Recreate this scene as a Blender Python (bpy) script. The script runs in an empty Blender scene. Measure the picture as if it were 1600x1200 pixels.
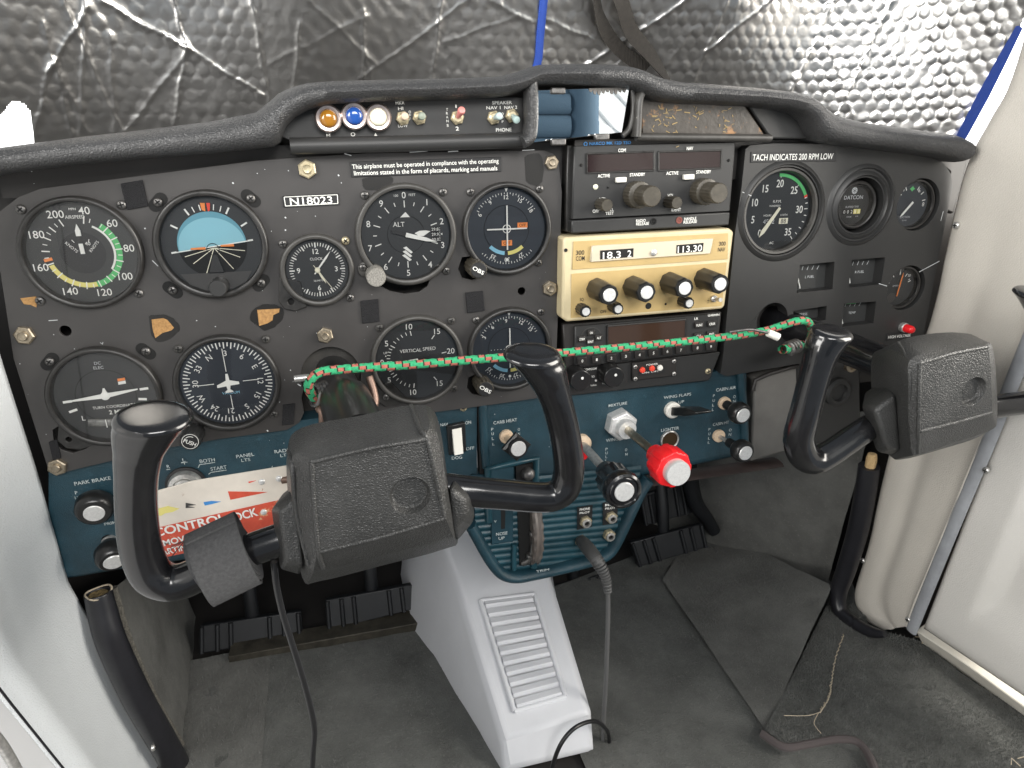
import bpy, bmesh, math, random
import numpy as np
from mathutils import Vector, Matrix, noise
from mathutils.geometry import tessellate_polygon
random.seed(7)
SC = bpy.context.scene
COL = SC.collection
rad = math.radians

# ------------------------------------------------------------------ camera
# World: metres, x right along the instrument panel, y away from the pilot, z up; the panel's face is y = 0.
CAM_POS = Vector((0.0, -0.572051, 0.129185))
YAW, PITCH, ROLL = 0.250808, -0.335038, -0.013218
FPX = 1048.883            # focal length in pixels of the 1600 x 1200 photograph


def cam_axes():
    cy, sy = math.cos(YAW), math.sin(YAW)
    cp, sp = math.cos(PITCH), math.sin(PITCH)
    f = Vector((sy * cp, cy * cp, sp))
    r = Vector((cy, -sy, 0))
    u = r.cross(f)
    cr, sr = math.cos(ROLL), math.sin(ROLL)
    return r * cr + u * sr, -r * sr + u * cr, f


CR, CU, CF = cam_axes()
cd = bpy.data.cameras.new('camera')
cd.sensor_width = 36.0
cd.lens = 36.0 * FPX / 1600.0
cd.clip_start = 0.01
cd.clip_end = 100.0
co = bpy.data.objects.new('camera', cd)
COL.objects.link(co)
M = Matrix((CR, CU, -CF)).transposed().to_4x4()
M.translation = CAM_POS
co.matrix_world = M
SC.camera = co

# ------------------------------------------------------------------ light
w = bpy.data.worlds.new('World')
SC.world = w
w.use_nodes = True
w.node_tree.nodes['Background'].inputs[0].default_value = (0.80, 0.90, 1.0, 1)
w.node_tree.nodes['Background'].inputs[1].default_value = 0.28


def area(name, loc, target, sx, sy, power, col):
    l = bpy.data.lights.new(name, 'AREA')
    l.shape = 'RECTANGLE'
    l.size, l.size_y, l.energy, l.color = sx, sy, power, col
    o = bpy.data.objects.new(name, l)
    COL.objects.link(o)
    o.location = loc
    o.rotation_euler = (Vector(target) - Vector(loc)).to_track_quat('-Z', 'Y').to_euler()
    return o


# daylight through the cabin's windows: pilot's door, open passenger's door, rear window
area('pilot_door_daylight', (-1.0, -0.85, 0.25), (0.25, 0, -0.05), 0.75, 1.1, 34, (1.0, 0.98, 0.94))
area('passenger_door_daylight', (1.35, -0.55, 0.35), (0.2, -.1, -0.15), 0.9, 1.0, 36, (1.0, 0.95, 0.87))
area('rear_window_daylight', (0.2, -1.9, 0.85), (0.2, 0, 0.0), 1.1, 0.5, 26, (1.0, 0.98, 0.95))
SC.view_settings.view_transform = 'Standard'
SC.view_settings.look = 'None'
SC.view_settings.exposure = 0.26
SC.view_settings.gamma = 1.0


# ------------------------------------------------------------------ photo pixel -> place
def ray(u, v):
    return CF + CR * ((u - 800) / FPX) - CU * ((v - 600) / FPX)


def on(u, v, axis, val):
    d = ray(u, v)
    return CAM_POS + d * ((val - CAM_POS[axis]) / d[axis])


def px(u, v, y=0.0):
    return on(u, v, 1, y)


def pxx(u, v, x):
    return on(u, v, 0, x)


def pxz(u, v, z):
    return on(u, v, 2, z)


def mpp(p):
    return (p - CAM_POS).dot(CF) / FPX


# ------------------------------------------------------------------ mesh helpers
class MB:
    def __init__(s):
        s.v, s.f, s.m = [], [], []

    def add(s, vs, fs, mi=0):
        b = len(s.v)
        s.v += [Vector(p) for p in vs]
        s.f += [tuple(i + b for i in f) for f in fs]
        s.m += [mi] * len(fs)
        return s

    def box(s, c, size, rot=None, mi=0):
        hx, hy, hz = size[0] / 2, size[1] / 2, size[2] / 2
        vs = [Vector((x, y, z)) for x in (-hx, hx) for y in (-hy, hy) for z in (-hz, hz)]
        if rot is not None:
            vs = [rot @ p for p in vs]
        c = Vector(c)
        return s.add([p + c for p in vs], [(0, 1, 3, 2), (4, 6, 7, 5), (0, 4, 5, 1), (2, 3, 7, 6), (0, 2, 6, 4), (1, 5, 7, 3)], mi)

    def loft(s, rings, cap0=True, cap1=True, mi=0, closed=True):
        n = len(rings[0])
        vs = [p for r in rings for p in r]
        fs = []
        for k in range(len(rings) - 1):
            for i in range(n if closed else n - 1):
                j = (i + 1) % n
                fs.append((k * n + i, k * n + j, (k + 1) * n + j, (k + 1) * n + i))
        if cap0:
            fs.append(tuple(range(n))[::-1])
        if cap1:
            fs.append(tuple((len(rings) - 1) * n + i for i in range(n)))
        return s.add(vs, fs, mi)

    def lathe(s, c, ax, prof, n=28, cap0=False, cap1=True, mi=0, ph=0.0):
        ax = Vector(ax).normalized()
        a = ax.cross(Vector((0.0, 0.02, 1.0)))
        if a.length < .1:
            a = ax.cross(Vector((1, 0, 0)))
        a.normalize()
        b = ax.cross(a)
        c = Vector(c)
        rings = [[c + ax * h + (a * math.cos(t) + b * math.sin(t)) * r for t in [2 * math.pi * i / n + ph for i in range(n)]] for r, h in prof]
        return s.loft(rings, cap0, cap1, mi)

    def cyl(s, p0, p1, r0, r1=None, n=20, mi=0):
        p0, p1 = Vector(p0), Vector(p1)
        d = p1 - p0
        return s.lathe(p0, d, [(r0, 0), (r0 if r1 is None else r1, d.length)], n, True, True, mi)

    def tube(s, pts, rs, n=12, rd=None, caps=True, mi=0, ref=(0, 1, 0), tan=None):
        """sweep of an ellipse along pts; rs: radius across, rd: radius along the reference direction"""
        pts = [Vector(p) for p in pts]
        k = len(pts)
        rs = rs if hasattr(rs, '__len__') else [rs] * k
        rd = rs if rd is None else (rd if hasattr(rd, '__len__') else [rd] * k)
        rings = []
        Y = Vector(ref)
        prev = None
        for i, p in enumerate(pts):
            t = tan[i] if tan else (pts[min(i + 1, k - 1)] - pts[max(i - 1, 0)]).normalized()
            side = t.cross(Y)
            if side.length < .15 and prev is not None:
                side = prev - t * prev.dot(t)
            elif side.length < .15:
                side = t.cross(Vector((1, 0, 0.1)))
            side.normalize()
            if prev is not None and side.dot(prev) < 0:
                side = -side
            prev = side
            dep = side.cross(t)
            rings.append([p + side * (rs[i] * math.cos(a)) + dep * (rd[i] * math.sin(a)) for a in [2 * math.pi * j / n for j in range(n)]])
        return s.loft(rings, caps, caps, mi)

    def plate(s, outer, holes, y0, y1, mi=0):
        """plate in the x-z plane with holes, front at y0, back at y1; outlines are (x, z) lists"""
        loops = [outer] + list(holes)
        tri = tessellate_polygon([[Vector((p[0], p[1], 0)) for p in l] for l in loops])
        flat = [p for l in loops for p in l]
        n = len(flat)
        vs = [Vector((p[0], y0, p[1])) for p in flat] + [Vector((p[0], y1, p[1])) for p in flat]
        fs = []
        for t in tri:
            a, b, c = [flat[i] for i in t]
            ar = (b[0] - a[0]) * (c[1] - a[1]) - (b[1] - a[1]) * (c[0] - a[0])
            t = tuple(t) if ar > 0 else tuple(t)[::-1]
            fs.append(t)
            fs.append(tuple(i + n for i in t[::-1]))
        o = 0
        for l in loops:
            m = len(l)
            for i in range(m):
                j = (i + 1) % m
                fs.append((o + i, o + i + n, o + j + n, o + j))
            o += m
        return s.add(vs, fs, mi)


WL = {}


def mesh_from(mb, name, mats, smooth=35, origin=Vector((0, 0, 0)), fix=True):
    me = bpy.data.meshes.new(name)
    me.from_pydata([tuple(p - origin) for p in mb.v], [], mb.f)
    for m in (mats if isinstance(mats, (list, tuple)) else [mats]):
        me.materials.append(m)
    if any(mb.m):
        me.polygons.foreach_set('material_index', mb.m)
    if fix:
        bm = bmesh.new()
        bm.from_mesh(me)
        bmesh.ops.recalc_face_normals(bm, faces=bm.faces)
        bm.to_mesh(me)
        bm.free()
    if smooth:
        me.polygons.foreach_set('use_smooth', [True] * len(me.polygons))
        me.set_sharp_from_angle(angle=rad(smooth))
    me.update()
    return me


def put(name, me, parent=None, loc=(0, 0, 0), rot=None):
    o = bpy.data.objects.new(name, me)
    COL.objects.link(o)
    loc = Vector(loc)
    WL[o] = loc.copy()
    if parent is not None:
        o.parent = parent
        o.location = loc - WL[parent]
    else:
        o.location = loc
    if rot is not None:
        o.rotation_euler = rot
    return o


def part(mb, name, mats, parent=None, smooth=35, bevel=0, seg=2, fix=True, subsurf=0):
    """one mesh object from world-space geometry; its origin is its parent's, or its own base"""
    org = WL[parent] if parent is not None else Vector((sum(p.x for p in mb.v) / len(mb.v), sum(p.y for p in mb.v) / len(mb.v), min(p.z for p in mb.v)))
    o = put(name, mesh_from(mb, name, mats, smooth, org, fix), parent, org)
    if bevel:
        b = o.modifiers.new('bevel', 'BEVEL')
        b.width, b.segments, b.limit_method, b.angle_limit = bevel, seg, 'ANGLE', rad(40)
        b.use_clamp_overlap = True
    if subsurf:
        b = o.modifiers.new('subsurf', 'SUBSURF')
        b.levels = b.render_levels = subsurf
    return o


def thing(name, label, cat, loc, group=None, kind=None):
    o = bpy.data.objects.new(name, None)
    COL.objects.link(o)
    o.empty_display_size = .01
    o.location = loc
    WL[o] = Vector(loc)
    tag(o, label, cat, group, kind)
    return o


def tag(o, label=None, cat=None, group=None, kind=None):
    if label:
        o['label'] = label
    if cat:
        o['category'] = cat
    if group:
        o['group'] = group
    if kind:
        o['kind'] = kind
    return o


def spline(pts, n=8):
    """Catmull-Rom through points"""
    pts = [Vector(p) for p in pts]
    out = []
    for i in range(len(pts) - 1):
        p0, p1, p2, p3 = pts[max(i - 1, 0)], pts[i], pts[i + 1], pts[min(i + 2, len(pts) - 1)]
        for k in range(n):
            t = k / n
            out.append(.5 * ((2 * p1) + (p2 - p0) * t + (2 * p0 - 5 * p1 + 4 * p2 - p3) * t * t + (3 * p1 - p0 - 3 * p2 + p3) * t ** 3))
    out.append(pts[-1])
    return out


def lerpn(vals, m):
    """resample a list of numbers to m values"""
    return list(np.interp(np.linspace(0, len(vals) - 1, m), range(len(vals)), vals))


def circ2(cx, cz, r, n=32, rz=None):
    rz = r if rz is None else rz
    return [(cx + r * math.cos(2 * math.pi * i / n), cz + rz * math.sin(2 * math.pi * i / n)) for i in range(n)]


def rrect(x0, z0, x1, z1, r, n=4):
    out = []
    for cx, cz, a in ((x1 - r, z1 - r, 0), (x0 + r, z1 - r, 90), (x0 + r, z0 + r, 180), (x1 - r, z0 + r, 270)):
        for i in range(n + 1):
            t = rad(a + 90 * i / n)
            out.append((cx + r * math.cos(t), cz + r * math.sin(t)))
    return out


def xz(pts, y):
    return [(p.x, p.z) for p in (px(u, v, y) for u, v in pts)]


# ------------------------------------------------------------------ materials
def nt(name):
    m = bpy.data.materials.new(name)
    m.use_nodes = True
    t = m.node_tree
    return m, t, t.nodes['Principled BSDF']


def mat(name, col, rough=.5, metal=0.0, var=None, bump=None, bump2=None, rvar=0.0, coat=0.0, spec=.5, dirt=None, coord='Object'):
    """var=(scale, amount) tone variation; bump=(kind, scale, strength, distance); dirt=(colour, scale, low, high) specks and wear"""
    m, t, b = nt(name)
    N, L = t.nodes, t.links
    tc = N.new('ShaderNodeTexCoord')
    b.inputs['Roughness'].default_value = rough
    b.inputs['Metallic'].default_value = metal
    b.inputs['Specular IOR Level'].default_value = spec
    if coat:
        b.inputs['Coat Weight'].default_value = coat
        b.inputs['Coat Roughness'].default_value = .08
    c = Vector(col)
    src = None
    if var:
        n = N.new('ShaderNodeTexNoise')
        n.inputs['Scale'].default_value = var[0]
        n.inputs['Detail'].default_value = 5
        n.inputs['Roughness'].default_value = .65
        L.new(tc.outputs[coord], n.inputs['Vector'])
        r = N.new('ShaderNodeValToRGB')
        r.color_ramp.elements[0].position, r.color_ramp.elements[1].position = .3, .7
        r.color_ramp.elements[0].color = (*(c * (1 - var[1])), 1)
        r.color_ramp.elements[1].color = (*(c * (1 + var[1])), 1)
        L.new(n.outputs['Fac'], r.inputs[0])
        src = r.outputs[0]
        if rvar:
            mr = N.new('ShaderNodeMapRange')
            mr.inputs['From Min'].default_value, mr.inputs['From Max'].default_value = .3, .7
            mr.inputs['To Min'].default_value, mr.inputs['To Max'].default_value = max(rough - rvar, .02), rough + rvar
            L.new(n.outputs['Fac'], mr.inputs['Value'])
            L.new(mr.outputs[0], b.inputs['Roughness'])
    if dirt:
        n = N.new('ShaderNodeTexNoise')
        n.inputs['Scale'].default_value = dirt[1]
        n.inputs['Detail'].default_value = 6
        n.inputs['Roughness'].default_value = .7
        L.new(tc.outputs[coord], n.inputs['Vector'])
        r = N.new('ShaderNodeValToRGB')
        r.color_ramp.elements[0].position, r.color_ramp.elements[1].position = dirt[2], dirt[3]
        r.color_ramp.elements[0].color, r.color_ramp.elements[1].color = (0, 0, 0, 1), (1, 1, 1, 1)
        L.new(n.outputs['Fac'], r.inputs[0])
        mx = N.new('ShaderNodeMix')
        mx.data_type = 'RGBA'
        L.new(r.outputs[0], mx.inputs['Factor'])
        if src:
            L.new(src, mx.inputs[6])
        else:
            mx.inputs[6].default_value = (*c, 1)
        mx.inputs[7].default_value = (*dirt[0], 1)
        src = mx.outputs[2]
    if src:
        L.new(src, b.inputs['Base Color'])
    else:
        b.inputs['Base Color'].default_value = (*c, 1)
    prev = None
    for bp in (bump, bump2):
        if not bp:
            continue
        kind, sc, st, dist = bp
        if kind == 'noise':
            n = N.new('ShaderNodeTexNoise')
            n.inputs['Scale'].default_value = sc
            n.inputs['Detail'].default_value = 4
            out = n.outputs['Fac']
            L.new(tc.outputs[coord], n.inputs['Vector'])
        elif kind == 'leather':
            d = N.new('ShaderNodeTexNoise')
            d.inputs['Scale'].default_value = sc * .5
            d.inputs['Detail'].default_value = 2
            L.new(tc.outputs[coord], d.inputs['Vector'])
            va = N.new('ShaderNodeVectorMath')
            va.operation = 'MULTIPLY_ADD'
            va.inputs[1].default_value = (1.6 / sc, 1.6 / sc, 1.6 / sc)
            L.new(d.outputs['Color'], va.inputs[0])
            L.new(tc.outputs[coord], va.inputs[2])
            n = N.new('ShaderNodeTexVoronoi')
            n.feature = 'DISTANCE_TO_EDGE'
            n.inputs['Scale'].default_value = sc
            L.new(va.outputs[0], n.inputs['Vector'])
            rp = N.new('ShaderNodeValToRGB')
            rp.color_ramp.interpolation = 'EASE'
            rp.color_ramp.elements[1].position = .3
            L.new(n.outputs['Distance'], rp.inputs[0])
            out = rp.outputs[0]
        elif kind == 'weave':
            n = N.new('ShaderNodeTexWave')
            n.wave_type, n.bands_direction = 'BANDS', 'DIAGONAL'
            n.inputs['Scale'].default_value = sc
            n.inputs['Distortion'].default_value = .6
            L.new(tc.outputs[coord], n.inputs['Vector'])
            out = n.outputs['Fac']
        bn = N.new('ShaderNodeBump')
        bn.inputs['Strength'].default_value = st
        bn.inputs['Distance'].default_value = dist
        L.new(out, bn.inputs['Height'])
        if prev:
            L.new(prev, bn.inputs['Normal'])
        prev = bn.outputs[0]
    if prev:
        L.new(prev, b.inputs['Normal'])
    return m


def glass_mat(name, tint=(1, 1, 1), refl=.06):
    m, t, b = nt(name)
    N, L = t.nodes, t.links
    N.remove(b)
    tr = N.new('ShaderNodeBsdfTransparent')
    tr.inputs[0].default_value = (*tint, 1)
    gl = N.new('ShaderNodeBsdfGlossy')
    gl.inputs['Roughness'].default_value = .03
    fr = N.new('ShaderNodeFresnel')
    fr.inputs[0].default_value = 1.5
    mx = N.new('ShaderNodeMixShader')
    L.new(fr.outputs[0], mx.inputs[0])
    L.new(tr.outputs[0], mx.inputs[1])
    L.new(gl.outputs[0], mx.inputs[2])
    L.new(mx.outputs[0], N['Material Output'].inputs[0])
    return m


def glow(name, col, s):
    m, t, b = nt(name)
    b.inputs['Base Color'].default_value = (0, 0, 0, 1)
    b.inputs['Emission Color'].default_value = (*col, 1)
    b.inputs['Emission Strength'].default_value = s
    return m


K = {}
K['panel'] = mat('panel_paint', (.042, .0395, .0385), .42, var=(9, .18), rvar=.08, bump=('noise', 1500, .12, .0002), dirt=((.16, .15, .14), 260, .74, .80))
K['plastic'] = mat('moulded_plastic', (.023, .023, .023), .45, var=(12, .15), bump=('noise', 1800, .25, .0002))
K['base'] = mat('base_metal', (.018, .016, .015), .5, var=(20, .2))
K['bezel'] = mat('bezel_paint', (.022, .021, .02), .38, var=(160, .3), rvar=.1, dirt=((.22, .2, .18), 330, .72, .78))
K['bezel_worn'] = mat('worn_bezel', (.045, .043, .04), .42, var=(60, .3), dirt=((.3, .28, .25), 200, .66, .75))
K['dial'] = mat('dial_black', (.022, .024, .026), .6)
K['dial_blue'] = mat('dial_blue_black', (.020, .026, .036), .55)
K['dial_grey'] = mat('dial_grey', (.032, .033, .033), .55)
K['disc'] = mat('dial_disc', (.013, .013, .014), .5)
K['black'] = mat('black_void', (.004, .004, .004), .8)
K['white'] = mat('print_white', (.82, .82, .78), .6)
K['cream_print'] = mat('print_cream', (.8, .77, .62), .6)
K['silver_print'] = mat('print_silver', (.55, .57, .58), .5)
K['faded'] = mat('print_faded', (.45, .50, .50), .6, var=(700, .5))
K['green'] = mat('print_green', (.10, .50, .16), .6)
K['yellow'] = mat('print_yellow', (.78, .70, .22), .6)
K['orange'] = mat('print_orange', (.85, .26, .06), .6)
K['red_print'] = mat('print_red', (.75, .06, .03), .6)
K['ltblue'] = mat('print_light_blue', (.25, .55, .72), .6)
K['blue_print'] = mat('print_blue', (.05, .25, .6), .5)
K['sky'] = mat('horizon_sky', (.25, .52, .61), .5)
K['sky_shade'] = mat('horizon_sky_shading', (.12, .33, .42), .5)
K['grey_print'] = mat('print_grey', (.05, .048, .046), .5)
K['glass'] = glass_mat('dial_glass')
K['steel'] = mat('steel', (.56, .55, .53), .32, .75, var=(300, .25))
K['darksteel'] = mat('dark_steel', (.16, .155, .15), .4, .8, var=(400, .4))
K['alu'] = mat('brushed_aluminium', (.72, .72, .71), .36, .45, var=(500, .12))
K['brass'] = mat('zinc_brass', (.52, .45, .30), .38, .6, var=(300, .3))
K['nut'] = mat('dull_nut', (.34, .29, .22), .45, .9, var=(300, .35))
K['copper'] = mat('brown_steel_rod', (.22, .15, .12), .5, .8, var=(120, .3))
K['leather'] = mat('padded_vinyl', (.042, .042, .043), .38, var=(30, .12), bump=('leather', 480, .5, .0006), bump2=('noise', 60, .12, .002))
K['hubskin'] = mat('hub_vinyl', (.042, .042, .041), .33, var=(25, .25), rvar=.06, bump=('leather', 560, .5, .0006))
K['gloss'] = mat('gloss_black_plastic', (.008, .008, .009), .20, var=(40, .3), rvar=.05, coat=.4, bump=('noise', 55, .05, .002))
K['knob'] = mat('knob_black', (.012, .012, .012), .28)
K['knob_brown'] = mat('knob_olive', (.055, .048, .036), .4, var=(200, .3))
K['blue'] = mat('teal_panel_vinyl', (.0105, .040, .057), .38, var=(26, .3), rvar=.06, bump=('leather', 900, .35, .0004), dirt=((.05, .13, .17), 120, .62, .9))
K['blue_rib'] = mat('teal_ribs', (.011, .050, .068), .34, var=(40, .35), rvar=.08, bump=('noise', 900, .2, .0003))
K['cream'] = mat('cream_radio_paint', (.45, .325, .140), .42, var=(25, .1), bump=('noise', 2200, .1, .0001))
K['cream_rim'] = mat('cream_radio_rim', (.56, .475, .30), .4, var=(30, .1), dirt=((.3, .22, .12), 90, .72, .85))
K['silverface'] = mat('radio_silver_face', (.62, .55, .42), .4, .3, var=(30, .06))
K['window'] = mat('display_window', (.018, .008, .007), .08, spec=.6)
K['window2'] = mat('display_window_brown', (.045, .026, .018), .10, spec=.6)
K['red'] = mat('red_knob', (.80, .015, .02), .28, var=(60, .12))
K['amber'] = mat('amber_lens', (.30, .13, .012), .1, coat=.6)
K['bluelens'] = mat('blue_lens', (.015, .07, .30), .12, coat=.6)
K['whitelens'] = mat('white_lens', (.75, .74, .58), .2, coat=.6)
K['nickel'] = mat('pink_nickel', (.62, .52, .48), .3, 1.0, var=(200, .15))
K['white_plastic'] = mat('white_plastic', (.78, .76, .70), .35)
K['wallwhite'] = mat('white_wall_vinyl', (.64, .665, .68), .42, var=(6, .05), bump=('leather', 420, .32, .0006), bump2=('noise', 900, .15, .0003))
K['wallbeige'] = mat('beige_wall_vinyl', (.58, .545, .49), .48, var=(7, .05), bump=('leather', 480, .28, .0005), bump2=('noise', 900, .15, .0003))
K['tunnel'] = mat('white_tunnel_plastic', (.62, .63, .66), .42, var=(9, .05), bump=('noise', 1200, .18, .0003))
K['carpet'] = mat('grey_carpet', (.142, .145, .138), .95, var=(14, .28), dirt=((.24, .24, .22), 330, .56, .80), bump=('noise', 900, 1.0, .003), bump2=('noise', 90, .4, .004), spec=.1)
K['carpet2'] = mat('grey_carpet_side', (.160, .160, .151), .95, var=(11, .30), dirt=((.25, .245, .225), 330, .56, .80), bump=('noise', 1100, 1.0, .002), spec=.1)
K['pile'] = mat('carpet_pile', (.150, .152, .145), .95, var=(60, .35), spec=.1)
K['rubber'] = mat('black_vinyl_edging', (.014, .014, .017), .36, var=(30, .2), bump=('noise', 120, .15, .002))
K['pedal'] = mat('pedal_black', (.010, .011, .013), .45, var=(40, .3), dirt=((.12, .12, .12), 100, .68, .8))
K['foil'] = mat('foil_bubble_wrap', (.54, .53, .515), .31, 1.0, var=(20, .06), bump=('noise', 380, .12, .0008))
K['bluetrim'] = mat('blue_binding', (.015, .06, .34), .7, bump=('weave', 700, .6, .0006))
K['strap'] = mat('black_webbing', (.030, .026, .022), .8, bump=('weave', 500, .8, .0008), var=(300, .3))
K['velcro_strap'] = mat('grey_velcro', (.085, .085, .088), .85, bump=('weave', 900, .8, .0006), var=(500, .25))
K['velcro'] = mat('velcro_patch', (.030, .030, .032), .95, bump=('noise', 1500, 1.0, .002), spec=.1)
K['residue'] = mat('paper_residue', (.36, .20, .075), .9, var=(500, .3))
K['glue'] = mat('glue_stain', (.012, .011, .010), .35)
K['brownplate'] = mat('worn_brown_plate', (.050, .043, .036), .42, var=(60, .25), dirt=((.27, .14, .055), 48, .57, .64), bump=('noise', 160, .5, .001))
K['lockwhite'] = mat('lock_plate_white', (.74, .68, .60), .45, var=(40, .08), dirt=((.33, .16, .09), 120, .66, .72))
K['lockred'] = mat('lock_plate_red', (.62, .085, .045), .5, var=(70, .15), dirt=((.80, .55, .30), 60, .62, .68))
K['cordg'] = mat('cord_green', (.03, .33, .145), .8, bump=('noise', 1800, .6, .0006), var=(600, .25))
K['cordr'] = mat('cord_red', (.40, .12, .09), .85, bump=('noise', 1800, .6, .0006), var=(600, .25))
K['cordk'] = mat('cord_black', (.012, .02, .012), .9)
K['cable'] = mat('black_cable', (.012, .012, .013), .33)
K['greycable'] = mat('grey_cable', (.10, .10, .10), .5)
K['bareknob'] = mat('knurled_grey', (.22, .21, .19), .6, var=(900, .5), bump=('noise', 900, .8, .001))
K['seat'] = mat('blue_seat_cloth', (.045, .088, .135), .85, bump=('noise', 700, .6, .001))
K['mirror'] = mat('mirror_silver', (.85, .87, .88), .015, 1.0)
K['mirror_edge'] = mat('worn_mirror_edge', (.16, .15, .14), .5, .5)
K['skyglow'] = glow('daylight_sky', (1.0, .99, .97), 2.6)
K['door'] = mat('white_door_panel', (.64, .62, .585), .40, var=(7, .04), bump=('leather', 500, .25, .0005))
K['paint'] = mat('white_gloss_paint', (.74, .75, .77), .22, coat=.4)
K['greytrim'] = mat('grey_trim_strip', (.30, .31, .33), .4, var=(40, .15))
K['sill'] = mat('cream_sill', (.64, .61, .54), .4, var=(20, .1), dirt=((.3, .25, .18), 60, .64, .75))
K['thread'] = mat('tan_thread', (.42, .36, .27), .9)
K['duct'] = mat('brown_paint', (.035, .024, .022), .6, var=(50, .3))
K['rust'] = mat('bare_metal_dirty', (.05, .045, .035), .6, .4, var=(60, .5))
K['phen'] = mat('tan_collar', (.62, .48, .34), .5, var=(100, .2))


# ------------------------------------------------------------------ lettering and printed marks
_T = {}


def text2d(s, bold=0.0, sx=1.0):
    k = (s, bold)
    if k not in _T:
        c = bpy.data.curves.new('t', 'FONT')
        c.body, c.size, c.resolution_u, c.offset = s, 1.0, 3, bold
        o = bpy.data.objects.new('t', c)
        m = o.to_mesh()
        V = [(v.co.x, v.co.y) for v in m.vertices]
        F = [tuple(p.vertices) for p in m.polygons]
        o.to_mesh_clear()
        bpy.data.objects.remove(o)
        bpy.data.curves.remove(c)
        if not V:
            V, F = [(0, 0), (0.01, 0), (0.01, .01)], [(0, 1, 2)]
        x0, x1 = min(v[0] for v in V), max(v[0] for v in V)
        y0, y1 = min(v[1] for v in V), max(v[1] for v in V)
        _T[k] = (V, F, x0, x1, y0, y1)
    return _T[k]


class Print:
    """flat printed marks on a plane: origin O, axes X and Z"""

    def __init__(s, O, X=(1, 0, 0), Z=(0, 0, 1)):
        s.O, s.X, s.Z = Vector(O), Vector(X), Vector(Z)
        s.mb = {}

    def _a(s, col, pts, faces, lift=0.0):
        mb = s.mb.setdefault(col, MB())
        n = s.X.cross(s.Z).normalized()      # towards -y for the panel's axes
        mb.add([s.O + s.X * p[0] + s.Z * p[1] + n * lift for p in pts], faces)

    def poly(s, pts, col='white', lift=0.0):
        s._a(col, pts, [tuple(range(len(pts)))], lift)

    def line(s, x0, z0, x1, z1, wd, col='white', lift=0.0):
        d = Vector((x1 - x0, z1 - z0)).normalized()
        p = Vector((-d.y, d.x)) * wd / 2
        s.poly([(x0 + p.x, z0 + p.y), (x0 - p.x, z0 - p.y), (x1 - p.x, z1 - p.y), (x1 + p.x, z1 + p.y)], col, lift)

    def tick(s, a, r0, r1, wd, col='white', lift=0.0):
        a = rad(a)
        s.line(r0 * math.sin(a), r0 * math.cos(a), r1 * math.sin(a), r1 * math.cos(a), wd, col, lift)

    def arc(s, a0, a1, r0, r1, col, lift=0.0, c=(0, 0)):
        n = max(2, int(abs(a1 - a0) / 5) + 1)
        pts, fs = [], []
        for i in range(n + 1):
            a = rad(a0 + (a1 - a0) * i / n)
            pts += [(c[0] + r0 * math.sin(a), c[1] + r0 * math.cos(a)), (c[0] + r1 * math.sin(a), c[1] + r1 * math.cos(a))]
        fs = [(2 * i, 2 * i + 1, 2 * i + 3, 2 * i + 2) for i in range(n)]
        s._a(col, pts, fs, lift)

    def disc(s, x, z, r, col, n=20, lift=0.0):
        s.poly(circ2(x, z, r, n), col, lift)

    def text(s, t, x, z, h, col='white', rot=0.0, bold=0.0, sx=1.0, w=None, lift=0.0):
        """centred text with capital height h; w: force the width"""
        V, F, x0, x1, y0, y1 = text2d(t, bold)
        k = h / .70
        kx = k * sx if w is None else w / max(x1 - x0, 1e-6)
        c, sn = math.cos(rad(rot)), math.sin(rad(rot))
        P = []
        for vx, vy in V:
            a, b = (vx - (x0 + x1) / 2) * kx, (vy - .35) * k
            P.append((x + a * c + b * sn, z - a * sn + b * c))
        s._a(col, P, F, lift)

    def ptext(s, t, a, r, h, col='white', radial=False, bold=0.0, sx=1.0, lift=0.0):
        s.text(t, r * math.sin(rad(a)), r * math.cos(rad(a)), h, col, a if radial else 0, bold, sx, None, lift)

    NAMES = {'white': 'markings', 'cream_print': 'markings', 'green': 'green_arc', 'yellow': 'yellow_arc', 'orange': 'orange_mark', 'red_print': 'red_mark',
             'ltblue': 'blue_arc', 'blue_print': 'blue_lettering', 'silver_print': 'lettering', 'faded': 'faded_lettering', 'disc': 'centre_disc', 'sky': 'sky_half',
             'sky_shade': 'sky_shading', 'grey_print': 'grey_mark', 'black': 'black_mark', 'dial': 'dial_mask', 'white_plastic': 'white_block'}

    def done(s, parent, names=None):
        for col, mb in s.mb.items():
            nm = (names or {}).get(col) or s.NAMES.get(col, 'markings')
            part(mb, nm, K[col], parent, smooth=0, fix=False)


def ptxt(parent, items, y, col='white', name=None, bold=0.0):
    """lettering on a plane y: items (text, u0, v0, u1, v1, cap height in photo pixels), (u0, v0)-(u1, v1) the line through its middle"""
    for it in items:
        t, u0, v0, u1, v1, h = it
        a, b = px(u0, v0, y), px(u1, v1, y)
        c = (a + b) / 2
        X = (b - a).normalized()
        Z = Vector((0, -1, 0)).cross(X)
        if Z.z < 0:
            Z = -Z
        P = Print(c, X, Z)
        P.text(t, 0, 0, h * mpp(c), 'white', w=(b - a).length, bold=bold)
        part(P.mb['white'], name or 'lettering', K[col], parent, smooth=0, fix=False)


# shared small hardware
def _screw():
    mb = MB()
    mb.lathe((0, 0, 0), (0, -1, 0), [(.0034, -.001), (.0034, .0008), (.0030, .0015), (.0020, .0020), (.0006, .0022)], 18)
    for a in (0, 90):
        R = Matrix.Rotation(rad(a), 3, 'Y')
        mb.box((0, -.00205, 0), (.0042, .0006, .0010), R, 1)
    return mb


SCREW = {k: mesh_from(_screw(), 'screw', [K[k], K['black']], 40) for k in ('darksteel', 'steel', 'brass', 'bezel_worn')}


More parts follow.
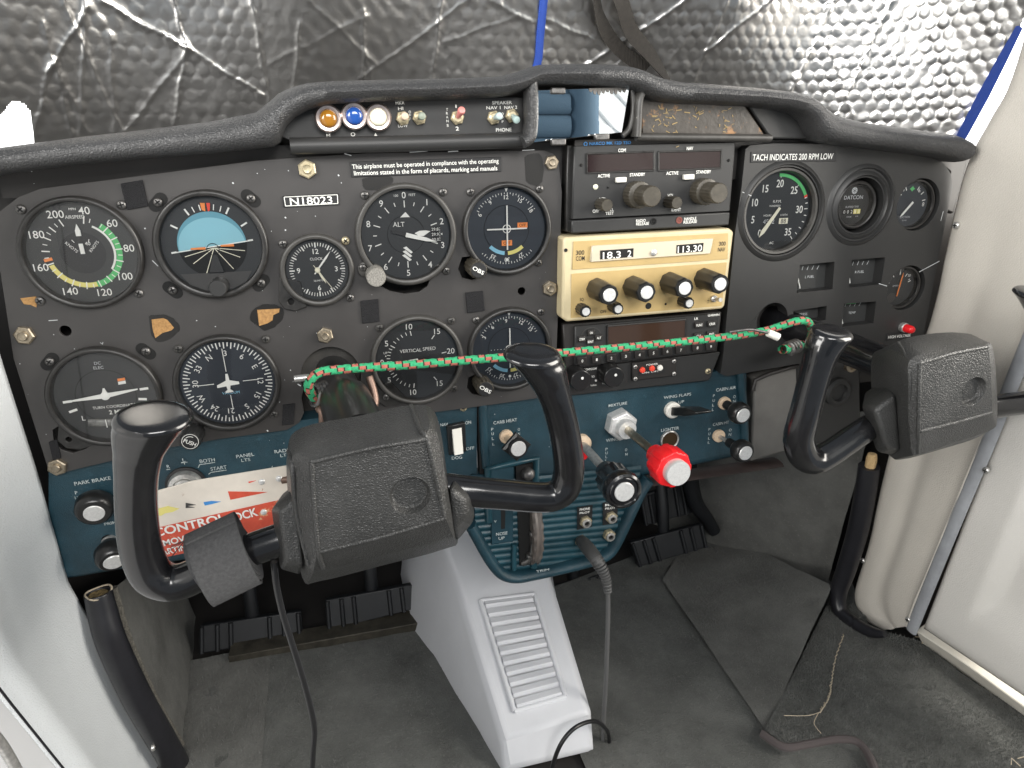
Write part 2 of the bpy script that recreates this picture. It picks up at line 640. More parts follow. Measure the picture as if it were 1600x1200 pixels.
def screw(parent, u, v, y, kind='darksteel', s=1.0, name='screw'):
    o = put(name, SCREW[kind], parent, px(u, v, y), (0, rad(random.uniform(0, 90)), 0))
    o.scale = (s, s, s)
    return o


def _nut():
    mb = MB()
    mb.lathe((0, 0, 0), (0, -1, 0), [(.0072, -.001), (.0072, .0035), (.0062, .0042), (.0036, .0042)], 6, ph=.3)
    mb.lathe((0, 0, 0), (0, -1, 0), [(.0034, .003), (.0034, .0062), (.0028, .0068), (.0018, .0066)], 16)
    return mb


NUT = {k: mesh_from(_nut(), 'bolt', [K[k]], 30) for k in ('nut', 'brass')}

# ================================================================== SETTING
# sky seen through the strips of windscreen that the sunshade leaves open
mb = MB()
for (x0, x1, z0, z1, yy) in ((-1.2, 2.2, -.2, .50, 1.0),):
    mb.add([(x0, yy, z0), (x1, yy, z0), (x1, yy, z1), (x0, yy, z1)], [(0, 1, 2, 3)])
tag(part(mb, 'sky', K['skyglow'], smooth=0, fix=False), kind='structure')

# cabin floor under the carpets
FZ = -.482
mb = MB()
mb.box((.2, -.10, FZ - .012), (1.1, 1.3, .02))
tag(part(mb, 'floor', K['base'], smooth=0), kind='structure')


def sheet(fn, nu, nv, thick=None):
    m = MB()
    vs = [Vector(fn(i / nu, j / nv)) for j in range(nv + 1) for i in range(nu + 1)]
    fs = [(j * (nu + 1) + i, j * (nu + 1) + i + 1, (j + 1) * (nu + 1) + i + 1, (j + 1) * (nu + 1) + i) for j in range(nv) for i in range(nu)]
    return m.add(vs, fs)


def quad(a, b, c, d):
    a, b, c, d = [Vector(p) for p in (a, b, c, d)]
    return lambda s, t: (a * (1 - s) + b * s) * (1 - t) + (d * (1 - s) + c * s) * t


def rough_quad(a, b, c, d, nu, nv, amp, seed=0.0, sc=14.0):
    f = quad(a, b, c, d)
    n = (Vector(b) - Vector(a)).cross(Vector(d) - Vector(a)).normalized()

    def g(s, t):
        p = f(s, t)
        return p + n * (noise.noise(p * sc + Vector((seed, 0, 0))) * amp + noise.noise(p * sc * 3.1 + Vector((seed, 5, 0))) * amp * .35)
    m = sheet(g, nu, nv)
    m.g, m.n = g, n
    return m


def pile(parent, c, count, seed):
    """short upright fibres over a carpet sheet"""
    rg = random.Random(seed)
    up = c.n if c.n.z > 0 or c.n.y < -.3 else -c.n
    m = MB()
    for _ in range(count):
        p = c.g(rg.random(), rg.random())
        d = Vector((rg.uniform(-1, 1), rg.uniform(-1, 1), rg.uniform(-1, 1))) * .00032
        t = p + up * rg.uniform(.0015, .0032) + Vector((rg.uniform(-.0012, .0012), rg.uniform(-.0012, .0012), rg.uniform(-.001, .001)))
        m.add([p + d, p - d, t], [(0, 1, 2)])
    tag(part(m, 'pile', K['pile'], parent, smooth=0, fix=False), kind='stuff')




# firewall and dark space behind the panel
mb = MB()
mb.box((.2, .46, -.23), (1.2, .01, .6))
tag(part(mb, 'firewall', K['base'], smooth=0), kind='structure')

# ---- floor carpets
CARP = 'grey cut carpets in the footwell'
c = rough_quad((-.40, .185, FZ + .004), (.135, .185, FZ + .004), (.135, -.45, FZ + .004), (-.40, -.45, FZ + .004), 70, 70, .0035)
o = part(c, 'floor_carpet', K['carpet'], smooth=60, fix=False)
tag(o, 'dark grey floor carpet left of the white tunnel, below the rudder pedals', 'carpet')
pile(o, c, 26000, 4)
c = rough_quad((.20, .20, FZ + .004), (.66, .34, FZ + .004), (.66, -.46, FZ + .003), (.20, -.46, FZ + .004), 90, 70, .0035, 4)
o = part(c, 'floor_carpet', K['carpet'], smooth=60, fix=False)
tag(o, 'dark grey floor carpet right of the white tunnel with a cable loop on it', 'carpet')
pile(o, c, 30000, 27)
# sloping triangular carpet beside it
pA, pB = pxz(1035, 905, FZ + .010), pxz(1197, 1142, FZ + .010)
pC, pD = pxz(1300, 915, FZ + .05), px(1095, 815, .345)
c = rough_quad(pD, pC, pB, pA, 50, 50, .003, 9)
o = part(c, 'footwell_carpet', K['carpet2'], smooth=60, fix=False)
tag(o, 'sloping grey carpet piece with a frayed cut edge beside the right floor', 'carpet')
pile(o, c, 14000, 32)
# upright kick carpet on the right, below the panel
qa, qb = px(985, 690, .40), pxx(1368, 640, .632)
qc, qd = pxx(1275, 975, .648), px(1035, 900, .33)
c = rough_quad(qa, qb, qc, qd, 60, 60, .004, 17)
o = part(c, 'kick_carpet', K['carpet2'], smooth=60, fix=False)
tag(o, 'upright grey kick carpet under the glove box beside the right wall', 'carpet')
pile(o, c, 18000, 55)
# raised near carpet on the right in front of the door sill
zr = FZ + .018
out = [(1330, 905), (1292, 945), (1250, 1030), (1196, 1140), (1225, 1162), (1262, 1158), (1310, 1152), (1345, 1160), (1380, 1215), (1400, 1300), (1800, 1300), (1800, 1250), (1600, 1115), (1500, 1050), (1435, 1000), (1400, 990), (1360, 985)]
mb = MB()
P3 = [pxz(u, v, zr) for u, v in out]
tri = tessellate_polygon([P3])
n = len(P3)
vs = P3 + [p + Vector((0, 0, -.020)) for p in P3]
fs = [tuple(t) for t in tri] + [(i, (i + 1) % n, n + (i + 1) % n, n + i) for i in range(n)]
mb.add(vs, fs)
m_ = mesh_from(mb, 'sill_carpet', K['carpet'], 0)
bm = bmesh.new()
bm.from_mesh(m_)
for _ in range(4):
    long_e = [e for e in bm.edges if e.calc_length() > .022]
    if not long_e:
        break
    bmesh.ops.subdivide_edges(bm, edges=long_e, cuts=1, use_grid_fill=True)
    bmesh.ops.triangulate(bm, faces=[f for f in bm.faces if len(f.verts) > 4])
for v in bm.verts:
    if v.co.z > zr - .01:
        v.co.z += noise.noise(v.co * 22) * .003
bm.to_mesh(m_)
bm.free()
m_.polygons.foreach_set('use_smooth', [True] * len(m_.polygons))
m_.set_sharp_from_angle(angle=rad(60))
o = put('sill_carpet', m_)
tag(o, 'thick grey carpet in front of the door sill with a tan stitched seam', 'carpet')
SILLC = o
# short pile standing on the near carpet: tiny upright fibres
rng = random.Random(5)
mb = MB()
for _ in range(70000):
    u, v = rng.uniform(1180, 1620), rng.uniform(940, 1215)
    p = pxz(u, v, zr)
    # keep inside the carpet's outline
    ins = False
    j = len(P3) - 1
    for i in range(len(P3)):
        a, b = P3[i], P3[j]
        if (a.y > p.y) != (b.y > p.y) and p.x < (b.x - a.x) * (p.y - a.y) / (b.y - a.y + 1e-12) + a.x:
            ins = not ins
        j = i
    if not ins:
        continue
    p.z += noise.noise(p * 22) * .003
    h = rng.uniform(.0015, .0036)
    a = rng.uniform(0, 6.28)
    d = Vector((math.cos(a), math.sin(a), 0)) * .00035
    t = p + Vector((rng.uniform(-.0016, .0016), rng.uniform(-.0016, .0016), h))
    mb.add([p + d - Vector((0, 0, .001)), p - d - Vector((0, 0, .001)), t], [(0, 1, 2)])
o = put('pile', mesh_from(mb, 'pile', K['pile'], 0, fix=False), SILLC, (0, 0, 0))
tag(o, kind='stuff')
# stitched seam with loose ends
mb = MB()
path = spline([pxz(u, v, zr + .003) for u, v in ((1318, 995), (1306, 1030), (1300, 1065), (1296, 1090), (1283, 1112))], 6)
for i, p in enumerate(path):
    d = Vector((random.uniform(.002, .0042), .0012, 0))
    mb.tube([p - d, p + Vector((0, 0, .0010)), p + d + Vector((0, .0030, 0))], .0007, 5)
part(mb, 'seam_stitching', K['thread'], SILLC)
mb = MB()
mb.tube(spline([pxz(u, v, zr + .004) for u, v in ((1283, 1112), (1262, 1118), (1225, 1118))], 6), .00045, 4)
mb.tube(spline([pxz(u, v, zr + .004) for u, v in ((1279, 1114), (1272, 1130), (1283, 1146))], 6), .00045, 4)
for (u, v) in ((1430, 995), (1440, 1005), (1446, 1002), (1436, 990), (1425, 985), (1590, 1185), (1580, 1195)):
    q = pxz(u, v, zr + .003)
    mb.tube([q, q + Vector((random.uniform(.0, .012), random.uniform(-.01, .004), .004)), q + Vector((random.uniform(.004, .022), random.uniform(-.012, .006), .001))], .0005, 4)
part(mb, 'loose_thread', K['thread'], SILLC)
mb = MB()
mb.tube(spline([pxz(u, v, zr - .002) for u, v in ((1190, 1146), (1225, 1167), (1262, 1163), (1312, 1155), (1345, 1163), (1368, 1205), (1376, 1260))], 8), .0042, 10)
part(mb, 'edge_binding', mat('binding_mauve', (.085, .07, .07), .75, bump=('weave', 900, .6, .0005)), SILLC)
# left: side carpet with its pale cut edge
ea = [pxx(u, v, x) for u, v, x in ((177, 918, -.229), (198, 992, -.226), (230, 1067, -.222), (258, 1122, -.217), (296, 1184, -.212), (330, 1240, -.207))]
eb = [px(u, v, .30) for u, v in ((262, 860), (280, 900), (300, 950), (320, 1000), (335, 1050), (345, 1090))]
EA, EB = spline(ea, 8), spline(eb, 8)
mb = MB()
k = len(EA)
vs = []
for a, b in zip(EA, EB):
    for t in np.linspace(0, 1, 14):
        p = a.lerp(b, float(t))
        vs.append(p + Vector((noise.noise(p * 18) * .003 - .016 * math.sin(math.pi * t) * 0, 0, 0)))
fs = [(i * 14 + j, i * 14 + j + 1, (i + 1) * 14 + j + 1, (i + 1) * 14 + j) for i in range(k - 1) for j in range(13)]
mb.add(vs, fs)
LC = part(mb, 'kick_carpet', K['carpet2'], smooth=60, fix=False)
tag(LC, 'grey side carpet with a pale cut edge beside the black padded edging', 'carpet')
mb = MB()
mb.tube(EA, .0038, 8)
part(mb, 'cut_edge', mat('carpet_cut_edge', (.15, .14, .12), .95, bump=('noise', 900, 1.0, .003), var=(400, .5)), LC)
# left toe carpet strip by the wall
c = rough_quad((-.30, .20, FZ + .005), (-.13, .20, FZ + .005), (-.125, -.1, FZ + .008), (-.30, -.1, FZ + .008), 30, 40, .002, 31)
o = part(c, 'heel_carpet', K['carpet2'], smooth=60, fix=False)
tag(o, 'lighter grey carpet strip on the floor left of the hanging black cable', 'carpet')
pile(o, c, 8000, 46)

# outer skin of the cabin behind the side panels
mb = MB()
mb.box((.695, .20, -.23), (.01, .62, .58))
mb.box((-.285, .20, -.23), (.01, .62, .60))
tag(part(mb, 'cabin_skin', K['base'], smooth=0), kind='structure')

# ---- left cabin wall: curved white vinyl side panel
def leftx(z):
    return float(np.interp(z, [-.60, -.48, -.22, 0, .12, .30], [-.216, -.230, -.2505, -.2485, -.2460, -.230]))


fe = [(.055, .15), (.050, .10), (.0, .05), (-.014, -.01), (-.004, -.11), (.0, -.215), (.010, -.26), (.030, -.36), (.050, -.48), (.065, -.60)]   # front edge (y, z)
fz = [p[1] for p in fe][::-1]
fy = [p[0] for p in fe][::-1]


def wall_l(s, t):
    z = .15 - .75 * t
    yf = float(np.interp(z, fz, fy))
    # rear edge along the door gap
    yr = float(np.interp(z, [-.60, -.338, -.168, .15], [-.02, -.088, -.133, -.21]))
    y = yf + (yr - yf) * s
    x = leftx(z) - .006 * math.sin(math.pi * min(1, s * 1.1)) - .014 * max(0, (s - .80) / .2) ** 2
    return (x, y, z)


LW = part(sheet(wall_l, 40, 90), 'side_panel', K['wallwhite'], smooth=70, fix=False)
sd = LW.modifiers.new('solid', 'SOLIDIFY')
sd.thickness, sd.offset = .004, -1
tag(LW, 'white grained vinyl side panel along the pilot side of the footwell', 'side panel')


def door_l(s, t):
    z = .15 - .80 * t
    yr = float(np.interp(z, [-.65, -.338, -.168, .15], [-.005, -.088, -.133, -.21])) - .002
    return (leftx(z) - .010, yr + .0005 - .40 * s, z)


LD = part(sheet(door_l, 20, 40), 'door', K['paint'], smooth=70, fix=False)
tag(LD, 'glossy white door edge behind the white side panel', 'door')
mb = MB()
mb.tube([Vector((leftx(z) - .006, float(np.interp(z, [-.60, -.338, -.168, .15], [-.02, -.088, -.133, -.21])) - .0015, z)) for z in np.linspace(.14, -.55, 30)], .0009, 8)
part(mb, 'door_seal', K['rubber'], LD, smooth=60)
mb = MB()
mb.tube(spline([pxx(u, v, -.235) for u, v in ((-30, 1125), (0, 1160), (20, 1192), (45, 1240))], 6), .0032, 10)
o = part(mb, 'sill_strip', K['steel'], smooth=60)
tag(o, 'shiny metal sill strip at the foot of the glossy white door', 'sill strip')
# padded black edging on the left, torn open at its top
mb = MB()
bp = spline([pxx(u, v, x) for u, v, x in ((153, 926, -.234), (160, 955, -.233), (171, 995, -.231), (191, 1042, -.228), (217, 1095, -.224), (243, 1140, -.220), (266, 1180, -.216), (303, 1245, -.210), (345, 1320, -.204))], 8)
k = len(bp)
mb.tube(bp, lerpn([.0100, .0112, .0118, .0120, .0120], k), 16, caps=False)
LE = part(mb, 'padded_edging', K['rubber'], smooth=60, fix=False)
sd = LE.modifiers.new('solid', 'SOLIDIFY')
sd.thickness = .0012
tag(LE, 'black padded vinyl edging, torn open at the top, beside the white side panel', 'edging')
mb = MB()
mb.lathe(bp[0] + Vector((0, 0, -.004)), (0, 0, 1), [(.0090, 0), (.008, .002), (.004, .001)], 16)
part(mb, 'foam', mat('old_foam', (.12, .085, .035), .95, var=(300, .5), bump=('noise', 300, 1, .004)), LE)
mb = MB()
for i in range(24):
    a0, a1 = 2 * math.pi * i / 24, 2 * math.pi * (i + 1) / 24
    w0 = .0104 + .0008 * math.sin(a0 * 3)
    mb.tube([bp[0] + Vector((math.cos(a0) * w0, math.sin(a0) * w0, .0012 * math.sin(a0 * 2))), bp[0] + Vector((math.cos(a1) * (.0104 + .0008 * math.sin(a1 * 3)), math.sin(a1) * (.0104 + .0008 * math.sin(a1 * 3)), .0012 * math.sin(a1 * 2)))], .0008, 5)
part(mb, 'torn_rim', K['thread'], LE)
SCREWX = SCREW['steel']
p = pxx(229, 1170, -.2275)
so = put('screw', SCREWX, LW, p + Vector((.006, 0, 0)), (0, 0, rad(90)))

# ---- right cabin wall: beige vinyl post panel, trim strip, door, sill
def rightx(z):
    return float(np.interp(z, [-.5, -.43, -.25, 0, .12, .3, .5], [.640, .634, .618, .603, .601, .612, .66]))


def on_rw(u, v, dx=0.0):
    x = .61
    for _ in range(12):
        p = pxx(u, v, x)
        x = rightx(p.z) + dx
    return pxx(u, v, x)


front = [on_rw(u, v) for u, v in ((1622, -60), (1572, 118), (1538, 185), (1505, 247), (1482, 330), (1450, 480), (1425, 560), (1375, 735), (1350, 850), (1328, 930), (1345, 968), (1376, 985))]
back = [on_rw(u, v) for u, v in ((1860, -80), (1830, 60), (1800, 140), (1760, 220), (1725, 300), (1665, 420), (1625, 490), (1540, 690), (1490, 810), (1450, 905), (1430, 950), (1421, 978))]
Fr, Bk = spline(front, 8), spline(back, 8)
k = len(Fr)
mb = MB()
NW = 26
vs = []
for i, (a, b) in enumerate(zip(Fr, Bk)):
    for j in range(NW + 1):
        t = j / NW
        p = a.lerp(b, t)
        # shallow pressed groove running down the panel, edges turned away
        gro = .0045 * math.exp(-((t - .40) / .11) ** 2) * min(1, max(0, (i / k - .35) * 4))
        p = p + Vector((.008 * max(0, 1 - t * 8) ** 2 + gro - .006 * max(0, (t - .86) / .14) ** 2 + .0008 * noise.noise(p * 30), 0, 0))
        vs.append(p)
fs = [(i * (NW + 1) + j, i * (NW + 1) + j + 1, (i + 1) * (NW + 1) + j + 1, (i + 1) * (NW + 1) + j) for i in range(k - 1) for j in range(NW)]
mb.add(vs, fs)
RW = part(mb, 'post_panel', K['wallbeige'], smooth=70, fix=False)
sd = RW.modifiers.new('solid', 'SOLIDIFY')
sd.thickness, sd.offset = .004, 1
tag(RW, 'beige grained vinyl post panel beside the right end of the instrument panel', 'side panel')
for u, v in ((1494, 352), (1348, 876)):
    put('screw', SCREWX, RW, on_rw(u, v, -.0015), (0, 0, rad(-80)))
mb = MB()
strip = spline([on_rw(u, v, -.003) for u, v in ((1670, 420), (1622, 500), (1545, 690), (1494, 812), (1456, 905), (1436, 955), (1424, 985))], 8)
mb.tube(strip, .0075, 10, ref=(1, 0, 0), rd=.004)
o = part(mb, 'trim_strip', K['greytrim'], smooth=60)
tag(o, 'grey metal trim strip between the beige post panel and the white door', 'trim strip')
for u, v in ((1541, 735), (1419, 968)):
    put('screw', SCREWX, o, on_rw(u, v, -.006), (0, 0, rad(-75)))
# door with pressed pocket
def door_r(s, t):
    u0, v0 = 1612 + (1431 - 1612) * t, 500 + (985 - 500) * t
    u1, v1 = 2050 + (1700 - 2050) * t, 560 + (1170 - 560) * t
    u, v = u0 + (u1 - u0) * s, v0 + (v1 - v0) * s
    p = on_rw(u, v, .004)
    # pocket pressed into the panel with a rounded border
    dx = min((s - .20) / .10, (t - .30) / .12, (.90 - t) / .10)
    pk = max(0, min(1, dx))
    edge = min(1, s / .05, (1 - t) / .04)
    return p + Vector((.012 * (pk * pk * (3 - 2 * pk)) + .012 * (1 - max(0, edge)) ** 2, 0, 0))


RD = part(sheet(door_r, 70, 60), 'door', K['door'], smooth=70, fix=False)
sd = RD.modifiers.new('solid', 'SOLIDIFY')
sd.thickness, sd.offset = .01, 1
tag(RD, 'white vinyl door panel with a pressed pocket above the cream sill', 'door')
mb = MB()
sa = [pxz(u, v, zr + .022) for u, v in ((1430, 985), (1500, 1032), (1600, 1105), (1760, 1220))]
sb = [pxz(u, v, zr + .027) for u, v in ((1448, 975), (1530, 1020), (1640, 1090), (1800, 1190))]
ns = len(sa)
mb.loft([[a, b + Vector((.0, 0, .004)), b + Vector((.04, .0, .004)), a + Vector((0.02, 0, -.03))] for a, b in zip(spline(sa, 6), spline(sb, 6))])
o = part(mb, 'door_sill', K['sill'], smooth=40, bevel=.0015)
tag(o, 'scuffed cream door sill between the grey carpet and the white door', 'sill')
# black rubber edging on the right
mb = MB()
rp = spline([on_rw(u, v, dx) for u, v, dx in ((1358, 728, -.011), (1352, 770, -.011), (1340, 830, -.012), (1322, 890, -.017), (1310, 925, -.024), (1313, 955, -.028), (1335, 974, -.026), (1360, 987, -.022), (1383, 991, -.018))], 8)
k = len(rp)
mb.tube(rp, lerpn([.0125, .0125, .0125, .0120, .0110, .0095, .0085, .0075, .004], k), 14)
RE = part(mb, 'rubber_edging', K['rubber'], smooth=60)
tag(RE, 'black rubber edging curling round the foot of the beige post panel', 'edging')
mb = MB()
q = on_rw(1362, 716, -.011)
mb.tube([q + Vector((0, 0, .006)), q, q + Vector((0.0, 0, -.012))], [.005, .0062, .006], 8)
part(mb, 'foam', mat('tan_foam', (.55, .38, .19), .95, bump=('noise', 400, 1, .003)), RE)

# ---- white tunnel over the nose-gear well, with its louvred foot
def tp(u, v, y):
    return px(u, v, y)


# ridge lines as (y, z) of the top face; widths from the photo
TN = thing('tunnel_cover', 'white plastic tunnel cover with a louvred sloping top between the footwells', 'tunnel cover', (.16, .1, FZ))
yn, yf_ = -.052, .118
bl, br = px(793, 1152, yn), px(917, 1112, yn)
tl, tr = px(716, 905, yf_), px(852, 893, yf_)
ul, ur = px(690, 835, .19), px(845, 830, .19)
dz = Vector((0, 0, -.04))
mb = MB()
fl = [Vector((bl.x - .004, yn - .016, FZ)), Vector((br.x + .006, yn - .016, FZ))]
so_, sr_ = Vector((-.030, .0, 0)), Vector((.020, 0, 0))
ring = lambda L, R, out, zb: [L, R, R + Vector((.006, .002, -.006)), Vector((R.x + out * .55, R.y + .01, zb)), Vector((L.x - out, L.y + .01, zb)), L + Vector((-.007, .002, -.008))]
rings = [ring(Vector((bl.x, yn - .012, FZ + .010)), Vector((br.x, yn - .012, FZ + .010)), .010, FZ - .002),
         ring(bl, br, .012, FZ - .002), ring(tl, tr, .036, FZ - .002), ring(ul, ur, .05, FZ - .002),
         ring(ul + Vector((0, .12, .16)), ur + Vector((0, .12, .16)), .05, FZ - .002)]
mb.loft(rings)
part(mb, 'cover', K['tunnel'], TN, smooth=30, bevel=.0035, seg=3)
# louvre panel
nrm = (br - bl).cross(tl - bl).normalized()
if nrm.y > 0:
    nrm = -nrm


def tq(s, t, h=0.0):
    return (bl * (1 - s) + br * s) * (1 - t) + (tl * (1 - s) + tr * s) * t + nrm * h


S0, S1, T0, T1 = .17, .80, .12, .83
fr_ = [(S0, T0), (S1, T0), (S1, T1), (S0, T1)]
mb = MB()
for i in range(4):
    a, b = fr_[i], fr_[(i + 1) % 4]
    mb.tube([tq(*a, .0008), tq(*b, .0008)], .0028, 8, ref=tuple(nrm), rd=.0020)
part(mb, 'louvre_frame', K['tunnel'], TN, smooth=60)
NL = 11
for i in range(NL):
    t0, t1 = T0 + (T1 - T0) * (i + .12) / NL, T0 + (T1 - T0) * (i + .98) / NL
    s0, s1 = S0 + .035, S1 - .035
    tm = t0 + (t1 - t0) * .25
    mb = MB()
    a, b = [tq(s0, t0, .0006), tq(s1, t0, .0006)], [tq(s0, tm, .0044), tq(s1, tm, .0044)]
    c_, d_ = [tq(s0, t1, .0012), tq(s1, t1, .0012)], None
    mb.loft([[a[0], b[0], c_[0], tq(s0, t0, -.001)], [a[1], b[1], c_[1], tq(s1, t0, -.001)]])
    part(mb, 'slat', K['tunnel'], TN, smooth=30, bevel=.0008)

# ---- rudder pedals
PED = 'rudder pedals'


def pedal(label, c4, y, arm=None):
    """c4: corners of the pad in the photo, TL TR BR BL, pad at depth y"""
    A = [px(u, v, y + (.012 if i < 2 else 0)) for i, (u, v) in enumerate(c4)]
    ctr = sum(A, Vector()) / 4
    t = thing('rudder_pedal', label, 'pedal', (ctr.x, ctr.y, min(p.z for p in A)), PED)
    n = (A[1] - A[0]).cross(A[3] - A[0]).normalized()
    if n.y > 0:
        n = -n
    mb = MB()
    mb.loft([[p for p in A], [p - n * .012 for p in A]])
    part(mb, 'pad', K['pedal'], t, bevel=.0015)
    for s in (.02, .17, .30, .68, .82, .97):
        mb = MB()
        a, b = A[0].lerp(A[1], s), A[3].lerp(A[2], s)
        mb.tube([a.lerp(b, .04) + n * .0008, b.lerp(a, .02) + n * .0008], .0030, 8, ref=tuple(n), rd=.004)
        part(mb, 'rib', K['pedal'], t, smooth=60)
    mb = MB()
    top = A[0].lerp(A[1], .5)
    mb.tube(spline([top + Vector((0, .010, -.02)), top + Vector((0, .02, .04)), top + Vector((0, .06, .14))], 5), .009, 10)
    part(mb, 'arm', K['pedal'], t, smooth=60)
    return t


pedal('black ribbed rudder pedal just left of the hanging black cable', [(312, 978), (470, 955), (473, 995), (312, 1022)], .205)
pedal('black ribbed rudder pedal beside the left flank of the white tunnel', [(508, 938), (652, 912), (657, 950), (512, 986)], .205)
pedal('black ribbed rudder pedal right of the grey headset cable', [(985, 848), (1098, 818), (1106, 855), (998, 886)], .215)
pedal('black ribbed rudder pedal below the blue ribbed pedestal', [(848, 920), (952, 895), (962, 925), (855, 955)], .215)
pedal('tall black ribbed brake pedal under the red mixture knob', [(1000, 775), (1078, 752), (1086, 800), (1008, 822)], .25)
# dark bar and stop bracket in the right footwell
mb = MB()
mb.tube(spline([px(u, v, .24) for u, v in ((1075, 720), (1085, 780), (1105, 812), (1116, 830))], 5), lerpn([.012, .012, .011, .010], 16), 10)
o = part(mb, 'pedal_link', K['pedal'], smooth=60)
tag(o, 'dark curved pedal link against the right kick carpet', 'link')
mb = MB()
mb.box(px(1005, 908, .23), (.055, .012, .045))
o = part(mb, 'floor_bracket', K['duct'], bevel=.001)
tag(o, 'small reddish brown bracket on the floor under a right rudder pedal', 'bracket')
# bare strip of floor at the carpet's front edge, left side
mb = MB()
mb.box((-.05, .197, FZ + .008), (.26, .03, .012))
o = part(mb, 'floor_strip', K['rust'], bevel=.001)
tag(o, 'dirty bare metal floor strip in front of the left carpet', 'floor strip')
for u, v in ((436, 1026), (607, 1000)):
    q = px(u, v, .20)
    mb = MB()
    mb.lathe(q, (0, -1, .2), [(.006, -.004), (.006, .002), (.004, .004), (.0015, .005)], 14)
    part(mb, 'bolt', K['nut'], o)

# ================================================================== PANELS
# black sub-panel behind everything
mb = MB()
mb.box((.18, .030, -.003), (.86, .012, .243))
mb.box((.64, .030, .00), (.058, .012, .25))
SUB = part(mb, 'sub_panel', K['base'], bevel=.001)
tag(SUB, 'dark base metal of the instrument panel, showing behind the floating plates', 'panel')

YP = -.003        # face of the floating plate
out = [(-14, 368), (0, 330), (28, 308), (62, 295), (200, 277), (400, 251), (480, 245), (580, 239), (850, 235), (864, 240), (873, 252), (878, 300), (873, 460), (867, 618), (800, 628), (735, 637),
       (650, 648), (600, 655), (586, 640), (572, 622)] + [(517 + 47 * math.cos(rad(a)), 588 - 46 * math.sin(rad(a))) for a in range(-25, 206, 10)] + [(471, 622), (475, 645), (468, 660), (448, 672), (350, 685), (255, 701), (112, 735), (92, 741), (76, 736), (21, 560), (-2, 410)]
holes = [circ2(*[getattr(px(102, 517, YP), a) for a in 'xz'], .0042, 16), circ2(*[getattr(px(815, 455, YP), a) for a in 'xz'], .0036, 16),
         xz([(592, 446), (610, 455), (632, 459), (655, 456), (668, 447), (672, 436), (640, 430), (600, 436)], YP),
         xz([(82, 672), (84, 690), (96, 703), (114, 708), (132, 702), (146, 694), (120, 680), (98, 662)], YP),
         xz([(722, 402), (716, 420), (722, 434), (738, 438), (752, 434), (758, 420), (740, 400)], YP),
         xz([(732, 590), (730, 606), (738, 616), (752, 619), (766, 612), (764, 596), (745, 584)], YP)]
PLATE = thing('instrument_plate', 'black floating instrument plate carrying the flight instruments', 'instrument plate', (-.02, 0, -.11))
mb = MB()
mb.plate(xz(out, YP), holes, YP, YP + .003)
part(mb, 'plate', K['panel'], PLATE, smooth=20, bevel=.0006)
for (u, v, k, s) in ((480, 264, 'brass', 1), (861, 254, 'nut', .85), (40, 523, 'nut', 1), (91, 728, 'nut', 1), (508, 523, 'nut', .95), (858, 450, 'nut', .95)):
    o = put('bolt', NUT[k], PLATE, px(u, v, YP), (0, random.uniform(0, 1), 0))
    o.scale = (s, s, s)


def patch(parent, name, pts, y, th, m, bevel=.0004):
    mb = MB()
    if name == 'glue_stain':
        q = [Vector((u, v, 0)) for u, v in pts]
        q = spline(q[-2:] + q + q[:2], 5)[10:-10]
        rg = random.Random(len(pts) + int(pts[0][0]))
        pts = [(p.x + rg.uniform(-.9, .9), p.y + rg.uniform(-.9, .9)) for p in q]
    mb.plate(xz(pts, y), [], y - th, y + .0004)
    return part(mb, name, m, parent, smooth=20, bevel=bevel)


for pts in ([(189, 287), (223, 281), (232, 322), (199, 328)], [(563, 470), (591, 467), (593, 502), (566, 505)], [(727, 457), (754, 454), (757, 485), (730, 489)], [(442, 632), (461, 630), (459, 662), (441, 664)], [(77, 690), (90, 686), (96, 715), (84, 720)]):
    patch(PLATE, 'velcro_patch', pts, YP, .0016, K['velcro'])
for pts, st in (([(32, 466), (56, 463), (60, 468), (57, 480), (48, 476), (38, 475)], None),
                ([(237, 499), (255, 497), (262, 500), (272, 512), (268, 516), (254, 520), (243, 528), (239, 515)], [(232, 495), (262, 493), (280, 508), (275, 523), (250, 535), (236, 520)]),
                ([(402, 484), (437, 482), (436, 488), (427, 492), (426, 500), (418, 505), (405, 509)], [(392, 500), (398, 482), (418, 475), (440, 480), (442, 496), (430, 510), (410, 516)])):
    if st:
        patch(PLATE, 'glue_stain', st, YP, .0002, K['glue'], 0)
    patch(PLATE, 'paper_residue', pts, YP, .0006, K['residue'], 0)
patch(PLATE, 'glue_stain', [(566, 279), (612, 276), (606, 292), (578, 298), (568, 292)], YP, .0003, K['glue'], 0)
patch(PLATE, 'glue_stain', [(820, 245), (845, 243), (848, 280), (838, 290), (822, 282)], YP, .0003, K['glue'], 0)
o = patch(PLATE, 'limitations_placard', [(546, 253), (783, 245), (783, 268), (549, 277)], YP, .0012, K['disc'])
ptxt(o, [('This airplane must be operated in compliance with the operating', 550, 260.5, 779, 251, 6.6), ('limitations stated in the form of placards, marking and manuals', 553, 270.5, 777, 262.5, 6.6)], YP - .0015, bold=.006)
o = patch(PLATE, 'registration_placard', [(441, 306), (529, 302), (530, 320), (443, 324)], YP, .0012, K['disc'])
ptxt(o, [('N18023', 453, 315, 519, 312, 11)], YP - .0015, bold=.008)
mb = MB()
fr = [px(u, v, YP - .0014) for u, v in ((444, 308), (527, 304.3), (528, 318), (446, 322))]
for i in range(4):
    mb.tube([fr[i], fr[(i + 1) % 4]], .00030, 6)
part(mb, 'border', K['white'], o)
